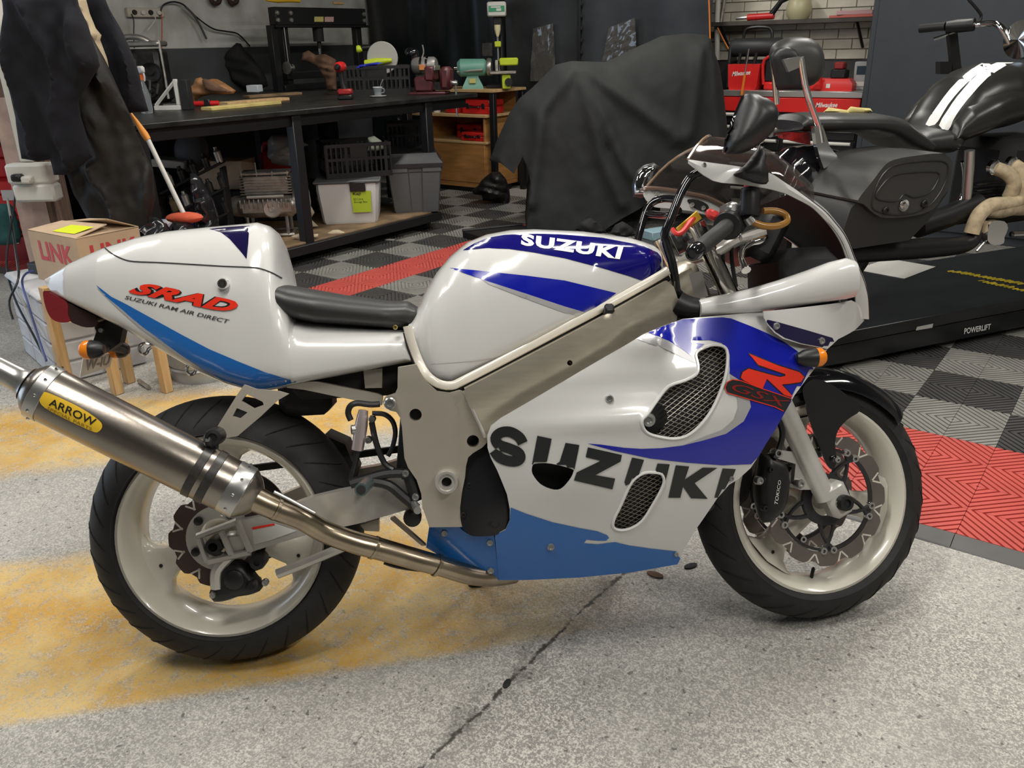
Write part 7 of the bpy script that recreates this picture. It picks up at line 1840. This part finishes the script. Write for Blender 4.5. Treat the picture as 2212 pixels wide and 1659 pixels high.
# rear mudguard and tail lights
def hull2(name, top, bot, wid, m, e=2.2, zc=.5, at=.02, ab=.1, n=28): return hull(FCR, name, top, bot, wid, m, cr, n=n, e=e, zc=zc, st=30, atop=at, abot=ab)
xa = FCR.P(1662, 400, .1).x
hull2('rear_mudguard', [(1655, 440), (1668, 390), (1690, 345), (1720, 318), (1770, 312), (1830, 330), (1900, 380)], [(1655, 450), (1670, 470), (1700, 500), (1740, 520), (1790, 530), (1850, 520), (1900, 470)], [(xa - .05, .08), (xa + .05, .13), (xa + .2, .14), (xa + .7, .14)], M_blkg)
ptube(FCR, 'signal_bar', ZQ([]) or [(1664, 290, .25), (1690, 285, .1), (1750, 285, -.15)], .012, M_chrome, cr, 10)
panel(FCR, 'tail_reflector', ZQ([(490, 945), (690, 940), (695, 1030), (640, 1020), (560, 1000), (500, 985)]), .06, .03, mat('red_reflector', (.35, .02, .02), .15, var=.5, vscale=20), cr, (), .04)
# sissy bar and pad
pf = facing(FCR.M @ FCR.P(1720, 130, 0))
blob(pf, 'backrest_pad', smoothpts(ZQ([(400, 380), (430, 315), (500, 275), (580, 262), (660, 266), (730, 290), (778, 350), (795, 430), (780, 530), (720, 600), (640, 622), (540, 630), (450, 625), (415, 520)]), 2, True), 0, .06, mat('grey_black_vinyl', (.030, .030, .028), .42), cr, .02, into=FCR)
blob(pf, 'backrest_plate', ZQ([(405, 400), (450, 350), (520, 330), (590, 350), (640, 420), (655, 560), (640, 640), (455, 640), (425, 520)]), .055, .012, M_blk, cr, .02, into=FCR)
ptube(FCR, 'sissy_bar', [(*p, a) for p, a in zip(ZQ([(425, 410), (440, 560), (455, 740)]), (-.02, -.02, -.02))], .012, M_chrome, cr, 10)
ptube(FCR, 'sissy_bar', [(*p, .14) for p in ZQ([(625, 410), (655, 600), (700, 760), (750, 900), (770, 1010)])], .013, M_chrome, cr, 10)
panel(FCR, 'sissy_bracket', ZQ([(720, 900), (780, 890), (830, 1040), (900, 1130), (790, 1200), (760, 1120), (735, 1020)]), .15, .02, M_chrome, cr, (), .03)
for L_ in ([(1020, 770), (1070, 720), (1130, 860)], ): panel(FCR, 'chrome_emblem', ZQ([(500, 425), (620, 400), (615, 480), (540, 512)]), .185, .012, M_chrome, cr, (), .03)
# saddle
hull2('pillion_seat', [(1708, 260), (1720, 247), (1760, 243), (1820, 244), (1880, 243), (1920, 250), (1955, 280), (1985, 312), (2000, 318)], [(1708, 268), (1725, 284), (1770, 288), (1830, 288), (1880, 290), (1920, 300), (1960, 325), (1990, 335), (2000, 330)], [(FCR.P(1708, 260, .0).x, .10), (FCR.P(1760, 260, .0).x, .15), (FCR.P(1960, 300, 0).x, .16), (FCR.P(2005, 320, 0).x, .08)], M_lea, 2.4)
hull2('rider_seat', [(1950, 300), (1980, 280), (2010, 268), (2040, 280), (2062, 310)], [(1950, 312), (1985, 328), (2015, 336), (2045, 335), (2062, 318)], [(FCR.P(1950, 300, 0).x, .10), (FCR.P(2010, 300, 0).x, .17), (FCR.P(2062, 310, 0).x, .10)], M_lea, 2.4)
# tank
tx0 = FCR.P(1985, 290, 0).x
ctank = hull2('fuel_tank', [(1985, 285), (2005, 245), (2035, 205), (2065, 168), (2100, 145), (2145, 134), (2190, 134), (2240, 145), (2300, 175)], [(1985, 290), (2030, 310), (2070, 322), (2110, 312), (2160, 290), (2215, 276), (2260, 260), (2300, 240)], [(tx0, .10), (tx0 + .15, .17), (tx0 + .4, .21), (tx0 + .75, .12)], M_matb, 2.3, .42, 0.0, .16, 36)
TCk = bvh_of(ctank)
decal(FCR, 'white_stripe', smoothpts(ZH([(205, 1395), (330, 1200), (480, 1000), (650, 830), (780, 740), (880, 695), (975, 705), (880, 770), (760, 850), (600, 1000), (460, 1170), (380, 1300), (310, 1398)]), 2, True), TCk, M_whp, ctank, .002)
decal(FCR, 'white_stripe', smoothpts(ZH([(355, 1405), (450, 1240), (560, 1080), (720, 900), (850, 780), (1000, 705), (1230, 680), (1100, 740), (900, 870), (740, 1040), (600, 1210), (510, 1350), (455, 1460)]), 2, True), TCk, M_whp, ctank, .002)
hull2('knee_scallop', [(2080, 300), (2095, 262), (2120, 225), (2150, 200), (2190, 182), (2240, 175)], [(2080, 306), (2100, 318), (2130, 305), (2160, 288), (2200, 275), (2240, 268)], [(FCR.P(2080, 300, .2).x, .17), (FCR.P(2150, 250, .2).x, .225), (FCR.P(2240, 220, .2).x, .23)], M_matb, 2.6, .5, .2, .2)
# handlebar, levers, mirror stalk, headlight shell
ptube(FCR, 'handlebar', [(*p, a) for p, a in zip(ZH([(600, 270), (780, 275), (950, 262), (1040, 300), (1110, 400), (1180, 530), (1280, 650)]), (-.34, -.28, -.20, -.15, -.12, -.09, -.05))], .0155, M_chrome, cr, 12)
ptube(FCR, 'hand_grip', [(*p, a) for p, a in zip(ZH([(140, 320), (290, 305), (430, 295)]), (-.52, -.46, -.40))], .021, M_blk, cr, 14, 1)
ptube(FCR, 'switch_pod', [(*p, a) for p, a in zip(ZH([(430, 295), (560, 290), (750, 275)]), (-.40, -.36, -.29))], [.024, .032, .03], M_blk, cr, 12, 1)
ptube(FCR, 'clutch_lever', [(*p, a) for p, a in zip(ZH([(300, 435), (440, 390), (560, 350)]), (-.48, -.42, -.36))], .008, M_chrome, cr, 8, 1)
panel(FCR, 'mirror_bracket', ZH([(460, 330), (560, 330), (580, 520), (600, 690), (610, 780), (520, 820), (500, 700), (480, 500)]), -.40, .02, M_blkm, cr, (), .03)
panel(FCR, 'bracket_box', ZH([(370, 690), (500, 690), (500, 830), (370, 830)]), -.40, .03, M_blkm, cr, (), .03)
ptube(FCR, 'mirror_stem', [(*p, -.30) for p in ZH([(810, 240), (825, 170), (760, 80), (690, 0), (640, -80)])], .007, M_blk, cr, 8)
p = FCR.P(2212, 85, -.05); MB().lathe([(0, .10), (.06, .09), (.085, .06), (.09, .0), (.085, -.03), (0, -.04)], 26, align((1, 0, .0), p)).build('headlight', M_chrome, cr)
# engine, wrapped headers, silencers
MB().box((FCR.P(2150, 430, 0).x + .15, 0, .48), (.65, .32, .40), None, .05).build('engine', M_blkm, cr)
for k in range(6): q_ = FCR.P(2140, 395 + 13 * k, .17); MB().box((q_.x, -.16, q_.z), (.20, .05, .008), None, .002).build('cooling_fin', M_dirty, cr)
M_wrap = mat('header_wrap', (.46, .37, .24), .85, var=.2, vscale=30, bump=.5, bscale=60)
def hz(L_, a): return [(*p, q) for p, q in zip(ZX(L_), a)]
ptube(FCR, 'wrapped_header', hz([(1300, 330), (1420, 380), (1500, 470), (1490, 560), (1450, 650)], [.22, .25, .27, .27, .26]), .030, M_wrap, cr, 14)
ptube(FCR, 'wrapped_header', hz([(1500, 300), (1600, 380), (1610, 520), (1560, 680), (1420, 730), (1260, 740), (1140, 820), (1080, 920), (1030, 1060)], [.22, .26, .28, .28, .28, .28, .28, .28, .28]), .033, M_wrap, cr, 14)
ptube(FCR, 'wrapped_collector', hz([(1200, 780), (1350, 790), (1480, 760), (1620, 760), (1750, 740)], [.26, .27, .27, .27, .27]), .040, M_wrap, cr, 14)
for L_ in ((1280, 320), (1480, 280)): bolt(FCR, *ZX([L_])[0], .22, .034, M_chrome, cr, .012, 'header_flange', False)
ptube(FCR, 'silencer', [(2108, 502, .28), (2098, 520, .28), (2070, 530, .28), (2000, 536, .28), (1900, 542, .28), (1800, 548, .28), (1740, 552, .28)], [.03, .034, .04, .045, .045, .045, .045], M_blk, cr, 16)
ptube(FCR, 'silencer', [(2112, 440, .20), (2040, 470, .20), (1980, 490, .20)], .05, M_blk, cr, 14, 1)
ptube(FCR, 'shock_absorber', [(*p, .20) for p in ZX([(1010, 130), (1000, 350), (985, 540), (970, 740)])], [.022, .022, .022, .018], M_steel, cr, 12, 1)
ptube(FCR, 'frame_tube', [(*p, .18) for p in ZX([(940, 250), (960, 400), (940, 600), (880, 720), (830, 760)])], .012, M_chrome, cr, 10)
panel(FCR, 'foot_control', smoothpts(ZX([(1230, 960), (1290, 920), (1400, 925), (1440, 1000), (1400, 1100), (1390, 1170), (1290, 1190), (1210, 1140)]), 2, True), .34, .03, M_chrome, cr, (), .02)
ptube(FCR, 'footpeg', [(*p, .34) for p in ZX([(1480, 1070), (1620, 1065), (1760, 1060)])], .014, M_chrome, cr, 10, 1); ptube(FCR, 'kick_rod', [(*p, .32) for p in ZX([(1200, 1130), (1090, 1260)])], .006, M_chrome, cr, 8, 1)
# wheels and frame rails resting on the lift
for px, R_ in ((1770, .31), (2420, .31)):
    x = FCR.P(px, 520, 0).x
    MB().lathe([(.20, .05), (.25, .075), (.29, .06), (R_, 0), (.29, -.06), (.25, -.075), (.20, -.05)], 44, Matrix.Translation((x, 0, R_)) @ AX).build('tyre', M_rub, cr); MB().lathe([(0, .05), (.04, .05), (.05, .02), (.19, .02), (.205, .05), (.205, -.05), (.19, -.02), (.05, -.02), (.04, -.05), (0, -.05)], 40, Matrix.Translation((x, 0, R_)) @ AX).build('wheel', M_chrome, cr)
xa, xb = FCR.P(1800, 500, 0).x, FCR.P(2420, 500, 0).x
MB().tube([(xa, 0, .31), ((xa + xb) / 2, 0, .30), (xb - .35, 0, .34), (xb - .25, 0, .85), (xb, 0, .31)], .03, 12).build('frame_rail', M_blk, cr)
# things left on the saddle
lump('cord_coil', 'yellowish coil of cord and tag lying on the cruiser pillion seat', 'cord', FCR.M @ (FCR.P(1840, 243, 0) + V((0, 0, .02))), [(1778, 243), (1790, 232), (1830, 238), (1838, 230), (1852, 232), (1880, 234), (1885, 242), (1860, 246), (1810, 247)], .012, mat('straw_cord', (.50, .42, .16), .7), .3, .01)
e = thing('screwdriver', 'screwdriver with orange and clear handle standing in the tool chest edge', 'screwdriver', onchest(1608, -.03) * 1)
a_, b_ = aty(1602, 205, TY - .03), aty(1618, 105, TY - .03); e.location = a_
MB().tube([V((0, 0, 0)), (b_ - a_) * .45], .010, 8).build('handle', MATS['orange_hose'], e); MB().tube([(b_ - a_) * .45, (b_ - a_)], .005, 8).build('blade', M_steel, e)

# low ramp and clutter on the floor before the covered motorcycle
A_ = [G(1000, 513, .0165), G(1128, 499, .0165), G(1260, 520, .0165), G(1120, 550, .0165)]
e = thing('loading_ramp', 'low black steel ramp lying on the tiles before the covered motorcycle', 'ramp', A_[0])
L2 = [p - A_[0] for p in A_]
MB().add([(p.x, p.y, 0) for p in L2] + [(p.x, p.y, .045) for p in L2], [(3, 2, 1, 0), (4, 5, 6, 7), (0, 1, 5, 4), (1, 2, 6, 5), (2, 3, 7, 6), (3, 0, 4, 7)]).build('deck', M_blk, e, smooth=False)
for a_, b_ in ((0, 1), (2, 3)): MB().tube([V((L2[a_].x, L2[a_].y, .05)), V((L2[b_].x, L2[b_].y, .05))], .012, 8).build('edge_rail', M_blk, e)
P = G(1318, 485, .0165); o = MB().box((0, 0, .07), (.16, .12, .14), None, .004).build('carton', M_card); o.location = P + _hf * .16; o.rotation_euler = (0, 0, YAW + .2); tag(o, 'small tan carton at the hem of the black cover', 'box')
P = G(1425, 520, .0165); o = MB().box((0, 0, .03), (.20, .14, .06), None, .004).build('folder', mat('pale_blue_card2', (.30, .45, .52), .6)); o.location = P + _hf * .1; o.rotation_euler = (0, 0, YAW + .5); tag(o, 'pale blue folder lying on the floor behind the fuel tank', 'folder')
for i, (px, py, w_) in enumerate(((1275, 500, 34), (1345, 508, 28))):
    lump('oily_rag', ('bunched black rag on the floor beside the tan carton', 'smaller black rag on the floor beside the blue folder')[i], 'rag', G(px, py, .06), [(px - w_, py - 4), (px - w_ * .6, py - 22), (px, py - 30), (px + w_ * .7, py - 18), (px + w_, py), (px, py + 6)], .04, M_blkm, .4, .02, 50)
